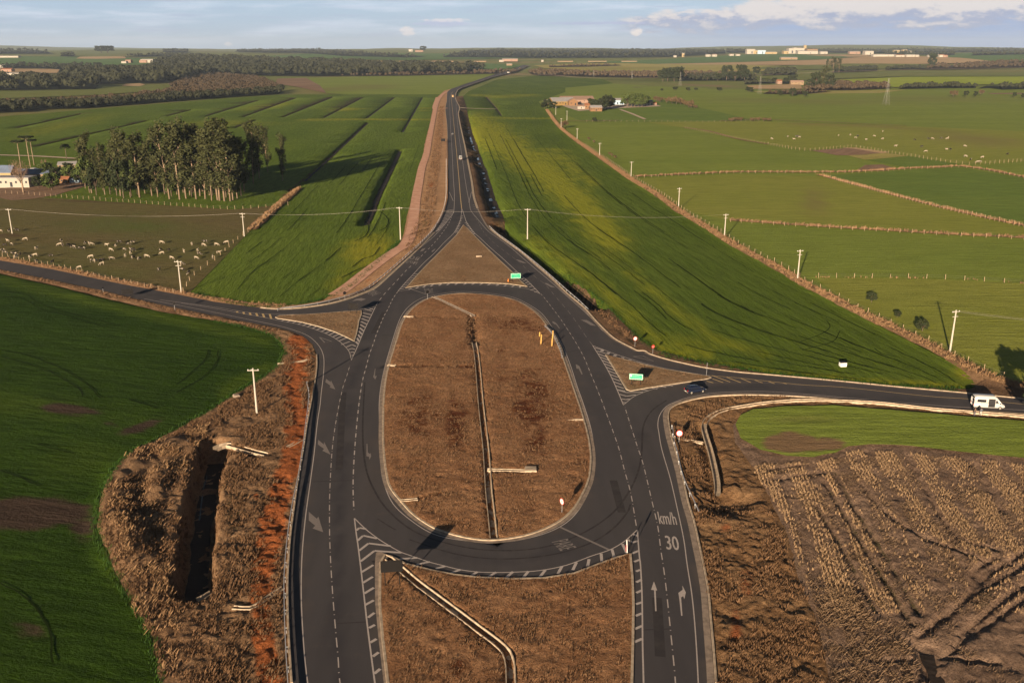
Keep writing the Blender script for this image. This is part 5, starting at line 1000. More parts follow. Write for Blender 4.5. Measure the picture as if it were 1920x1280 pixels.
# ------------------------------------------------------------------ guardrails
def guardrail(px, label, spacing=4.0, side=1, flare=True, zlev=.62):
    W = G(cr(px, 5), zlev); W[:, 2] = 0; W, Lr = resample(W, 1.0)
    base = W[len(W)//2].copy(); root = empty('guardrail', (base[0], base[1], 0)); x, y = W[:, 0]-base[0], W[:, 1]-base[1]
    tx = np.gradient(x); ty = np.gradient(y); n_ = np.hypot(tx, ty)+1e-9; nx, ny = -ty/n_*side, tx/n_*side
    tz = terrain(W[:, 0], W[:, 1])
    prof = [(0, .44), (.075, .49), (.075, .53), (.0, .585), (.0, .605), (.075, .66), (.075, .70), (0, .75), (-.012, .75), (.063, .70), (.063, .66), (-.012, .605), (-.012, .585), (.063, .53), (.063, .49), (-.012, .44)]
    m = len(prof); V = [(x[k]+nx[k]*a, y[k]+ny[k]*a, tz[k]+b) for k in range(len(x)) for a, b in prof]
    Fc = [[k*m+j, k*m+(j+1) % m, (k+1)*m+(j+1) % m, (k+1)*m+j] for k in range(len(x)-1) for j in range(m)]+[list(range(m)), [(len(x)-1)*m+j for j in range(m)][::-1]]
    mesh_obj('beam', V, Fc, M['steel'], root)
    pm = None; s = 0
    for k in range(0, len(x), int(spacing)):
        if s > 95: break
        if pm is None:
            b = MB(); b.box(-.06, .06, -.04, .04, -.4, .74, .01); p = b.build('post', M['steel'], root); pm = p
            b = MB(); b.box(-.08, .08, -.10, .08, .50, .79, .01); c_ = b.build('spacer', M['spacer'], p); cm = c_
        else:
            p = pm.copy(); COL.objects.link(p); p.parent = root; c_ = cm.copy(); COL.objects.link(c_); c_.parent = p
        p.location = (x[k]-nx[k]*.12, y[k]-ny[k]*.12, tz[k]); p.rotation_euler = (0, 0, math.atan2(ny[k], nx[k])-PI/2); s += 1
    tag(root, label, 'guardrail', 'steel guardrails at the junction'); return root
guardrail([(575, 716), (579, 738), (577, 765), (573, 794), (570, 822), (565.5, 851.5), (560, 887), (552, 925), (548.5, 942.5), (541, 990), (536, 1035), (533, 1080), (533, 1110), (534, 1162), (536.7, 1225), (540, 1276), (546, 1370)], 'long steel guardrail above the red soil on the lower left', 4, -1)
guardrail([(521, 579), (530, 577), (560, 573.5), (597.5, 567.5), (635, 558.5), (660, 551), (688, 539), (718, 516), (760, 480), (790, 453), (810, 431.5), (827, 403.5), (836, 372), (837, 335), (837, 260)], 'steel guardrail curving from the side road up the left of the main road', 4, -1)
guardrail([(1261, 798), (1264, 825), (1270, 846.6), (1276.7, 877.5), (1284.5, 901.6), (1295.6, 925.7), (1310, 957)], 'short steel guardrail beside the kerb at the right of the junction', 4, 1)
guardrail([(1021.4, 610.5), (1028.4, 616.6), (1035, 624), (1040.6, 632.5), (1045.3, 643.7), (1050, 654), (1052.3, 663), (1053.7, 670)], 'short curved guardrail on the upper right rim of the oval island', 2, -1)
guardrail([(918, 424), (932, 437), (950, 450), (976, 469), (1008, 495), (1037, 520), (1065, 545), (1085, 562), (1103, 579)], 'steel guardrail between the right carriageway and the ditch', 4, 1)
# ------------------------------------------------------------------ power poles and wires
def zat(x, y, L=9): return float(gz(np.array([x]), np.array([y]), L)[0])
TOPS = {}
def power_pole(key, bx_, by_, tx_, ty_, label, arms=1, az_=0.0):
    p = G([(bx_, by_)])[0]; dist = math.hypot(p[0], p[1]); zb = zat(p[0], p[1])
    # height from the photographed top: the ray through the top pixel at the pole's distance
    v = (640-ty_)/F; dy_, dz_ = CT+v*ST, -ST+v*CT; Ht = H+dz_*(p[1]/dy_)-zb; Ht = max(8.5, min(13.5, Ht))
    root = empty('power_pole', (p[0], p[1], zb), az_); b = MB(); n = 8
    b.tube([(0, 0, -.3), (0, 0, Ht)], [.24, .15], 8); b.build('shaft', M['pole'], root)
    b = MB(); b.box(-1.15, 1.15, -.07, .07, Ht-.55, Ht-.40, .02)
    if arms > 1: b.box(-.85, .85, -.06, .06, Ht-1.75, Ht-1.62, .02)
    b.build('crossarm', M['pole'], root)
    for q in (-1.0, -.35, 1.0):
        b = MB(); b.tube([(q, 0, Ht-.40), (q, 0, Ht-.30), (q, 0, Ht-.2)], [.05, .08, .03], 6); b.build('insulator', M['white'], root)
    TOPS[key] = [(p[0]+q*math.cos(az_), p[1]+q*math.sin(az_), zb+Ht-.18) for q in (-1.0, -.35, 1.0)]
    return tag(root, label, 'power pole', 'concrete power poles')
power_pole('P1', 482, 775, 476, 690, 'pale concrete power pole on the dry bank at the lower left', 1, .05)
power_pole('P2', 340, 547, 336, 488, 'concrete power pole with two crossarms at the paddock corner by the side road', 2, -.05)
power_pole('P3', 458, 442, 455, 399, 'concrete power pole on the right edge of the brown paddock', 2, -.1)
power_pole('P4', 23, 437, 18, 391, 'concrete power pole standing among cows at the far left of the paddock', 1, -.1)
power_pole('P5', 751, 448, 747, 388, 'concrete power pole between the bright crop and the dirt track', 1, -.1)
power_pole('P6', 989, 447, 991, 391, 'concrete power pole alone at the crop edge right of the main road', 1, .1)
for key, a, lb in (('P7', (1781, 659, 1791, 581), 'nearest and tallest power pole on the long diagonal fence'), ('P8', (1495, 526, 1499, 468), 'second power pole up the long diagonal fence from the van'),
        ('P9', (1358, 446, 1361, 401), 'third power pole up the long diagonal fence from the van'), ('P10', (1272, 391, 1274, 352), 'fourth power pole up the long diagonal fence from the van'),
        ('P11', (1183, 335, 1184, 303), 'power pole where the straw coloured cross hedge meets the diagonal fence'), ('P12', (1124, 295, 1126, 268), 'sixth power pole up the long diagonal fence from the van'),
        ('P13', (1082, 263, 1083, 241), 'seventh power pole up the long diagonal fence from the van'), ('P14', (1052, 242, 1052, 222), 'power pole beside brown bushes at the upper part of the diagonal fence'),
        ('P15', (1042, 215, 1042, 202), 'small distant power pole below the left end of the farm'), ('P16', (1063, 226, 1065, 208), 'leaning distant power pole just right of the diagonal fence top'), ('P17', (1025, 202, 1025, 187), 'farthest power pole in front of the dark tree left of the farm')):
    power_pole(key, *a, lb, 2 if a[1] > 380 else 1, .35)
def wires(a, b, label, sag=1.3, ext=None):
    root = empty('power_line', TOPS[a][1]); o0 = TOPS[a][1]
    for i in range(3):
        p = np.array(TOPS[a][i]); q = np.array(TOPS[b][i]) if b else p+np.array(ext)
        pts = [tuple(p*(1-t)+q*t-np.array([0, 0, sag*4*t*(1-t)])-np.array(o0)) for t in np.linspace(0, 1, 15)]
        MB().tube(pts, .012, 4).build('cable', M['wire'], root)
    tag(root, label, 'power line', 'overhead power lines')
wires('P4', 'P3', 'power line spanning the brown paddock', 2.0); wires('P3', 'P5', 'power line over the bright green crop', 1.6); wires('P5', 'P6', 'power line crossing over the main road', 1.4)
wires('P4', None, 'power line running out of the picture at the left', 1.0, (-60, -2, 0)); wires('P6', 'P9', 'power line across the large right crop field', 2.2)
wires('P7', None, 'power line running off the right edge from the tallest pole', 1.0, (45, -12, -.5))
# ------------------------------------------------------------------ fences
PROTO_POST = None
def fence(px, label, step=3.2, h=1.25, jit=.0, L=9, maxn=98, wires_=2, off=0.0, r=.075):
    global PROTO_POST
    W = G(cr(px, 5) if len(px) > 2 else px); Lt = plen(W); step = max(step, Lt/maxn); W, _ = resample(W, step); x, y = W[:, 0].copy(), W[:, 1].copy()
    if off:
        tx = np.gradient(x); ty = np.gradient(y); n_ = np.hypot(tx, ty); x, y = x-ty/n_*off, y+tx/n_*off
    z = gz(x, y, L); root = empty('fence', (x[0], y[0], z[0]))
    if PROTO_POST is None:
        b = MB(); b.tube([(0, 0, -.2), (.01, 0, 1.0)], [r, r*.85], 5); p = b.build('post', M['wood'], root); PROTO_POST = p; first = True
    else: first = False
    for k in range(len(x)):
        if first and k == 0: p = PROTO_POST
        else: p = PROTO_POST.copy(); COL.objects.link(p); p.parent = root
        p.location = (x[k]-x[0], y[k]-y[0], z[k]-z[0]); s = h*(.85+.3*random.random()); p.scale = (1.15, 1.15, s); p.rotation_euler = (random.uniform(-.06, .06), random.uniform(-.06, .06), random.uniform(0, 6))
    b = MB()
    for hz in ([.45, .85] if wires_ == 2 else [.7]):
        b.tube([(x[k]-x[0], y[k]-y[0], z[k]-z[0]+h*hz) for k in range(len(x))], .012, 3, False)
    b.build('wire', M['wire'], root); return tag(root, label, 'fence', 'wire fences with wooden posts')
fence([(-40, 474), (12, 482), (51, 490), (94, 498), (137, 507), (182, 518), (229, 528), (280, 539), (310, 545), (340, 550)], 'post and wire fence between the paddock and the side road', 3.4, 1.3)
fence([(344, 547), (357, 523), (367, 513), (389, 496), (411, 481), (442, 451), (471, 430), (490, 413), (540, 370), (560, 354)], 'post and wire fence between the brown paddock and the bright crop', 7.5, 1.4)
fence([(0, 362), (60, 365), (180, 374), (330, 385), (440, 392), (540, 384)], 'fence along the foot of the eucalyptus grove', 3.6, 1.5)
fence([(1097, 272), (1140, 300), (1200, 340), (1245, 366), (1292, 400), (1335, 425), (1378, 452), (1425, 478), (1480, 505), (1515, 530), (1575, 560), (1638, 592), (1708, 625), (1778, 660), (1818, 682), (1870, 704), (1925, 722)], 'long diagonal fence beside the power poles', 3.4, 1.35, L=10)
fence([(1195, 333), (1380, 325), (1600, 324), (1700, 318), (1800, 314), (1860, 322), (1920, 334)], 'farthest fence in the straw coloured cross hedge', 4.5, 1.5, L=10)
fence([(1545, 331), (1600, 347), (1700, 374), (1800, 399), (1920, 425)], 'slanting fence between two right hand pastures', 2.6, 1.8, L=10)
fence([(1370, 415), (1440, 420), (1560, 428), (1700, 436), (1800, 442), (1920, 448)], 'middle cross fence over the right hand pastures', 4.6, 1.4, L=10)
fence([(1535, 519), (1700, 520), (1800, 523), (1920, 531), (2000, 538)], 'nearest cross fence over the right hand pastures', 5.6, 1.4, L=6)
fence([(1440, 271), (1510, 282), (1580, 277), (1610, 277), (1700, 292), (1800, 307), (1860, 306), (1930, 301)], 'fence around the vegetable plot and cow pasture', 4.2, 1.9, L=8)
fence([(1285, 241), (1340, 252), (1400, 264), (1440, 271)], 'fence at the left end of the far cow pasture', 5, 1.6, L=12)
fence([(1100, 228), (1200, 228), (1350, 229), (1440, 226)], 'fence below the farm buildings', 6, 1.6, L=10)
# ------------------------------------------------------------------ signs
def post_at(px, py, L=9, z=None):
    p = G([(px, py)])[0]; return (p[0], p[1], zat(p[0], p[1], L) if z is None else z)
def round_sign(px, py, label, r=.5, hc=2.4, rot=0.0, text=None, back=False, z=None, shape='round'):
    root = empty('road_sign', post_at(px, py, z=z), rot); MB().tube([(0, .06, -.2), (0, .06, hc+r*.8)], .045, 6).build('post', M['steel'], root)
    def disc(rr, y0, y1, m, nm_, n=28, ph=0.0):
        b = MB(); P = [(rr*math.cos(2*PI*k/n+ph), hc+rr*math.sin(2*PI*k/n+ph)) for k in range(n)]; b.prism(P, y0, y1); return b.build(nm_, m, root)
    n, ph = (28, 0) if shape == 'round' else (8, PI/8) if shape == 'octagon' else (3, -PI/2)
    disc(r, 0, .03, M['sign_back'] if back else M['red'], 'panel', n, ph)
    if not back and shape != 'octagon': disc(r*(.80 if shape == 'round' else .66), -.012, -.002, M['white'], 'face', n, ph)
    if back: disc(r*.97, .032, .04, M['white'], 'face', n, ph)
    if text:
        V, Fc = glyphs(text, r*(1.0 if len(text) < 3 else .62)); V = [(v[0], -.018, hc-r*.34+v[1]) for v in V]; mesh_obj('lettering', V, Fc, M['white'] if shape == 'octagon' else M['black'], root)
    return tag(root, label, 'road sign')
round_sign(1273, 829, 'round white speed limit sign with red ring by the right guardrail', .62, 1.9, -.05, '30')
round_sign(1190.5, 650, 'round red ringed sign on the verge above the right triangle', .52, 2.2, .25, '30')
round_sign(1053, 962, 'round red ringed sign inside the oval island, turned sideways', .55, 2.0, -1.0, '30', z=.12)
round_sign(1224, 663, 'small red octagonal sign beside the east road kerb', .42, 1.9, .35, 'PARE', shape='octagon')
round_sign(647, 563, 'dark back of a round sign behind the upper left guardrail', .5, 2.3, .3, None, True)
round_sign(328, 583, 'dark back of a round sign on the verge of the side road', .5, 2.3, -.2, None, True)
round_sign(802, 562, 'dark back of a square sign at the top left rim of the oval island', .5, 2.3, .5, None, True, z=.12, shape='octagon')
round_sign(1325, 704, 'thin sign post seen edge on at the tip of the right triangle', .5, 2.7, 1.35, None, True)
round_sign(194, 548, 'slim twin marker post on the verge far along the side road', .25, 1.4, 1.2, None, True)
def board(px, py, w, h, hb, rot, label, front=True, rows_=(), z=None, arrow=None, bars_=3, border=True):
    root = empty('direction_sign', post_at(px, py, z=z), rot)
    for q in (-w*.33, w*.33): MB().box(q-.06, q+.06, .05, .17, -.3, hb+h*.9, .01).build('post', M['sign_back'], root)
    pn = MB().box(-w/2, w/2, 0, .045, hb, hb+h, .02).build('panel', M['sign_green'] if front else M['sign_back'], root)
    if front:
        b = MB(); t = .07; m_ = .09
        for x0, x1, z0, z1 in ((-w/2+m_, w/2-m_, hb+m_, hb+m_+t), (-w/2+m_, w/2-m_, hb+h-m_-t, hb+h-m_), (-w/2+m_, -w/2+m_+t, hb+m_+t, hb+h-m_-t), (w/2-m_-t, w/2-m_, hb+m_+t, hb+h-m_-t)): b.box(x0, x1, -.012, -.002, z0, z1)
        b.build('border', M['white'], root)
        for tx_, cx_, cz_, sz in rows_:
            V, Fc = glyphs(tx_, sz); V = [(cx_+v[0], -.014, cz_+v[1]) for v in V]; mesh_obj('lettering', V, Fc, M['white'], root)
        if arrow:
            ax_, az2, s, d = arrow; P = [(0, .5), (.45, 0), (.16, 0), (.16, -.5), (-.16, -.5), (-.16, 0), (-.45, 0)]; ca, sa = math.cos(d), math.sin(d)
            b = MB(); b.prism([(ax_+s*(p[0]*ca-p[1]*sa), az2+s*(p[0]*sa+p[1]*ca)) for p in P][::-1], -.014, -.003); b.build('arrow', M['white'], root)
    else:
        for k in range(bars_):
            zc = hb+h*(.06+.88*k/max(1, bars_-1)); MB().box(-w/2-.02, w/2+.02, .05, .12, zc-.03, zc+.03, .01).build('rail', M['concrete'], root)
    return tag(root, label, 'direction sign')
board(1192, 722, 3.0, 1.35, 1.2, -.18, 'large green direction sign with white lettering on the right triangle', True, (('—————', -.1, 2.05, .34), ('—————', .15, 1.62, .34), ('————', .1, 1.28, .3)), z=.12, arrow=(-1.15, 2.1, .55, .5))
board(967, 529, 3.2, 1.7, 1.1, .12, 'green direction sign at the right corner of the far triangle', True, (('————', -.3, 2.2, .4), ('————', .3, 1.7, .4), ('————', .0, 1.3, .35)), z=.12)
board(736, 1098, 3.0, 1.8, 2.1, .12, 'dark back of a board with pale rails at the tip of the bottom island', False, z=.12, bars_=4)
board(663, 588, 2.8, 1.7, 1.2, -.25, 'dark back of a board on the small left triangle', False, z=.12)
board(240, 557, 3.2, 1.7, .9, .25, 'black back of a large board on the side road verge', False, bars_=2)
board(831, 268, 3.4, 2.2, 1.2, 0, 'dark back of a board left of the main road far up', False, bars_=2)
# small white hut-like box in the crop
c0 = post_at(1580, 686); rt = empty('white_box', c0, .1); MB().box(-.75, .75, -.5, .5, 0, .95, .04).build('body', M['white'], rt); MB().box(-.8, .8, -.55, .55, .954, 1.08, .02).build('lid', M['black'], rt); tag(rt, 'small white box with a dark top standing alone in the right crop', 'box')
# red and white marker post, its tall thin neighbour, timber posts
c0 = post_at(1176, 1036, z=.0); rt = empty('marker_post', c0, 0); MB().tube([(0, 0, 0), (-.12, .1, 2.1)], .07, 6).build('post', M['white'], rt); MB().tube([(-.10, .08, .25), (-.13, .10, 1.3)], .10, 6).build('band', M['red'], rt); tag(rt, 'thin red and white marker post at the lower right gore', 'marker post')
c0 = post_at(1181, 1040, z=.1); rt = empty('lamp_post_sign', c0, 0); rt.name = 'sign_post'; MB().tube([(0, 0, 0), (0, 0, 2.9)], .05, 6).build('post', M['sign_back'], rt); MB().box(-.02, .02, -.35, .35, 2.1, 2.9, .01).build('panel', M['sign_back'], rt); tag(rt, 'slim sign seen edge on at the corner of the bottom island', 'road sign')
for q, hh, lb in (((1014, 646), 3.2, 'short leaning new timber post, second from the left by the curved guardrail'), ((1011.5, 632), 1.6, 'lowest new timber post, leftmost by the curved guardrail'), ((1034.5, 650), 2.6, 'nearer tall new timber post behind the curved guardrail'), ((1036, 635), 2.6, 'farther tall new timber post behind the curved guardrail')):
    c0 = post_at(*q, z=.12); o = MB().box(-.11, .11, -.11, .11, 0, hh*.8, .015).build('timber_post', M['wood_new']); o.location = c0; o.rotation_euler = (0, .05, .3); tag(o, lb, 'post', 'new timber posts by the curved guardrail')
c0 = post_at(953, 528.5, z=.12); rt = empty('traffic_cone', c0, 0); MB().box(-.28, .28, -.28, .28, 0, .06, .01).build('base', M['orange_soil'], rt); MB().tube([(0, 0, .06), (0, 0, .95)], [.22, .05], 10).build('cone', simple('orange_plastic', (.85, .22, .03), .5, .3), rt); tag(rt, 'small orange cone beside the far green sign', 'traffic cone')
c0 = post_at(898, 482, z=.12); rt = empty('stone_block', c0, .1); rt.name = 'concrete_slab'; MB().box(-1.0, 1.0, -.35, .35, 0, .4, .05).build('slab', M['concrete'], rt); tag(rt, 'low pale concrete slab lying in the far triangle', 'slab')
c0 = post_at(443, 745); o = MB().box(-.7, .7, -.45, .45, 0, .75, .2).build('rubble_heap', M['concrete_grey']); o.location = c0; o.rotation_euler = (.1, .1, .5); tag(o, 'small grey lump of rubble on the bank left of the power pole', 'rubble')
# ------------------------------------------------------------------ vehicles
M['glass'] = simple('dark_glass', (.015, .018, .022), .12, .6, var=0)
M['tyre'] = simple('tyre_rubber', (.02, .02, .02), .9, .1); M['rim'] = simple('alloy', (.5, .47, .42), .4, .5, .5); M['lamp_red'] = simple('lamp_red', (.6, .02, .02), .3, .5); M['lamp_white'] = simple('lamp_clear', (.8, .8, .78), .2, .6)
def loft(sections):
    """sections: list of (x, [(y,z)...]) closed rings of equal length"""
    V = []; n = len(sections[0][1])
    for x_, ring in sections: V += [(x_, p[0], p[1]) for p in ring]
    Fc = [[i*n+j, (i+1)*n+j, (i+1)*n+(j+1) % n, i*n+(j+1) % n] for i in range(len(sections)-1) for j in range(n)]
    Fc += [list(range(n))[::-1], [(len(sections)-1)*n+j for j in range(n)]][::1]
    return V, Fc
def wheel(root, x_, y_, r, w=.22):
    b = MB(); V = []; n = 20; rings = [(-w/2, r*.8), (-w/2, r*.96), (-w/2+.04, r), (w/2-.04, r), (w/2, r*.96), (w/2, r*.8)]
    for o_, rr in rings: V += [(rr*math.cos(2*PI*k/n), o_, rr*math.sin(2*PI*k/n)) for k in range(n)]
    b.add(V, [[i*n+k, i*n+(k+1) % n, (i+1)*n+(k+1) % n, (i+1)*n+k] for i in range(5) for k in range(n)]+[list(range(n))[::-1], [5*n+k for k in range(n)]])
    t = b.build('wheel', M['tyre'], root, False); t.location = (x_, y_, r)
    s = 1 if y_ > 0 else -1; b = MB(); yy = s*(w/2+.006); b.prism([(r*.62*math.cos(2*PI*k/12), r*.62*math.sin(2*PI*k/12)) for k in range(12)], min(yy, yy-s*.05), max(yy, yy-s*.05)); b.build('rim', M['rim'], t)
    return t
def car(name, pos, rot, paint, Lc=4.5, W=1.85, Hc=1.65, kind='suv', label='', cat='car'):
    root = empty(name, pos, rot); hw = W/2
    if kind == 'suv':
        P = [(-2.25, .55, .95, .92), (-2.2, .38, 1.0, .97), (-1.5, .25, 1.02, 1.0), (.9, .25, 1.0, 1.0), (1.6, .3, .95, .98), (2.1, .35, .82, .92), (2.27, .48, .70, .80)]
        C = [(-2.12, .98, 1.05, .92), (-1.85, .98, 1.58, .84), (-1.2, .98, Hc, .80), (.1, .98, Hc, .80), (.62, .98, 1.52, .82), (1.35, .96, 1.02, .88)]; r = .36; wx = (-1.4, 1.42)
    elif kind == 'van':
        P = [(-3.0, .5, 1.2, .95), (-2.95, .35, 1.3, 1.0), (1.6, .35, 1.3, 1.0), (2.3, .35, 1.15, .97), (2.8, .4, 1.0, .90), (2.95, .5, .8, .82)]
        C = [(-3.0, 1.1, 2.1, .94), (-2.9, 1.1, 2.55, .88), (-2.2, 1.1, Hc, .84), (.9, 1.1, Hc, .84), (1.35, 1.1, 2.42, .84), (2.35, 1.05, 1.25, .90)]; r = .36; wx = (-1.9, 2.05)
    elif kind == 'truck':
        P = [(-3.2, .6, .9, .95), (-3.1, .5, 1.0, 1.0), (3.1, .5, 1.0, 1.0), (3.25, .6, .9, .95)]
        C = [(-3.2, .98, Hc, .98), (-3.15, .98, Hc, 1.0), (1.5, .98, Hc, 1.0), (1.55, .98, Hc-.5, .96), (2.9, .98, Hc-.6, .92), (3.2, .98, 1.6, .95)]; r = .45; wx = (-1.9, 2.3)
    else:
        P = [(-2.05, .5, .82, .9), (-2.0, .32, .9, .97), (-1.2, .22, .92, 1.0), (.9, .22, .88, 1.0), (1.7, .3, .80, .96), (2.05, .45, .62, .8)]
        C = [(-1.75, .86, .95, .88), (-1.2, .86, Hc-.05, .78), (.0, .86, Hc, .78), (.35, .86, Hc-.06, .8), (1.1, .84, .9, .88)]; r = .31; wx = (-1.25, 1.3)
    def ring(zb, zt, k): 
        w_ = hw*k; c_ = .09; return [(-w_+c_, zb), (w_-c_, zb), (w_, zb+c_*1.5), (w_, (zb+zt)/2), (w_*.985, zt-c_), (w_-c_*1.6, zt), (-w_+c_*1.6, zt), (-w_*.985, zt-c_), (-w_, (zb+zt)/2), (-w_, zb+c_*1.5)]
    V, Fc = loft([(x_, ring(zb, zt, k)) for x_, zb, zt, k in P]); mesh_obj('body', V, Fc, paint, root, True)
    V, Fc = loft([(x_, ring(zb-.12, zt, k)) for x_, zb, zt, k in C]); cab = mesh_obj('cabin', V, Fc, paint if kind != 'car' else paint, root, kind != 'truck')
    def pane(xa, xb, za, zb_, s, nm_='side_window', inset=0.0, slope=0.0, m=None):
        # follows the cabin side at its own width
        ka = np.interp((xa+xb)/2, [c_[0] for c_ in C], [c_[3] for c_ in C]); yy = s*(hw*ka+.012)
        b = MB(); V_ = [(xa, yy, za), (xb, yy, za), (xb-slope, yy-s*.03, zb_), (xa+inset, yy-s*.03, zb_)]; V_ += [(a_, b_-s*.02, c_) for a_, b_, c_ in V_]
        b.add(V_, [(0, 1, 2, 3), (7, 6, 5, 4), (0, 4, 5, 1), (1, 5, 6, 2), (2, 6, 7, 3), (3, 7, 4, 0)]); return b.build(nm_, m or M['glass'], root)
    def screen(i, j, k, nm_, f=(.12, .85)):
        (xa, _, za, wa), (xb, _, zb_, wb) = C[i], C[j]; s = 1 if xb < xa else -1
        pts = []
        for t in f: pts.append((xa+(xb-xa)*t, (wa+(wb-wa)*t)*hw*.84, za+(zb_-za)*t))
        d = .02*k; V_ = [(pts[0][0]+d, -pts[0][1], pts[0][2]+.02), (pts[0][0]+d, pts[0][1], pts[0][2]+.02), (pts[1][0]+d, pts[1][1], pts[1][2]+.02), (pts[1][0]+d, -pts[1][1], pts[1][2]+.02)]; V_ += [(a_-d, b_, c_-.03) for a_, b_, c_ in V_]
        MB().add(V_, [(0, 1, 2, 3), (7, 6, 5, 4), (0, 4, 5, 1), (1, 5, 6, 2), (2, 6, 7, 3), (3, 7, 4, 0)]).build(nm_, M['glass'], root)
    screen(len(C)-1, len(C)-2, 1, 'windscreen'); screen(0, 1, -1, 'rear_window', (.15, .8))
    for s in (-1, 1):
        if kind == 'suv': pane(-1.75, -.55, 1.08, 1.45, s, inset=.15); pane(-.45, .75, 1.08, 1.45, s, slope=.35)
        elif kind == 'van':
            if s > 0: pane(-2.4, 1.0, 1.55, 2.1, s)
            pane(1.15, 1.95, 1.35, 1.95, s, slope=.5)
        elif kind == 'truck': pane(1.7, 2.7, 1.6, 2.2, s)
        else: pane(-1.4, .75, .96, 1.3, s, inset=.25, slope=.35)
        for x_ in wx: wheel(root, x_, s*(hw-.10), r)
        MB().box(P[-1][0]-.12, P[-1][0]+.02, s*hw*.62-.14, s*hw*.62+.14, .55, .72, .02).build('headlight', M['lamp_white'], root)
        MB().box(P[0][0]-.03, P[0][0]+.1, s*hw*.78-.1, s*hw*.78+.1, .72, .98, .02).build('taillight', M['lamp_red'], root)
        MB().box(C[-1][0]-.45, C[-1][0]-.25, s*hw*.98-.1, s*hw*.98+.12, C[-1][2]-.02, C[-1][2]+.14, .02).build('mirror', M['black'], root)
    MB().box(P[0][0]-.06, P[0][0]+.05, -hw*.85, hw*.85, .38, .55, .03).build('rear_bumper', M['rim'] if kind == 'suv' else M['black'], root); MB().box(P[-1][0]-.06, P[-1][0]+.04, -hw*.75, hw*.75, .36, .5, .03).build('front_bumper', M['black'], root)
    MB().box(P[0][0]-.075, P[0][0]-.062, -.22, .22, .56, .68).build('number_plate', M['white'], root)
    tag(root, label, cat); return root, C, hw
navy = simple('navy_paint', (.012, .018, .04), .18, .6, .2, var=0); cream = simple('white_van_paint', (.46, .46, .45), .35, .5, var=.02)
p = G([(1303, 735)])[0]
car('parked_car', (p[0], p[1], .0), R(20), navy, label='dark navy hatchback driving past the tip of the right triangle', kind='suv', Lc=4.4, Hc=1.6)
p = G([(1851, 764.5)])[0]; vroot, VC, vhw = car('van', (p[0], p[1], .05), R(-8), cream, W=2.0, Hc=2.72, kind='van', label='white high roofed van parked on the verge with its side door open', cat='van')
vroot.scale = (1.03, 1.03, 1.03)
yy = -vhw*.86
b = MB(); P_ = [(-.25, -vhw-.03, .52), (1.0, -vhw-.03, .52), (1.0, -vhw-.03, 1.2), (1.0, -vhw*.86-.05, 2.2), (-.25, -vhw*.86-.05, 2.2), (-.25, -vhw-.03, 1.2)]
b.add(P_+[(a_, b_+.06, c_) for a_, b_, c_ in P_], [(0, 1, 2, 5), (5, 2, 3, 4), (0, 6, 7, 1), (1, 7, 8, 2), (2, 8, 9, 3), (3, 9, 10, 4), (4, 10, 11, 5), (5, 11, 6, 0)]); b.build('door_opening', M['black'], vroot)
b = MB(); b.box(-2.4, -.75, yy-.085, yy-.06, 1.50, 2.02, .02); b.build('side_window', M['glass'], vroot)
b = MB(); b.box(-.2, .5, yy-.16, yy-.11, .66, .80, .02); b.build('step', M['rim'], vroot)
b = MB(); b.box(-1.75, -.35, -vhw-.14, -vhw-.08, .55, 1.45, .04); 
b.build('sliding_door', cream, vroot)
for q, rot, pm, kd, lb, ct, Hh in (((863.5, 300), PI/2+.05, cream, 'van', 'white minibus driving away on the main road, closest of the three vehicles up the road', 'minibus', 2.9), ((848.7, 253), -PI/2, simple('silver_paint', (.6, .6, .62), .3, .5, .3), 'car', 'small silver car coming down the main road', 'car', 1.45), ((849, 183), -PI/2+.1, simple('ochre_box', (.62, .42, .2), .6, .3), 'truck', 'ochre lorry far up the main road near the bend', 'lorry', 3.4),
        ((953, 137.5), .4, cream, 'truck', 'tiny white lorry on the farthest stretch of the main road', 'lorry', 3.4)):
    p = G([q])[0]; car('vehicle' if kd == 'x' else {'van': 'minibus', 'car': 'small_car', 'truck': 'lorry'}[kd], (p[0], p[1], p[2]+.02*(1+p[1]/350)), rot, pm, kind=kd, label=lb, cat=ct, Hc=Hh, W={'van': 2.2, 'car': 1.75, 'truck': 2.5}[kd])
# ------------------------------------------------------------------ bodies grown from a skeleton
def skin_mesh(name, joints, edges, root=0, sub=2):
    me = bpy.data.meshes.new(name); me.from_pydata([j[:3] for j in joints], edges, []); o = bpy.data.objects.new(name, me); COL.objects.link(o)
    md = o.modifiers.new('s', 'SKIN'); md.use_smooth_shade = True; 
    if not me.skin_vertices: 
        pass
    sv = me.skin_vertices[0].data if me.skin_vertices else None
    if sv:
        for i, j in enumerate(joints):
            r = j[3]; sv[i].radius = r if isinstance(r, tuple) else (r, r); sv[i].use_root = (i == root)
    m2 = o.modifiers.new('u', 'SUBSURF'); m2.levels = m2.render_levels = sub
    dg = bpy.context.evaluated_depsgraph_get(); dg.update(); ev = o.evaluated_get(dg); out = bpy.data.meshes.new_from_object(ev); bpy.data.objects.remove(o); out.name = name
    for pl in out.polygons: pl.use_smooth = True
    return out
def ensure_skin(me):
    return me
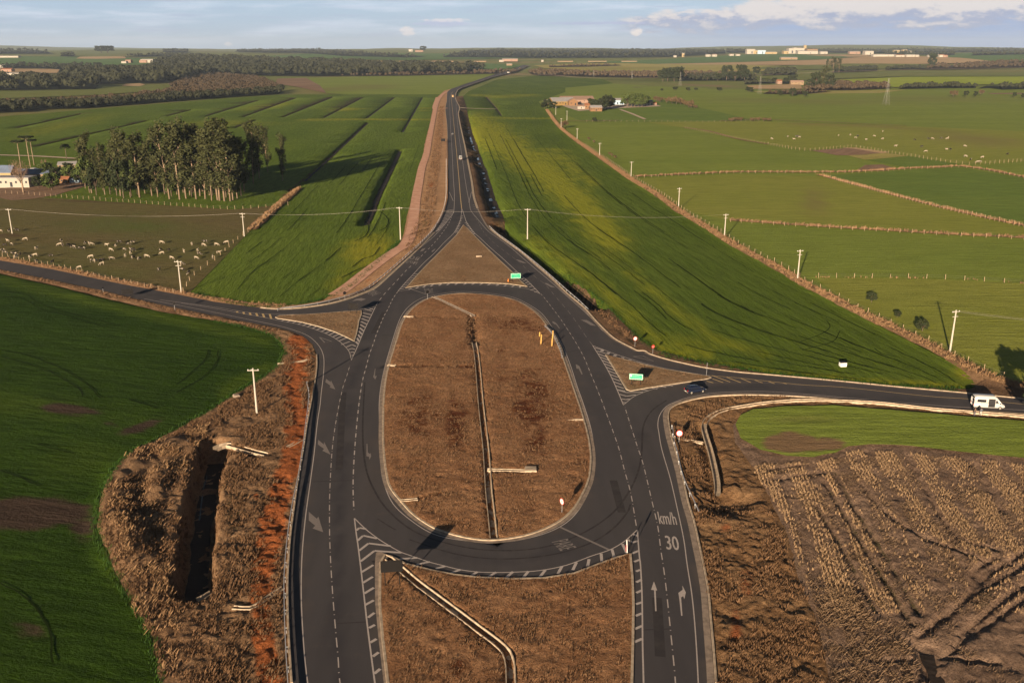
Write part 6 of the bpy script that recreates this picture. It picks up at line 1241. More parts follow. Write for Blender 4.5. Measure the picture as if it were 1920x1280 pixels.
def person(pos, rot, skin_c, top, legs, hair, label, arm=0.0, lean=0.0):
    J = [(0, 0, .95, .15), (0, 0, 1.15, .145), (0, .0, 1.38, .17), (0, 0, 1.50, .07), (0, .02, 1.60, .085), (0, .02, 1.70, .10), (0, 0, 1.78, .06),
         (.20, 0, 1.42, .07), (.27, .02, 1.15, .05), (.22, .12+arm, 1.0+arm, .038), (-.20, 0, 1.42, .07), (-.27, .02, 1.15, .05), (-.20, .14, 1.02, .038),
         (.10, 0, .88, .10), (.11, .01, .50, .07), (.11, -.01, .10, .045), (.12, .12, .05, .045), (-.10, 0, .88, .10), (-.12, .03, .50, .07), (-.12, .0, .10, .045), (-.13, .13, .05, .045)]
    E = [(0, 1), (1, 2), (2, 3), (3, 4), (4, 5), (5, 6), (2, 7), (7, 8), (8, 9), (2, 10), (10, 11), (11, 12), (0, 13), (13, 14), (14, 15), (15, 16), (0, 17), (17, 18), (18, 19), (19, 20)]
    for sx, (hx, hy, hz) in ((1, J[9][:3]), (-1, J[12][:3])):
        b0 = len(J); J.append((hx, hy+.06, hz-.03, .03)); E.append((9 if sx > 0 else 12, b0))
        for k in range(4):
            J.append((hx+sx*(-.03+.02*k), hy+.10, hz-.06-.01*(k % 2), .010)); E.append((b0, len(J)-1)); J.append((hx+sx*(-.03+.02*k), hy+.125, hz-.10, .008)); E.append((len(J)-2, len(J)-1))
        J.append((hx-sx*.05, hy+.07, hz-.02, .011)); E.append((b0, len(J)-1))
    me = skin_mesh('person', J, E, 0, 2); me.materials.clear()
    for m in (skin_c, top, legs, hair, M['black']): me.materials.append(m)
    for pl in me.polygons:
        c_ = pl.center; z_ = c_.z
        pl.material_index = 3 if (z_ > 1.72 or (z_ > 1.60 and c_.y < -.01)) else 0 if z_ > 1.51 else (0 if (abs(c_.x) > .17 and z_ < 1.10 and z_ > .8 and c_.y > .10) else 1) if z_ > .93 else 2 if z_ > .10 else 4
    o = bpy.data.objects.new('person', me); COL.objects.link(o); o.location = pos; o.rotation_euler = (0, 0, rot); return tag(o, label, 'person', 'people standing beside the van')
skn = simple('skin', (.42, .24, .16), .6, .3, var=.03); dk = simple('dark_cloth', (.03, .035, .05), .9, .1); gy = simple('grey_cloth', (.10, .11, .13), .9, .1); lt = simple('pale_cloth', (.55, .52, .46), .9, .1); hr = simple('hair_dark', (.02, .015, .012), .7, .2)
for q, top, leg, lb, a_, rr in (((1827, 779.5), simple('brown_cloth', (.13, .09, .07), .9, .1), gy, 'person in a brown top and grey trousers at the back of the van', .0, .3), ((1838.5, 779), gy, lt, 'person in a grey jacket and pale trousers beside the van door', .1, -.2)):
    p = G([q])[0]; person((p[0], p[1], zat(p[0], p[1], 8.4)+.02), rr, skn, top, leg, hr, lb, a_)
# ------------------------------------------------------------------ cattle
def cow_mesh(graze):
    J = [(-.85, 0, 1.18, (.20, .26)), (-.4, 0, 1.15, (.31, .36)), (.15, 0, 1.12, (.32, .38)), (.65, 0, 1.16, (.25, .33))]
    if graze: J += [(1.0, 0, 1.0, (.15, .19)), (1.22, 0, .60, (.11, .13)), (1.36, 0, .30, (.12, .12)), (1.52, 0, .10, (.07, .07))]
    else: J += [(1.0, 0, 1.30, (.15, .20)), (1.25, 0, 1.50, (.12, .14)), (1.45, 0, 1.50, (.13, .12)), (1.72, 0, 1.40, (.075, .075))]
    E = [(i, i+1) for i in range(7)]
    for s in (-1, 1):
        b = len(J); J += [(.62, s*.17, .80, .12), (.64, s*.18, .45, .065), (.63, s*.18, .06, .055)]; E += [(3, b), (b, b+1), (b+1, b+2)]
        b = len(J); J += [(-.72, s*.19, .85, .15), (-.62, s*.2, .62, .09), (-.80, s*.2, .40, .06), (-.74, s*.2, .06, .055)]; E += [(0, b), (b, b+1), (b+1, b+2), (b+2, b+3)]
        b = len(J); J += [(J[6][0]-.08, s*.20, J[6][2]+.1, .035)]; E += [(6, b)]
    b = len(J); J += [(-1.05, 0, 1.1, .03), (-1.08, 0, .55, .03)]; E += [(0, b), (b, b+1)]
    return skin_mesh('cow', J, E, 1, 1)
def hide(name, a, b_, lo, hi):
    t = NT(name); tcn = t.n.new('ShaderNodeTexCoord'); n = t.n.new('ShaderNodeTexNoise'); o = t.n.new('ShaderNodeObjectInfo'); v = t.n.new('ShaderNodeVectorMath'); v.operation = 'ADD'; t.l.new(tcn.outputs['Object'], v.inputs[0])
    cb = t.n.new('ShaderNodeCombineXYZ'); t.l.new(t.math('MULTIPLY', o.outputs['Random'], 40.0), cb.inputs[0]); t.l.new(cb.outputs[0], v.inputs[1]); t.l.new(v.outputs[0], n.inputs['Vector']); n.inputs['Scale'].default_value = 1.6; n.inputs['Detail'].default_value = 1
    return t.done(t.mix(t.ramp(n.outputs[0], lo, hi), a, b_), .8, .15)
hides = {'patched': hide('hide_patched', (.34, .29, .23), (.014, .012, .010), .44, .47), 'white': hide('hide_white', (.33, .28, .21), (.10, .08, .06), .62, .75), 'black': hide('hide_black', (.025, .02, .018), (.3, .27, .22), .62, .64)}
COW = {(g_, h_): None for g_ in (0, 1) for h_ in hides}
base_me = [cow_mesh(False), cow_mesh(True)]
for (g_, h_) in COW:
    me = base_me[g_].copy(); me.materials.clear(); me.materials.append(hides[h_]); COW[(g_, h_)] = me
def cow(px, py, kind, where, grp, scale=1.0):
    p = G([(px, py)])[0]; o = bpy.data.objects.new('cow', COW[(1 if random.random() < .6 else 0, kind)]); COL.objects.link(o)
    o.location = (p[0], p[1], zat(p[0], p[1], 6)); o.rotation_euler = (0, 0, random.choice([0, 0, PI, PI/2, random.uniform(0, 6.28)])+random.uniform(-.5, .5)); o.scale = [scale*random.uniform(.92, 1.08)]*3
    return tag(o, {'patched': 'black and white patched cow ', 'white': 'mostly pale cow ', 'black': 'mostly black cow '}[kind]+where, 'cow', grp+{'patched': ', patched', 'white': ', pale', 'black': ', black'}[kind])
herd = [(2, 435, 'w'), (17, 434, 'p'), (32, 433, 'b'), (15, 453, 'w'), (48, 450, 'w'), (9, 461, 'b'), (22, 459, 'w'), (6, 470, 'p'), (9, 475, 'p'), (68, 467, 'w'), (28, 478, 'p'), (30, 483, 'w'), (38, 478, 'b'), (57, 484, 'w'), (66, 480, 'w'), (68, 491, 'p'), (96, 481, 'b'), (98, 493, 'b'), (115, 453, 'p'), (112, 460, 'w'), (118, 461, 'p'), (128, 461, 'b'),
        (133, 464, 'p'), (140, 465, 'p'), (150, 467, 'b'), (157, 467, 'b'), (160, 457, 'p'), (168, 458, 'p'), (171, 459, 'w'), (171, 483, 'w'), (173, 491, 'p'), (180, 491, 'w'), (190, 489, 'b'), (191, 496, 'w'), (200, 461, 'w'), (217, 462, 'w'), (208, 470, 'w'), (209, 486, 'w'), (224, 455, 'b'), (233, 469, 'p'), (240, 459, 'b'), (249, 456, 'p'), (246, 470, 'p'), (249, 470, 'b'), (245, 476, 'w'), (235, 481, 'w'), (250, 485, 'p'), (261, 487, 'p'), (275, 482, 'w'),
        (303, 456, 'w'), (301, 470, 'p'), (304, 476, 'w'), (317, 470, 'b'), (322, 485, 'w'), (345, 473, 'w'), (360, 459, 'w'), (371, 471, 'w'), (382, 461, 'w'), (385, 455, 'b'), (374, 477, 'p'), (406, 460, 'w'), (425, 456, 'w'), (368, 485, 'w'), (399, 484, 'w'), (410, 475, 'w'), (149, 503, 'w'), (298, 508, 'p'), (342, 497, 'w'), (341, 507, 'b'), (354, 513, 'p')]
KN = {'w': 'white', 'p': 'patched', 'b': 'black'}
KW = {'w': 'pale cow', 'p': 'patched cow', 'b': 'black cow'}
for a, b_, k in herd:
    o = cow(a, b_, KN[k], 'in the brown paddock', 'cows in the paddock', .82); later(o, KW[k], 'in the '+('back' if b_ < 466 else 'middle' if b_ < 481 else 'front')+' row of the left paddock', a)
far_herd = [(1447, 261, 'w'), (1477, 257, 'w'), (1493, 257, 'b'), (1496, 256, 'p'), (1499, 258, 'w'), (1489, 262, 'w'), (1572, 255, 'w'), (1594, 254, 'w'), (1604, 259, 'w'), (1608, 256, 'b'), (1624, 263, 'w'), (1639, 256, 'w'), (1655, 247, 'w'), (1655, 261, 'w'), (1679, 275, 'w'), (1715, 263, 'b'), (1741, 261, 'b'), (1748, 261, 'w'), (1765, 260, 'b'), (1776, 261, 'w'), (1778, 259, 'w'), (1728, 276, 'p'), (1736, 285, 'w'), (1775, 281, 'w'), (1782, 281, 'b'), (1809, 275, 'w'), (1820, 300, 'b'), (1833, 305, 'w'), (1837, 304, 'p'), (1889, 290, 'b'), (1842, 296, 'w'), (1810, 294, 'w')]
for a, b_, k in far_herd:
    o = cow(a, b_, KN[k], 'in the far pasture at the right', 'cows in the far pasture', 1.0); later(o, KW[k], 'in the far pasture at the right', a)
# ------------------------------------------------------------------ trees
def crown_quads(centers, n, size, spread, up=.0):
    """leaf clumps: n small faces scattered through each blob (cx,cy,cz,rx,rz)"""
    out = []
    for cx, cy, cz, rx, rz in centers:
        d = RNG.normal(0, 1, (n, 3)); d /= np.linalg.norm(d, axis=1)[:, None]+1e-9
        r = RNG.random(n)**.42
        p = np.stack([cx+d[:, 0]*r*rx, cy+d[:, 1]*r*rx, cz+d[:, 2]*r*rz], 1)
        u = RNG.normal(0, 1, (n, 3)); u[:, 2] *= .6; u /= np.linalg.norm(u, axis=1)[:, None]; w = np.cross(u, d+RNG.normal(0, .5, (n, 3))); w /= np.linalg.norm(w, axis=1)[:, None]+1e-9
        s = size*(.5+RNG.random(n))[:, None]
        out.append(np.stack([p-u*s-w*s*.6, p+u*s-w*s*.5, p+u*s*.8+w*s*.6, p-u*s*.7+w*s*.5], 1))
    V = np.concatenate(out).reshape(-1, 3); return V, np.arange(len(V)).reshape(-1, 4)
def tree_proto(kind, h, seed):
    global RNG
    RNG = np.random.default_rng(seed); rr = random.Random(seed); b = MB(); C = []
    if kind == 'gum':
        lx, ly = rr.uniform(-2.2, 2.2), rr.uniform(-1.5, 1.5); b.tube([(0, 0, -.3), (lx*.2, ly*.2, h*.35), (lx*.7, ly*.7, h*.7), (lx, ly, h*.93)], [.36, .27, .17, .06], 7)
        nb = 17
        for i in range(nb):
            t = .16+.80*i/nb+rr.uniform(-.03, .03); a = rr.uniform(0, 6.28); L_ = (2.7-1.5*abs(t-.6))*rr.uniform(.7, 1.4); z = h*t; ex, ey, ez = lx*t+L_*math.cos(a), ly*t+L_*math.sin(a), z+L_*1.3
            b.tube([(lx*t, ly*t, z), (lx*t+L_*.5*math.cos(a), ly*t+L_*.5*math.sin(a), z+L_*.6), (ex, ey, ez)], [.14, .1, .03], 4)
            C.append((ex, ey, ez+.4, 1.9*rr.uniform(.7, 1.4), 2.6*rr.uniform(.7, 1.3)))
            if rr.random() < .65: C.append((ex*.4+rr.uniform(-.8, .8), ey*.4+rr.uniform(-.8, .8), ez-1.6, 1.5, 2.3))
        C.append((lx, ly, h*.95, 1.5, 1.9)); V, Fc = crown_quads(C, 95, .36, 1); lm, bm = 'leaf_gum', 'bark'
    elif kind == 'pine':
        b.tube([(0, 0, -.3), (.1, 0, h*.5), (.2, 0, h*.93)], [.38, .28, .16], 7)
        for i in range(12):
            a = 6.28*i/12+rr.uniform(-.2, .2); L_ = h*.17*rr.uniform(.8, 1.15); b.tube([(.2, 0, h*.90), (.2+L_*.6*math.cos(a), L_*.6*math.sin(a), h*.89), (.2+L_*math.cos(a), L_*math.sin(a), h*.94)], [.09, .07, .03], 4)
            C.append((.2+L_*math.cos(a), L_*math.sin(a), h*.945, 1.2, .7)); C.append((.2+L_*.55*math.cos(a), L_*.55*math.sin(a), h*.95, 1.1, .6))
        V, Fc = crown_quads(C, 70, .3, 1); lm, bm = 'leaf_dark', 'bark'
    elif kind == 'palm':
        b.tube([(0, 0, -.2), (.1, 0, h*.55), (0, 0, h*.78)], [.22, .17, .16], 7)
        for i in range(16):
            a = 6.28*i/16; 
            for k in range(7):
                t = k/6; C.append((math.cos(a)*t*2.8, math.sin(a)*t*2.8, h*.8+1.3*math.sin(t*2.6)-t*t*1.4+(i % 2)*.5, .35, .3))
        V, Fc = crown_quads(C, 9, .32, 1); lm, bm = 'leaf_dark', 'bark_dark'
    elif kind == 'bare':
        b.tube([(0, 0, -.2), (0, 0, h*.35)], [.3, .22], 6)
        for i in range(26):
            a = rr.uniform(0, 6.28); t = rr.random(); L_ = h*.33*rr.uniform(.6, 1); z = h*(.25+.35*t); b.tube([(0, 0, z), (L_*.5*math.cos(a), L_*.5*math.sin(a), z+h*.2), (L_*.8*math.cos(a), L_*.8*math.sin(a), z+h*.4)], [.09, .05, .015], 3)
            C.append((L_*.7*math.cos(a), L_*.7*math.sin(a), z+h*.3, h*.09, h*.13))
        V, Fc = crown_quads(C, 45, .10, 1); lm, bm = 'twig', 'bark'
    elif kind == 'scrub':
        b.tube([(0, 0, -.3), (0, 0, h*.5)], [.2, .1], 5)
        for i in range(11):
            a = rr.uniform(0, 6.28); r_ = h*.38*rr.random()**.5; C.append((r_*math.cos(a), r_*math.sin(a), h*(.35+.45*rr.random()), h*.2, h*.2))
        V, Fc = crown_quads(C, 70, h*.045, 1); lm, bm = 'leaf_brown', 'bark_dark'
    else:   # rounded broadleaf
        b.tube([(0, 0, -.3), (.1, .05, h*.28), (.1, 0, h*.6)], [.32, .24, .1], 6)
        for i in range(7):
            a = 6.28*i/7+rr.uniform(-.3, .3); b.tube([(.05, 0, h*.25), (h*.14*math.cos(a), h*.14*math.sin(a), h*.5), (h*.26*math.cos(a), h*.26*math.sin(a), h*.7)], [.14, .09, .03], 4)
        for i in range(24):
            a = rr.uniform(0, 6.28); q = rr.uniform(-.9, 1); r_ = h*.34*math.sqrt(max(0, 1-q*q*.8))*rr.uniform(.55, 1.05); C.append((r_*math.cos(a), r_*math.sin(a), h*(.56+.33*q), h*.13, h*.12))
        V, Fc = crown_quads(C, 75, h*.035, 1); lm, bm = ('leaf_dark' if kind == 'round' else 'leaf_green'), 'bark_dark'
    cat = {'gum': 'eucalyptus_tree', 'pine': 'pine_tree', 'palm': 'palm_tree', 'bare': 'bare_tree', 'scrub': 'scrub_tree', 'round': 'broadleaf_tree', 'green': 'broadleaf_tree'}[kind]
    root = empty(cat); b.build('trunk', M[bm], root, True); mesh_obj('crown', V, Fc, M[lm], root, False, 4); return root
PROT = {}
def tree(kind, px, py, h, label, group=None, var=None, sxy=1.0, hpx=None):
    p = G([(px, py)])[0]; k = (kind, var if var is not None else random.randint(0, 3 if kind == 'gum' else 1)); base = {'gum': 28, 'pine': 22, 'palm': 10, 'bare': 11, 'scrub': 6, 'round': 12, 'green': 10}[kind]
    if k not in PROT: PROT[k] = tree_proto(kind, base, 100+len(PROT)); o = PROT[k]; 
    else: o = copy_tree(PROT[k])
    if hpx: h = hpx*math.hypot(p[0], p[1])/F*1.02
    s = h/base; o.location = (p[0], p[1], zat(p[0], p[1], 5)); o.scale = (s*sxy, s*sxy, s); o.rotation_euler = (0, 0, random.uniform(0, 6.28))
    if group and group not in ('eucalyptus of the grove', 'undergrowth of the grove'): later(o, {'scrub': 'brownish tree', 'round': 'dark tree', 'green': 'dense green tree'}[kind], {'bushes on the diagonal fence': 'along the far part of the diagonal fence', 'brown bushes at the pasture boundary': 'at the boundary above the cow pasture', 'dark trees at the left end of the farm': 'at the left end of the right farm', 'dark trees in the middle of the farm': 'behind the orange walled house', 'dense trees at the right of the farm': 'in the right hand clump of the farm', 'row of trees right of the farm': 'in the slanting row right of the farm', 'bushes on the brown strip': 'on the brown strip before the tall trees'}[group], px)
    return tag(o, label, {'gum': 'eucalyptus', 'pine': 'pine', 'palm': 'palm', 'bare': 'bare tree', 'scrub': 'bush'}.get(kind, 'tree'), group)
# the grove (base pixel x, base y, top y)
grove = [(172, 361, 262), (181, 360, 290), (197, 364, 283), (207, 358, 300), (160, 352, 292), (188, 350, 300), (226, 366, 258), (217, 355, 290), (246, 366, 262), (236, 352, 280), (262, 369, 262), (272, 362, 290), (285, 366, 272), (281, 352, 300), (296, 368, 300), (303, 358, 262), (318, 372, 246), (312, 360, 285), (325, 355, 300), (337, 373, 248), (332, 364, 290), (349, 371, 240), (344, 360, 262), (356, 365, 290), (368, 372, 270), (362, 360, 250), (375, 366, 262), (385, 372, 268), (380, 358, 245), (397, 375, 290), (393, 365, 255), (408, 374, 240), (412, 375, 236), (403, 363, 275), (421, 376, 254), (424, 366, 270), (432, 376, 262), (437, 374, 280), (429, 363, 265), (445, 371, 285), (265, 350, 280), (452, 366, 262), (458, 358, 275), (448, 350, 268), (350, 352, 285), (390, 352, 280), (440, 358, 290)]
for a, b_, t in grove:
    o = tree('gum', a, b_, 0, 'tall eucalyptus inside the crowded grove', 'eucalyptus of the grove', hpx=(b_-t)*.95, sxy=1.12*random.uniform(.85, 1.2)); later(o, 'tall eucalyptus', 'in the '+('back' if b_ < 362 else 'middle' if b_ < 369 else 'front')+' row of the grove', a)
for i in range(22):
    a = 168+i*12.8; b_ = random.uniform(356, 371); o = tree('round' if i % 3 else 'green', a, b_, 0, 'leafy young tree filling the foot of the grove', 'undergrowth of the grove', hpx=random.uniform(40, 78), sxy=.60); later(o, 'leafy young tree', 'filling the foot of the eucalyptus grove', a)
for a, b_, t, lb in ((475, 343, 246, 'eucalyptus just right of the grove, leftmost of the loose four'), (486, 334, 248, 'dark leaved eucalyptus, second of the loose four right of the grove'), (502, 322, 246, 'eucalyptus with an open crown, third of the loose four right of the grove'), (530, 338, 262, 'thin sparse eucalyptus standing farthest right of the grove')):
    tree('gum', a, b_, 0, lb, hpx=b_-t, sxy=.8 if a > 500 else .9)
tree('pine', 57, 312, 0, 'tallest umbrella pine behind the white farmhouse', hpx=50, var=0); tree('pine', 64, 309, 0, 'umbrella pine with a tilted crown, rightmost of the three behind the farmhouse', hpx=42, var=1); tree('pine', 40, 318, 0, 'shortest umbrella pine, leftmost of the three behind the farmhouse', hpx=48, var=1)
tree('palm', 125, 299, 0, 'single palm by the dirt road left of the grove', hpx=26); tree('bare', 44, 360, 0, 'large leafless tree in front of the white farmhouse', hpx=54)
tree('green', 98, 356, 0, 'round green bush tree right of the farmhouse', hpx=30, sxy=1.2); tree('round', 72, 352, 0, 'small dark tree against the farmhouse wall', hpx=20, sxy=1.2)
tree('green', 90, 332, 0, 'olive coloured tree between the farm sheds', hpx=26, sxy=1.3); tree('round', 106, 338, 0, 'dark tree before the long low shed', hpx=26, sxy=1.2); tree('green', 134, 338, 0, 'wide green tree beside the long low shed', hpx=26, sxy=1.4); tree('green', 152, 345, 0, 'rounded tree by the blue lean-to', hpx=28, sxy=1.3); tree('bare', 84, 318, 0, 'thin grey tree behind the farm sheds', hpx=18)
tree('round', 128, 322, 0, 'dark bushy tree behind the long low shed', hpx=16, sxy=1.5)
# diagonal-fence bushes
for a, b_, hh, lb in ((1634, 565, 20, 'dark green bush on the diagonal fence, farthest of three'), (1682, 594, 13, 'small dark bush on the diagonal fence, middle one of three'), (1729, 620, 22, 'dark green bush on the diagonal fence, nearest to the tall pole'), (1115, 228, 9, 'round bush on the fence below the farm'), (1060, 240, 14, 'brown bush at the upper end of the diagonal fence')):
    tree('scrub' if 'brown' in lb else 'round', a, b_, 0, lb, hpx=hh, sxy=1.3)
for a, b_ in ((1148, 293), (1153, 296), (1143, 290), (1113, 268), (1104, 262)): tree('scrub', a, b_, 0, 'low twiggy bush casting a long shadow beside the diagonal fence', 'bushes on the diagonal fence', hpx=6)
for a, b_ in ((1371, 227), (1380, 226), (1388, 226), (1411, 227), (1420, 226), (1432, 227), (1440, 227)): tree('scrub', a, b_, 0, 'low brown bush in the row at the pasture boundary', 'brown bushes at the pasture boundary', hpx=7, sxy=1.5)
tree('round', 1962, 800, 12, 'tree outside the right edge that throws its shadow on the pasture')
# farm trees
for a, b_, hh in ((1026, 202, 16), (1036, 203, 14), (1020, 203, 11)): tree('round', a, b_, 0, 'dark tree in the clump at the left end of the right farm', 'dark trees at the left end of the farm', hpx=hh, sxy=1.4)
for a, b_, hh in ((1108, 203, 18), (1115, 205, 19), (1123, 205, 20), (1131, 206, 24), (1138, 204, 25), (1143, 203, 21)): tree('round', a, b_, 0, 'dark tree in the clump between the orange houses and the barns', 'dark trees in the middle of the farm', hpx=hh, sxy=1.2)
for a, b_, hh in ((1171, 199, 22), (1177, 200, 23), (1184, 200, 25), (1190, 200, 25), (1197, 200, 25), (1204, 200, 23), (1210, 199, 20)): tree('green', a, b_, 0, 'dense green tree in the right hand clump of the farm', 'dense trees at the right of the farm', hpx=hh, sxy=1.15)
for i, (a, b_, hh) in enumerate(((1231, 190, 10), (1238, 191, 10), (1250, 193, 10), (1260, 194, 14), (1268, 195, 13), (1276, 196, 11), (1284, 198, 9), (1291, 201, 14), (1296, 202, 12), (1303, 203, 7))): tree('scrub', a, b_, 0, 'brownish tree in the slanting row right of the farm', 'row of trees right of the farm', hpx=hh, sxy=1.3, var=i % 2)
# far individual trees
for a, b_, hh, kd, sx, lb in ((1243, 152, 22, 'round', 1.2, 'dark tree in the big clump behind the far farm road'), (1252, 152, 26, 'round', 1.1, 'tallest left tree in the big clump behind the far farm road'), (1264, 152, 27, 'round', 1.2, 'second tall tree in the big clump behind the far farm road'), (1272, 151, 24, 'round', 1.1, 'right hand tree in the big clump behind the far farm road'),
        (1362, 150, 29, 'round', .9, 'tall tree with a rounded head left of the highest one on the tree line'), (1389, 150, 30, 'round', .8, 'highest dark tree on the far tree line at the right'), (1378, 151, 15, 'round', 1.4, 'low dark tree between the two tall ones'), (1396, 150, 22, 'round', .9, 'dark tree at the right end of the tall pair'), (1346, 151, 13, 'round', 1.3, 'small dark tree before the tree line'), (1326, 151, 11, 'round', 1.3, 'low round tree left of the tall pair'),
        (1417, 140, 14, 'round', 1.3, 'dome shaped dark tree left of the long clipped grove'), (1550, 134, 19, 'gum', 1.2, 'slim tall tree beside the far white track'), (1562, 136, 24, 'gum', 1.6, 'feathery wide tree beside the far white track'), (1573, 136, 22, 'gum', 1.4, 'feathery tree next to the long hedge by the far track'),
        (1529, 166, 28, 'round', .9, 'brown crowned tall tree in the scrub, leftmost'), (1541, 167, 35, 'gum', 1.3, 'tallest tree with a pale trunk in the middle of the scrub'), (1553, 167, 26, 'round', 1.0, 'dark tree right of the pale trunked one'), (1520, 168, 18, 'round', 1.2, 'squat tree at the left end of the scrub'), (1486, 154, 14, 'round', 1.5, 'dark round tree beside the small pink ruin'), (1474, 154, 9, 'round', 1.5, 'low dark tree left of the small pink ruin'), (1452, 154, 8, 'round', 1.6, 'low dark tree at the left of the ruin field'),
        (1747, 126, 22, 'round', .8, 'lone tall tree at the head of the far right wood'), (1408, 172, 8, 'round', 1.5, 'small dark tree at the edge of the long pasture, leftmost'), (1486, 180, 14, 'round', 1.2, 'dark tree before the scrub, middle of three'), (1462, 179, 9, 'round', 1.3, 'dark tree before the scrub, left of three'), (1509, 181, 11, 'round', 1.2, 'dark tree before the scrub, right of three'),
        (1787, 181, 11, 'scrub', 1.3, 'windswept tree in the far pasture, leftmost of the leaning ones'), (1811, 181, 11, 'round', 1.0, 'dark windswept tree in the far pasture, second of the leaning ones'), (1829, 181, 9, 'round', 1.1, 'dark windswept tree in the far pasture, third of the leaning ones'), (1838, 178, 9, 'scrub', 1.3, 'pale windswept tree in the far pasture'), (1902, 182, 9, 'round', .9, 'small dark windswept tree near the right edge'), (1918, 184, 8, 'round', 1.0, 'small dark tree at the right edge of the far pasture'),
        (190, 99, 13, 'round', 2.2, 'flat topped grove block on the left skyline, seen as one dark crown'), (202, 99, 13, 'round', 2.2, 'right half of the flat topped grove on the left skyline'), (794, 96, 9, 'round', 1.8, 'clump of trees on the hill above the far road')):
    tree(kd, a, b_, 0, lb, hpx=hh, sxy=sx)
for a, b_, hh in ((1241, 170, 4), (1266, 169, 7), (1290, 170, 6), (1305, 169, 5), (1349, 170, 7), (1403, 171, 8)): tree('round', a, b_, 0, 'small round bush on the brown strip before the tall trees', 'bushes on the brown strip', hpx=hh, sxy=1.8)
# ------------------------------------------------------------------ woods (one mass each)
def wood(px, n, h, mat, label, wid=.5, hv=.5, quads=44, size=.20):
    fl = patch('woodland_floor', px, M['floor_'+mat], 9.2, s0=3.5)
    B = G(np.asarray(px, float)); x0, y0 = B[:, 0].min(), B[:, 1].min(); x1, y1 = B[:, 0].max(), B[:, 1].max(); x = []; y = []
    while len(x) < n:
        a = RNG.uniform(x0, x1, n*3); b_ = RNG.uniform(y0, y1, n*3); m = inside(a, b_, B); x += list(a[m]); y += list(b_[m])
    x = np.array(x[:n]); y = np.array(y[:n]); z = terrain(x, y); hh = h*(1-hv/2+hv*RNG.random(n))*(.75+.5*fbm(x/60, y/60, 2)); r = hh*wid*(.7+.6*RNG.random(n))
    # solid heart: squashed low-poly ball per crown, then leaf faces around it
    t = (1+5**.5)/2; IV = np.array([(-1, t, 0), (1, t, 0), (-1, -t, 0), (1, -t, 0), (0, -1, t), (0, 1, t), (0, -1, -t), (0, 1, -t), (t, 0, -1), (t, 0, 1), (-t, 0, -1), (-t, 0, 1)])/math.sqrt(1+t*t)
    IF = np.array([(0, 11, 5), (0, 5, 1), (0, 1, 7), (0, 7, 10), (0, 10, 11), (1, 5, 9), (5, 11, 4), (11, 10, 2), (10, 7, 6), (7, 1, 8), (3, 9, 4), (3, 4, 2), (3, 2, 6), (3, 6, 8), (3, 8, 9), (4, 9, 5), (2, 4, 11), (6, 2, 10), (8, 6, 7), (9, 8, 1)])
    jit = RNG.uniform(.75, 1.1, (n, 12, 1)); V1 = IV[None]*jit; V1 = V1*np.stack([r*.68, r*.68, hh*.42], 1)[:, None, :]+np.stack([x, y, z+hh*.5], 1)[:, None, :]
    F1 = (IF[None]+12*np.arange(n)[:, None, None]).reshape(-1, 3)
    d = RNG.normal(0, 1, (n, quads, 3)); d /= np.linalg.norm(d, axis=2)[..., None]; d[..., 2] = np.abs(d[..., 2])*1.0-.25
    c_ = d*np.stack([r, r, hh*.52], 1)[:, None, :]*RNG.uniform(.8, 1.08, (n, quads, 1))+np.stack([x, y, z+hh*.5], 1)[:, None, :]
    u = RNG.normal(0, 1, (n, quads, 3)); u /= np.linalg.norm(u, axis=2)[..., None]; w = np.cross(u, d); w /= np.linalg.norm(w, axis=2)[..., None]+1e-9; s = (size*r)[:, None, None]*RNG.uniform(.6, 1.5, (n, quads, 1))
    T = np.stack([c_-u*s-w*s, c_+u*s-w*s, c_+w*s*1.2], 2).reshape(-1, 3)
    V = np.concatenate([V1.reshape(-1, 3), T]); Fq = np.concatenate([F1, n*12+np.arange(len(T)).reshape(-1, 3)])
    o = mesh_obj('woodland', V, Fq, M[mat], None, False, 3); return tag(o, label, 'woodland', kind='stuff')
M['floor_wood_dark'] = simple('floor_dark', (.018, .022, .012), 1, .02, scale=.05); M['floor_wood_brown'] = simple('floor_brown', (.05, .036, .022), 1, .02, scale=.05)
M['wood_dark'] = mk_leaf('wood_dark', (.022, .027, .015), (.040, .042, .022)); M['wood_brown'] = mk_leaf('wood_brown', (.060, .045, .028), (.085, .062, .038))
wood([(-250, 172), (-100, 168), (0, 168), (90, 168), (178, 167), (185, 160), (140, 152), (60, 150), (-100, 148), (-250, 150)], 420, 19, 'wood_dark', 'dark wood at the far left behind the olive strip')
wood([(-250, 222), (-50, 212), (35, 208), (60, 208), (80, 203), (150, 202), (230, 196), (330, 188), (430, 181), (524, 175), (529, 168), (500, 170), (420, 176), (300, 184), (150, 193), (0, 200), (-250, 206)], 420, 8.5, 'wood_dark', 'dark front edge of the scrub band at the left', quads=44)
wood([(-250, 207), (0, 201), (150, 194), (300, 185), (420, 177), (500, 170), (526, 166), (505, 150), (470, 143), (400, 139), (350, 146), (318, 160), (330, 168), (240, 180), (140, 186), (0, 193), (-250, 195)], 1700, 5.8, 'wood_brown', 'brown leafless scrub band behind the left meadows', quads=44)
wood([(180, 157), (300, 155), (350, 146), (400, 139), (500, 141), (590, 142), (700, 141), (860, 136), (905, 131), (860, 128), (740, 125), (640, 120), (560, 117), (460, 114), (340, 112), (300, 117), (290, 128), (270, 136), (200, 134), (130, 137), (120, 146)], 2300, 21, 'wood_dark', 'large dark wood across the left background')
wood([(640, 143), (760, 142), (900, 139), (960, 137), (978, 131), (930, 132), (860, 136), (700, 140)], 160, 7, 'wood_brown', 'low brown scrub in front of the left background wood')
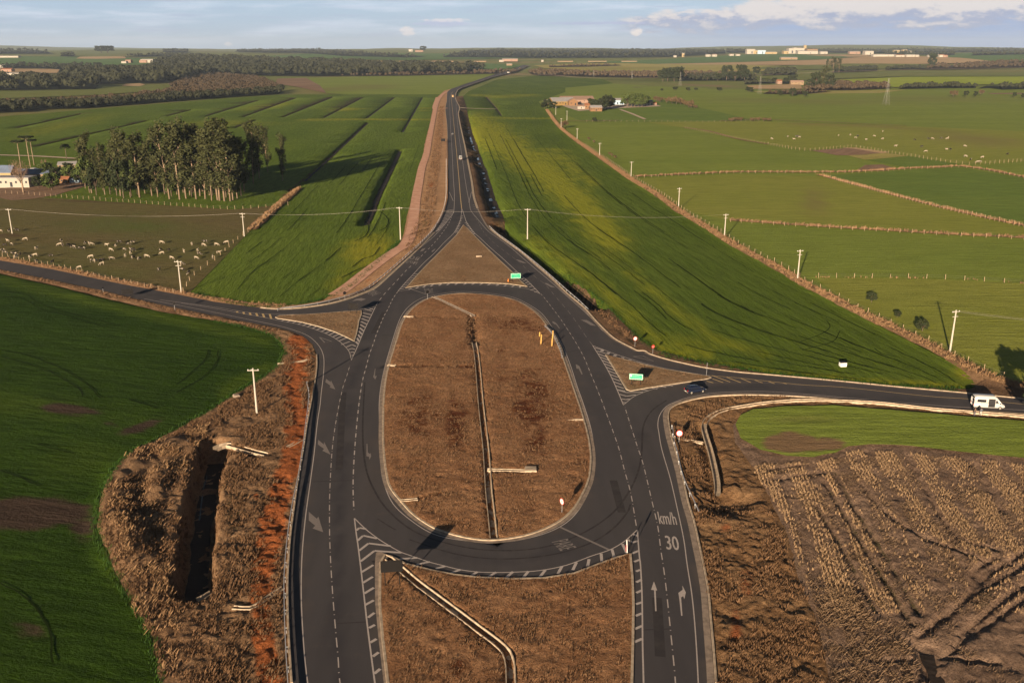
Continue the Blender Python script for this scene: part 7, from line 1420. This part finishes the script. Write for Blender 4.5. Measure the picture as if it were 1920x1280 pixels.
wood([(995, 139), (1010, 141), (1100, 143), (1240, 146), (1300, 146), (1400, 143), (1395, 137), (1240, 137), (1100, 135), (1010, 131), (990, 134)], 620, 8, 'wood_brown', 'brown tree line behind the white farm track', quads=26)
wood([(1270, 152), (1420, 150), (1405, 141), (1300, 141)], 160, 9, 'wood_dark', 'dark scrub under the tall trees behind the far farm road')
wood([(1030, 126), (1100, 125), (1165, 123), (1160, 121.5), (1090, 122), (1030, 124)], 60, 6, 'wood_brown', 'thin hedge in the pale far field')
wood([(1428, 142), (1492, 140), (1490, 134), (1440, 135)], 90, 13, 'wood_dark', 'long clipped looking grove by the far white track')
wood([(1560, 136), (1646, 132), (1640, 127.5), (1570, 130)], 120, 10, 'wood_dark', 'long green hedge right of the feathery trees')
wood([(1658, 131), (1712, 129.5), (1740, 130), (1738, 126), (1680, 126)], 70, 8, 'wood_dark', 'second long green hedge by the far white track')
wood([(1735, 130), (1800, 129), (1920, 126), (2200, 124), (2200, 117), (1900, 116), (1860, 118), (1790, 122), (1745, 125)], 380, 11, 'wood_brown', 'brown wood at the far right')
wood([(1508, 170), (1600, 169), (1672, 166), (1660, 161), (1600, 157), (1520, 158)], 170, 9.5, 'wood_brown', 'scrubby wood around the tallest tree')
wood([(1683, 167), (1800, 165), (1830, 165), (1830, 161), (1700, 163)], 60, 8.5, 'wood_dark', 'row of round bushes below the bright field')
wood([(1832, 166), (1856, 165), (1880, 168), (1920, 167), (2200, 166), (2200, 160), (1900, 160), (1850, 161)], 70, 10, 'wood_dark', 'clump of dark bushes below the bright field at the right edge')
wood([(1395, 158), (1500, 155), (1498, 152), (1400, 154)], 40, 6, 'wood_dark', 'dark scrub at the edge of the ruin field')
wood([(1430, 176), (1500, 177), (1560, 172), (1520, 170), (1440, 172)], 40, 4, 'wood_brown', 'thin scrub before the long pasture')
wood([(-200, 101), (0, 100), (95, 100), (90, 97), (0, 94), (-200, 95)], 300, 14, 'wood_dark', 'dark wooded hill on the left skyline')
wood([(112, 106), (140, 105.5), (138, 103), (115, 103)], 30, 14, 'wood_dark', 'small dark wood in the left far fields')
wood([(225, 107), (300, 105), (330, 108), (440, 110), (440, 106), (300, 101)], 160, 11, 'wood_dark', 'tree line above the left background wood'); wood([(0, 128), (60, 127), (110, 130), (190, 128), (190, 124), (80, 122), (0, 124)], 120, 11, 'wood_dark', 'tree line behind the tan fields at the far left')
wood([(305, 98), (352, 98), (352, 95), (305, 95)], 60, 15, 'wood_dark', 'square plantation on the left skyline')
wood([(440, 97), (560, 99), (640, 105), (760, 108), (800, 106), (700, 100), (640, 95), (540, 93), (450, 93)], 700, 12, 'wood_dark', 'dark wooded ridge left of the main road')
wood([(830, 107), (1000, 108), (1150, 107.5), (1260, 106), (1360, 100), (1360, 94), (1200, 93), (1000, 93), (880, 95), (850, 100)], 1100, 13, 'wood_dark', 'dark wooded ridge behind the end of the main road')
wood([(1360, 98), (1400, 98), (1400, 95), (1365, 95)], 60, 16, 'wood_dark', 'dark grove left of the white factory'); wood([(1500, 97), (1640, 99), (1800, 97), (1960, 96), (1960, 92), (1640, 93), (1500, 94)], 700, 12, 'wood_dark', 'dark ridge behind the factories')
wood([(1660, 102), (1700, 101), (1790, 103), (1790, 100.5), (1660, 100)], 60, 13, 'wood_dark', 'trees behind the long white sheds'); wood([(1820, 104), (1920, 102), (1920, 98), (1830, 100)], 60, 12, 'wood_dark', 'tree line on the far right hill')
# ------------------------------------------------------------------ buildings
ROOFS = {'grey': simple('roof_grey', (.30, .29, .29), .8, .2, var=.1, scale=.4), 'blue': simple('roof_slate', (.13, .17, .25), .6, .3, scale=.4), 'tile': simple('roof_tile', (.30, .13, .07), .9, .1, scale=.4), 'white': simple('roof_white', (.38, .365, .34), .6, .3), 'brown': simple('roof_brown', (.30, .20, .15), .9, .1)}
WALLS = {'cream': simple('wall_cream', (.36, .28, .15), .9, .1), 'white': simple('wall_white', (.36, .335, .29), .8, .1, var=.05), 'yellow': simple('wall_yellow', (.24, .16, .06), .9, .1), 'orange': simple('wall_orange', (.22, .13, .07), .9, .1), 'blue': simple('wall_blue', (.36, .50, .62), .6, .2), 'pink': simple('wall_pink', (.30, .20, .15), .9, .1), 'tan': simple('wall_tan', (.26, .19, .12), .9, .1)}
M['pane'] = simple('window_pane', (.03, .035, .045), .2, .5)
def building(px, py, wpx, hpx, dep, wall, roof, label, rot=0.0, gable=.35, wins=4, name='farm_building', flat=False, cat='building', along='x', door=True, z=None, rh=None):
    p = G([(px, py)])[0]; D_ = math.hypot(p[0], p[1]); w = wpx*D_/F; h = hpx*D_/F*1.02; root = empty(name, (p[0], p[1], float(terrain(p[0:1], p[1:2])[0])+.1), rot-math.atan2(p[0], p[1])*.0)
    MB().box(-w/2, w/2, 0, dep, -2.0, h).build('wall', WALLS[wall], root); e = .35; g_ = gable*(dep if along == 'x' else w)*.5 if rh is None else rh
    b = MB()
    if flat: b.box(-w/2-e, w/2+e, -e, dep+e, h+.005, h+.35)
    elif along == 'x':
        V = [(-w/2-e, -e, h), (w/2+e, -e, h), (w/2+e, dep/2, h+g_), (-w/2-e, dep/2, h+g_), (-w/2-e, dep+e, h), (w/2+e, dep+e, h)]; V += [(a, b2, c_-.18) for a, b2, c_ in V]
        b.add(V, [(0, 1, 2, 3), (3, 2, 5, 4), (6, 9, 8, 7), (9, 10, 11, 8), (0, 6, 7, 1), (4, 5, 11, 10), (0, 3, 9, 6), (3, 4, 10, 9), (1, 7, 8, 2), (2, 8, 11, 5)])
        MB().add([(-w/2+.02, .05, h-.1), (-w/2+.02, dep-.05, h-.1), (-w/2+.02, dep/2, h+g_-.2), (w/2-.02, .05, h-.1), (w/2-.02, dep-.05, h-.1), (w/2-.02, dep/2, h+g_-.2)], [(0, 2, 1), (3, 4, 5), (0, 1, 4, 3), (0, 3, 5, 2), (1, 2, 5, 4)]).build('gable', WALLS[wall], root)
    else:
        V = [(-w/2-e, -e, h), (0, -e, h+g_), (w/2+e, -e, h), (-w/2-e, dep+e, h), (0, dep+e, h+g_), (w/2+e, dep+e, h)]; V += [(a, b2, c_-.18) for a, b2, c_ in V]
        b.add(V, [(0, 1, 4, 3), (1, 2, 5, 4), (6, 9, 10, 7), (7, 10, 11, 8), (0, 6, 7, 1), (1, 7, 8, 2), (3, 4, 10, 9), (4, 5, 11, 10), (0, 3, 9, 6), (2, 8, 11, 5)])
        MB().add([(-w/2+.05, .02, h-.1), (w/2-.05, .02, h-.1), (0, .02, h+g_-.2), (-w/2+.05, dep-.02, h-.1), (w/2-.05, dep-.02, h-.1), (0, dep-.02, h+g_-.2)], [(0, 1, 2), (3, 5, 4), (0, 3, 4, 1), (0, 2, 5, 3), (1, 4, 5, 2)]).build('gable', WALLS[wall], root)
    b.build('roof', ROOFS[roof], root)
    for k in range(wins):
        xc = -w/2+w*(k+.5)/wins; ww, wh = min(1.3, w/wins*.35), min(1.2, h*.35)
        if door and k == wins//2: MB().box(xc-.55*max(1, h/4), xc+.55*max(1, h/4), -.05, .06, 0, min(2.2*max(1, h/4), h*.7)).build('door', M['pane'], root)
        else: MB().box(xc-ww/2, xc+ww/2, -.05, .06, h*.42, h*.42+wh).build('window', M['pane'], root)
    return tag(root, label, cat)
# left farm
building(22, 351, 58, 14, 9, 'white', 'grey', 'long low white wing of the farmhouse at the left edge', 0, flat=True, wins=7, name='farmhouse')
building(8, 343, 26, 16, 8, 'cream', 'blue', 'cream upper house with a slate roof at the left edge', .0, gable=.9, wins=3, name='farmhouse')
building(62, 335, 55, 7, 12, 'tan', 'blue', 'slate roofed sheds behind the bare tree', .1, gable=.4, wins=4)
building(120, 343, 14, 6, 5, 'orange', 'tile', 'small hut with an orange tiled roof', .1, gable=.5, wins=2)
building(126, 316, 28, 6, 10, 'tan', 'grey', 'long low dark shed with a pale grey roof', .3, gable=.3, wins=4)
building(139, 342, 15, 5, 4, 'blue', 'blue', 'blue lean-to beside the orange tiled hut', .0, gable=.2, wins=2)
building(62, 325, 5, 7, 3, 'white', 'white', 'small white tank house behind the sheds', 0, flat=True, wins=1)
# right farm
building(1058, 197, 42, 6, 26, 'yellow', 'grey', 'long yellow walled barn at the left of the right farm', .25, gable=.35, wins=8, name='barn', cat='barn')
building(1084, 193, 60, 5, 30, 'pink', 'brown', 'wide brown roofed barn in the middle of the right farm', .1, gable=.3, wins=8, name='barn', cat='barn')
building(1075, 198, 16, 7, 12, 'orange', 'brown', 'orange gabled shed beside the yellow barn', .1, gable=.6, along='y', wins=2, name='shed', cat='shed')
building(1118, 208.5, 21, 6, 12, 'orange', 'grey', 'orange walled house in front of the dark trees', .05, gable=.4, wins=5, name='house', cat='house')
building(1102, 204, 10, 6, 9, 'orange', 'tile', 'small orange house left of the orange walled one', 0, gable=.5, wins=2, name='house', cat='house')
building(1090, 204, 13, 4, 8, 'white', 'brown', 'low pale house with its yard in front of the barns', 0, gable=.4, wins=3, name='house', cat='house')
building(1158, 196, 26, 7, 16, 'blue', 'grey', 'bluish walled shed between the two tree clumps', .1, gable=.3, wins=3, name='shed', cat='shed')
building(1220, 197, 7, 6, 6, 'white', 'blue', 'small white tower house at the right end of the right farm', 0, gable=.5, wins=2, name='house', cat='house')
building(1228, 197, 6, 3, 6, 'pink', 'tile', 'little pink hut at the right tip of the farmyard', 0, gable=.4, wins=1, name='hut', cat='hut')
building(1040, 193, 8, 4, 6, 'blue', 'grey', 'small blue grey shed behind the dark tree clump', 0, gable=.4, wins=1, name='shed', cat='shed')
# factories and far sheds
for a in ((1408, 101, 14, 7, 40, 'white', 'white', 'square white silo block at the left of the factory'), (1417, 101, 7, 5, 30, 'cream', 'white', 'low cream annex next to the white silo block'), (1428, 101, 14, 5.5, 40, 'blue', 'grey', 'pale blue factory hall'), (1446, 101, 20, 2.5, 30, 'cream', 'white', 'low line of sheds between the two factories'),
          (1474, 101, 8, 4, 40, 'cream', 'white', 'cream hall at the left of the large factory'), (1484, 100.5, 10, 8, 50, 'white', 'white', 'tall white block of the large factory'), (1491, 100.5, 6, 9, 40, 'white', 'white', 'second tall white block of the large factory'), (1500, 100, 14, 8, 50, 'white', 'white', 'wide white hall of the large factory'), (1509, 98.5, 4, 11, 14, 'cream', 'white', 'cream tower of the large factory'), (1523, 100, 18, 6, 50, 'tan', 'tile', 'reddish hall at the right of the large factory'), (1515, 101, 34, 4, 50, 'white', 'white', 'long white front building of the large factory'),
          (1480, 111.5, 28, 2.6, 30, 'tan', 'white', 'low pale barn alone in the tan field below the factory'), (1545, 101, 12, 3, 30, 'white', 'white', 'small white shed right of the large factory'), (1630, 102.5, 14, 5, 40, 'white', 'white', 'white hall with a vaulted roof on the right skyline'), (1603, 101, 18, 3, 30, 'pink', 'white', 'row of pale houses on the right skyline'),
          (1660, 106, 40, 2.6, 30, 'white', 'white', 'long white poultry shed on the right hill'), (1688, 106.5, 14, 2.4, 26, 'white', 'tile', 'white shed with red roof on the right hill'), (1708, 106.5, 15, 2.6, 26, 'white', 'white', 'middle white shed on the right hill'), (1720, 106.5, 6, 2.4, 20, 'white', 'white', 'small white shed on the right hill'), (1682, 98.5, 9, 3, 30, 'cream', 'white', 'upper left pale shed on the far right hill'), (1697, 98, 7, 3.4, 30, 'cream', 'white', 'upper middle pale shed on the far right hill'), (1707, 98.6, 6, 2, 30, 'white', 'white', 'upper right pale shed on the far right hill'), (1766, 107, 8, 3, 26, 'white', 'tile', 'red roofed farm right of the lone tall tree'), (1773, 107, 7, 2.4, 26, 'pink', 'tile', 'second red roofed house right of the lone tall tree'), (1744, 107, 5, 2.4, 20, 'white', 'white', 'white house left of the lone tall tree'),
          (1328, 106, 8, 2.6, 24, 'white', 'white', 'small white farmhouse left of the factories'), (1340, 106, 8, 2.8, 24, 'white', 'brown', 'second small white farmhouse left of the factories'), (1372, 104.5, 7, 2.2, 24, 'white', 'brown', 'small house under the dark grove by the factory'), (1384, 104.5, 7, 2, 24, 'white', 'brown', 'another small house under the dark grove by the factory'), (1281, 106.5, 4, 5, 12, 'cream', 'white', 'thin pale tower on the far field edge'), (1266, 107, 5, 2, 18, 'white', 'white', 'small white shed left of the thin pale tower'),
          (280, 117, 30, 4, 40, 'white', 'white', 'white hall at the edge of the left background wood'), (268, 117, 12, 2.6, 20, 'pink', 'tile', 'red roofed houses left of the white hall'), (240, 117, 9, 3, 20, 'pink', 'brown', 'small house among trees left of the red roofs'), (232, 118, 8, 2, 20, 'white', 'brown', 'low white house farthest left of the white hall'),
          (35, 140, 72, 1.8, 25, 'white', 'white', 'very long low white shed at the far left'), (8, 107.5, 44, 1.6, 25, 'white', 'white', 'long white shed below the left skyline'), (0, 127, 10, 3, 25, 'white', 'white', 'white barn at the far left edge'), (12, 134, 16, 3, 20, 'pink', 'tile', 'pinkish sheds in the tan field at the far left'),
          (770, 96.5, 7, 3, 25, 'white', 'white', 'white house on the hill left of the hill trees'), (786, 97, 14, 1.8, 25, 'pink', 'tile', 'low red farm below the hill trees'), (956, 114.5, 28, 3, 50, 'pink', 'white', 'pale pink warehouse in the valley past the road bend'), (940, 115.5, 8, 2, 30, 'white', 'white', 'small pale shed left of the valley warehouse'), (955, 122.5, 10, 2, 20, 'tan', 'white', 'pale barn in the green field before the valley warehouse'), (1017, 115.5, 4, 2, 20, 'white', 'white', 'tiny white house right of the valley trees'),
          (1462, 157, 8, 4, 14, 'pink', 'tile', 'small pink ruin left of the scrub'), (1495, 158, 22, 3.6, 10, 'tan', 'brown', 'roofless tan walls beside the pink ruin')):
    building(a[0], a[1], a[2], a[3], a[4], a[5], a[6], a[7], gable=.25, wins=4 if a[2] > 9 else 2, name='factory_hall' if 'factory' in a[7] else 'far_building', rh=min(3, a[3]))
for i, (a, w_) in enumerate(((700, 60), (760, 40), (830, 70), (900, 40), (1060, 50), (1120, 60), (1180, 50))): building(a, 115.5, w_*.55, .5, 12, 'tan', 'brown', 'thin pale greenhouse in the valley line', gable=.1, wins=0, name='greenhouse', cat='greenhouse', rh=1)['label'] = ORD[i]+' thin pale greenhouse from the left in the valley line'
# ------------------------------------------------------------------ transmission towers
M['lattice'] = simple('lattice_steel', (.28, .28, .26), .6, .3, .2)
def pylon(px, py, hpx, label):
    p = G([(px, py)])[0]; D_ = math.hypot(p[0], p[1]); h = hpx*D_/F*1.02; root = empty('transmission_tower', (p[0], p[1], float(terrain(p[0:1], p[1:2])[0])-.3), .3); b = MB(); lv = [0, .14, .3, .46, .62, .76, .88, 1.0]; wd = lambda t: h*(.17*(1-t)**1.3+.022)/2; r = max(.06, h*.0018)
    for i in range(len(lv)-1):
        a, c_ = lv[i], lv[i+1]; A = [(sx*wd(a), sy*wd(a), a*h) for sx, sy in ((-1, -1), (1, -1), (1, 1), (-1, 1))]; B_ = [(sx*wd(c_), sy*wd(c_), c_*h) for sx, sy in ((-1, -1), (1, -1), (1, 1), (-1, 1))]
        for k in range(4):
            b.tube([A[k], B_[k]], r, 4); b.tube([A[k], B_[(k+1) % 4]], r*.6, 3); b.tube([A[(k+1) % 4], B_[k]], r*.6, 3); b.tube([B_[k], B_[(k+1) % 4]], r*.6, 3)
    b.build('frame', M['lattice'], root)
    for t, L_ in ((.74, .15), (.86, .12), (.97, .09)):
        b = MB(); b.tube([(-h*L_, 0, t*h), (0, 0, t*h+h*.02), (h*L_, 0, t*h)], r*.8, 4); b.tube([(-h*L_, 0, t*h), (h*L_, 0, t*h)], r*.6, 4); b.build('crossarm', M['lattice'], root)
    tag(root, label, 'transmission tower')
pylon(1661, 196, 42, 'nearest lattice transmission tower in the long right pasture'); pylon(1424, 176, 29, 'lattice transmission tower at the left edge of the long pasture'); pylon(1275, 161, 23, 'lattice transmission tower before the big tree clump'); pylon(1185, 148, 14, 'lattice transmission tower by the white farm track'); pylon(1113, 144, 11, 'small distant lattice tower left of the white track bend')

finish_labels()
# ------------------------------------------------------------------ air
hz = MB().box(-27000, 27000, -400, 27000, -9, 330).build('haze', None); hm = bpy.data.materials.new('haze'); hm.use_nodes = True; hn = hm.node_tree.nodes; hn.clear()
vo = hn.new('ShaderNodeVolumePrincipled'); vo.inputs['Color'].default_value = (.62, .78, 1.0, 1); vo.inputs['Density'].default_value = 3.6e-5; vo.inputs['Anisotropy'].default_value = 0.0
ho = hn.new('ShaderNodeOutputMaterial'); hm.node_tree.links.new(vo.outputs[0], ho.inputs['Volume']); hz.data.materials.append(hm); tag(hz, 'thin pale haze over the far fields', 'haze', kind='stuff')
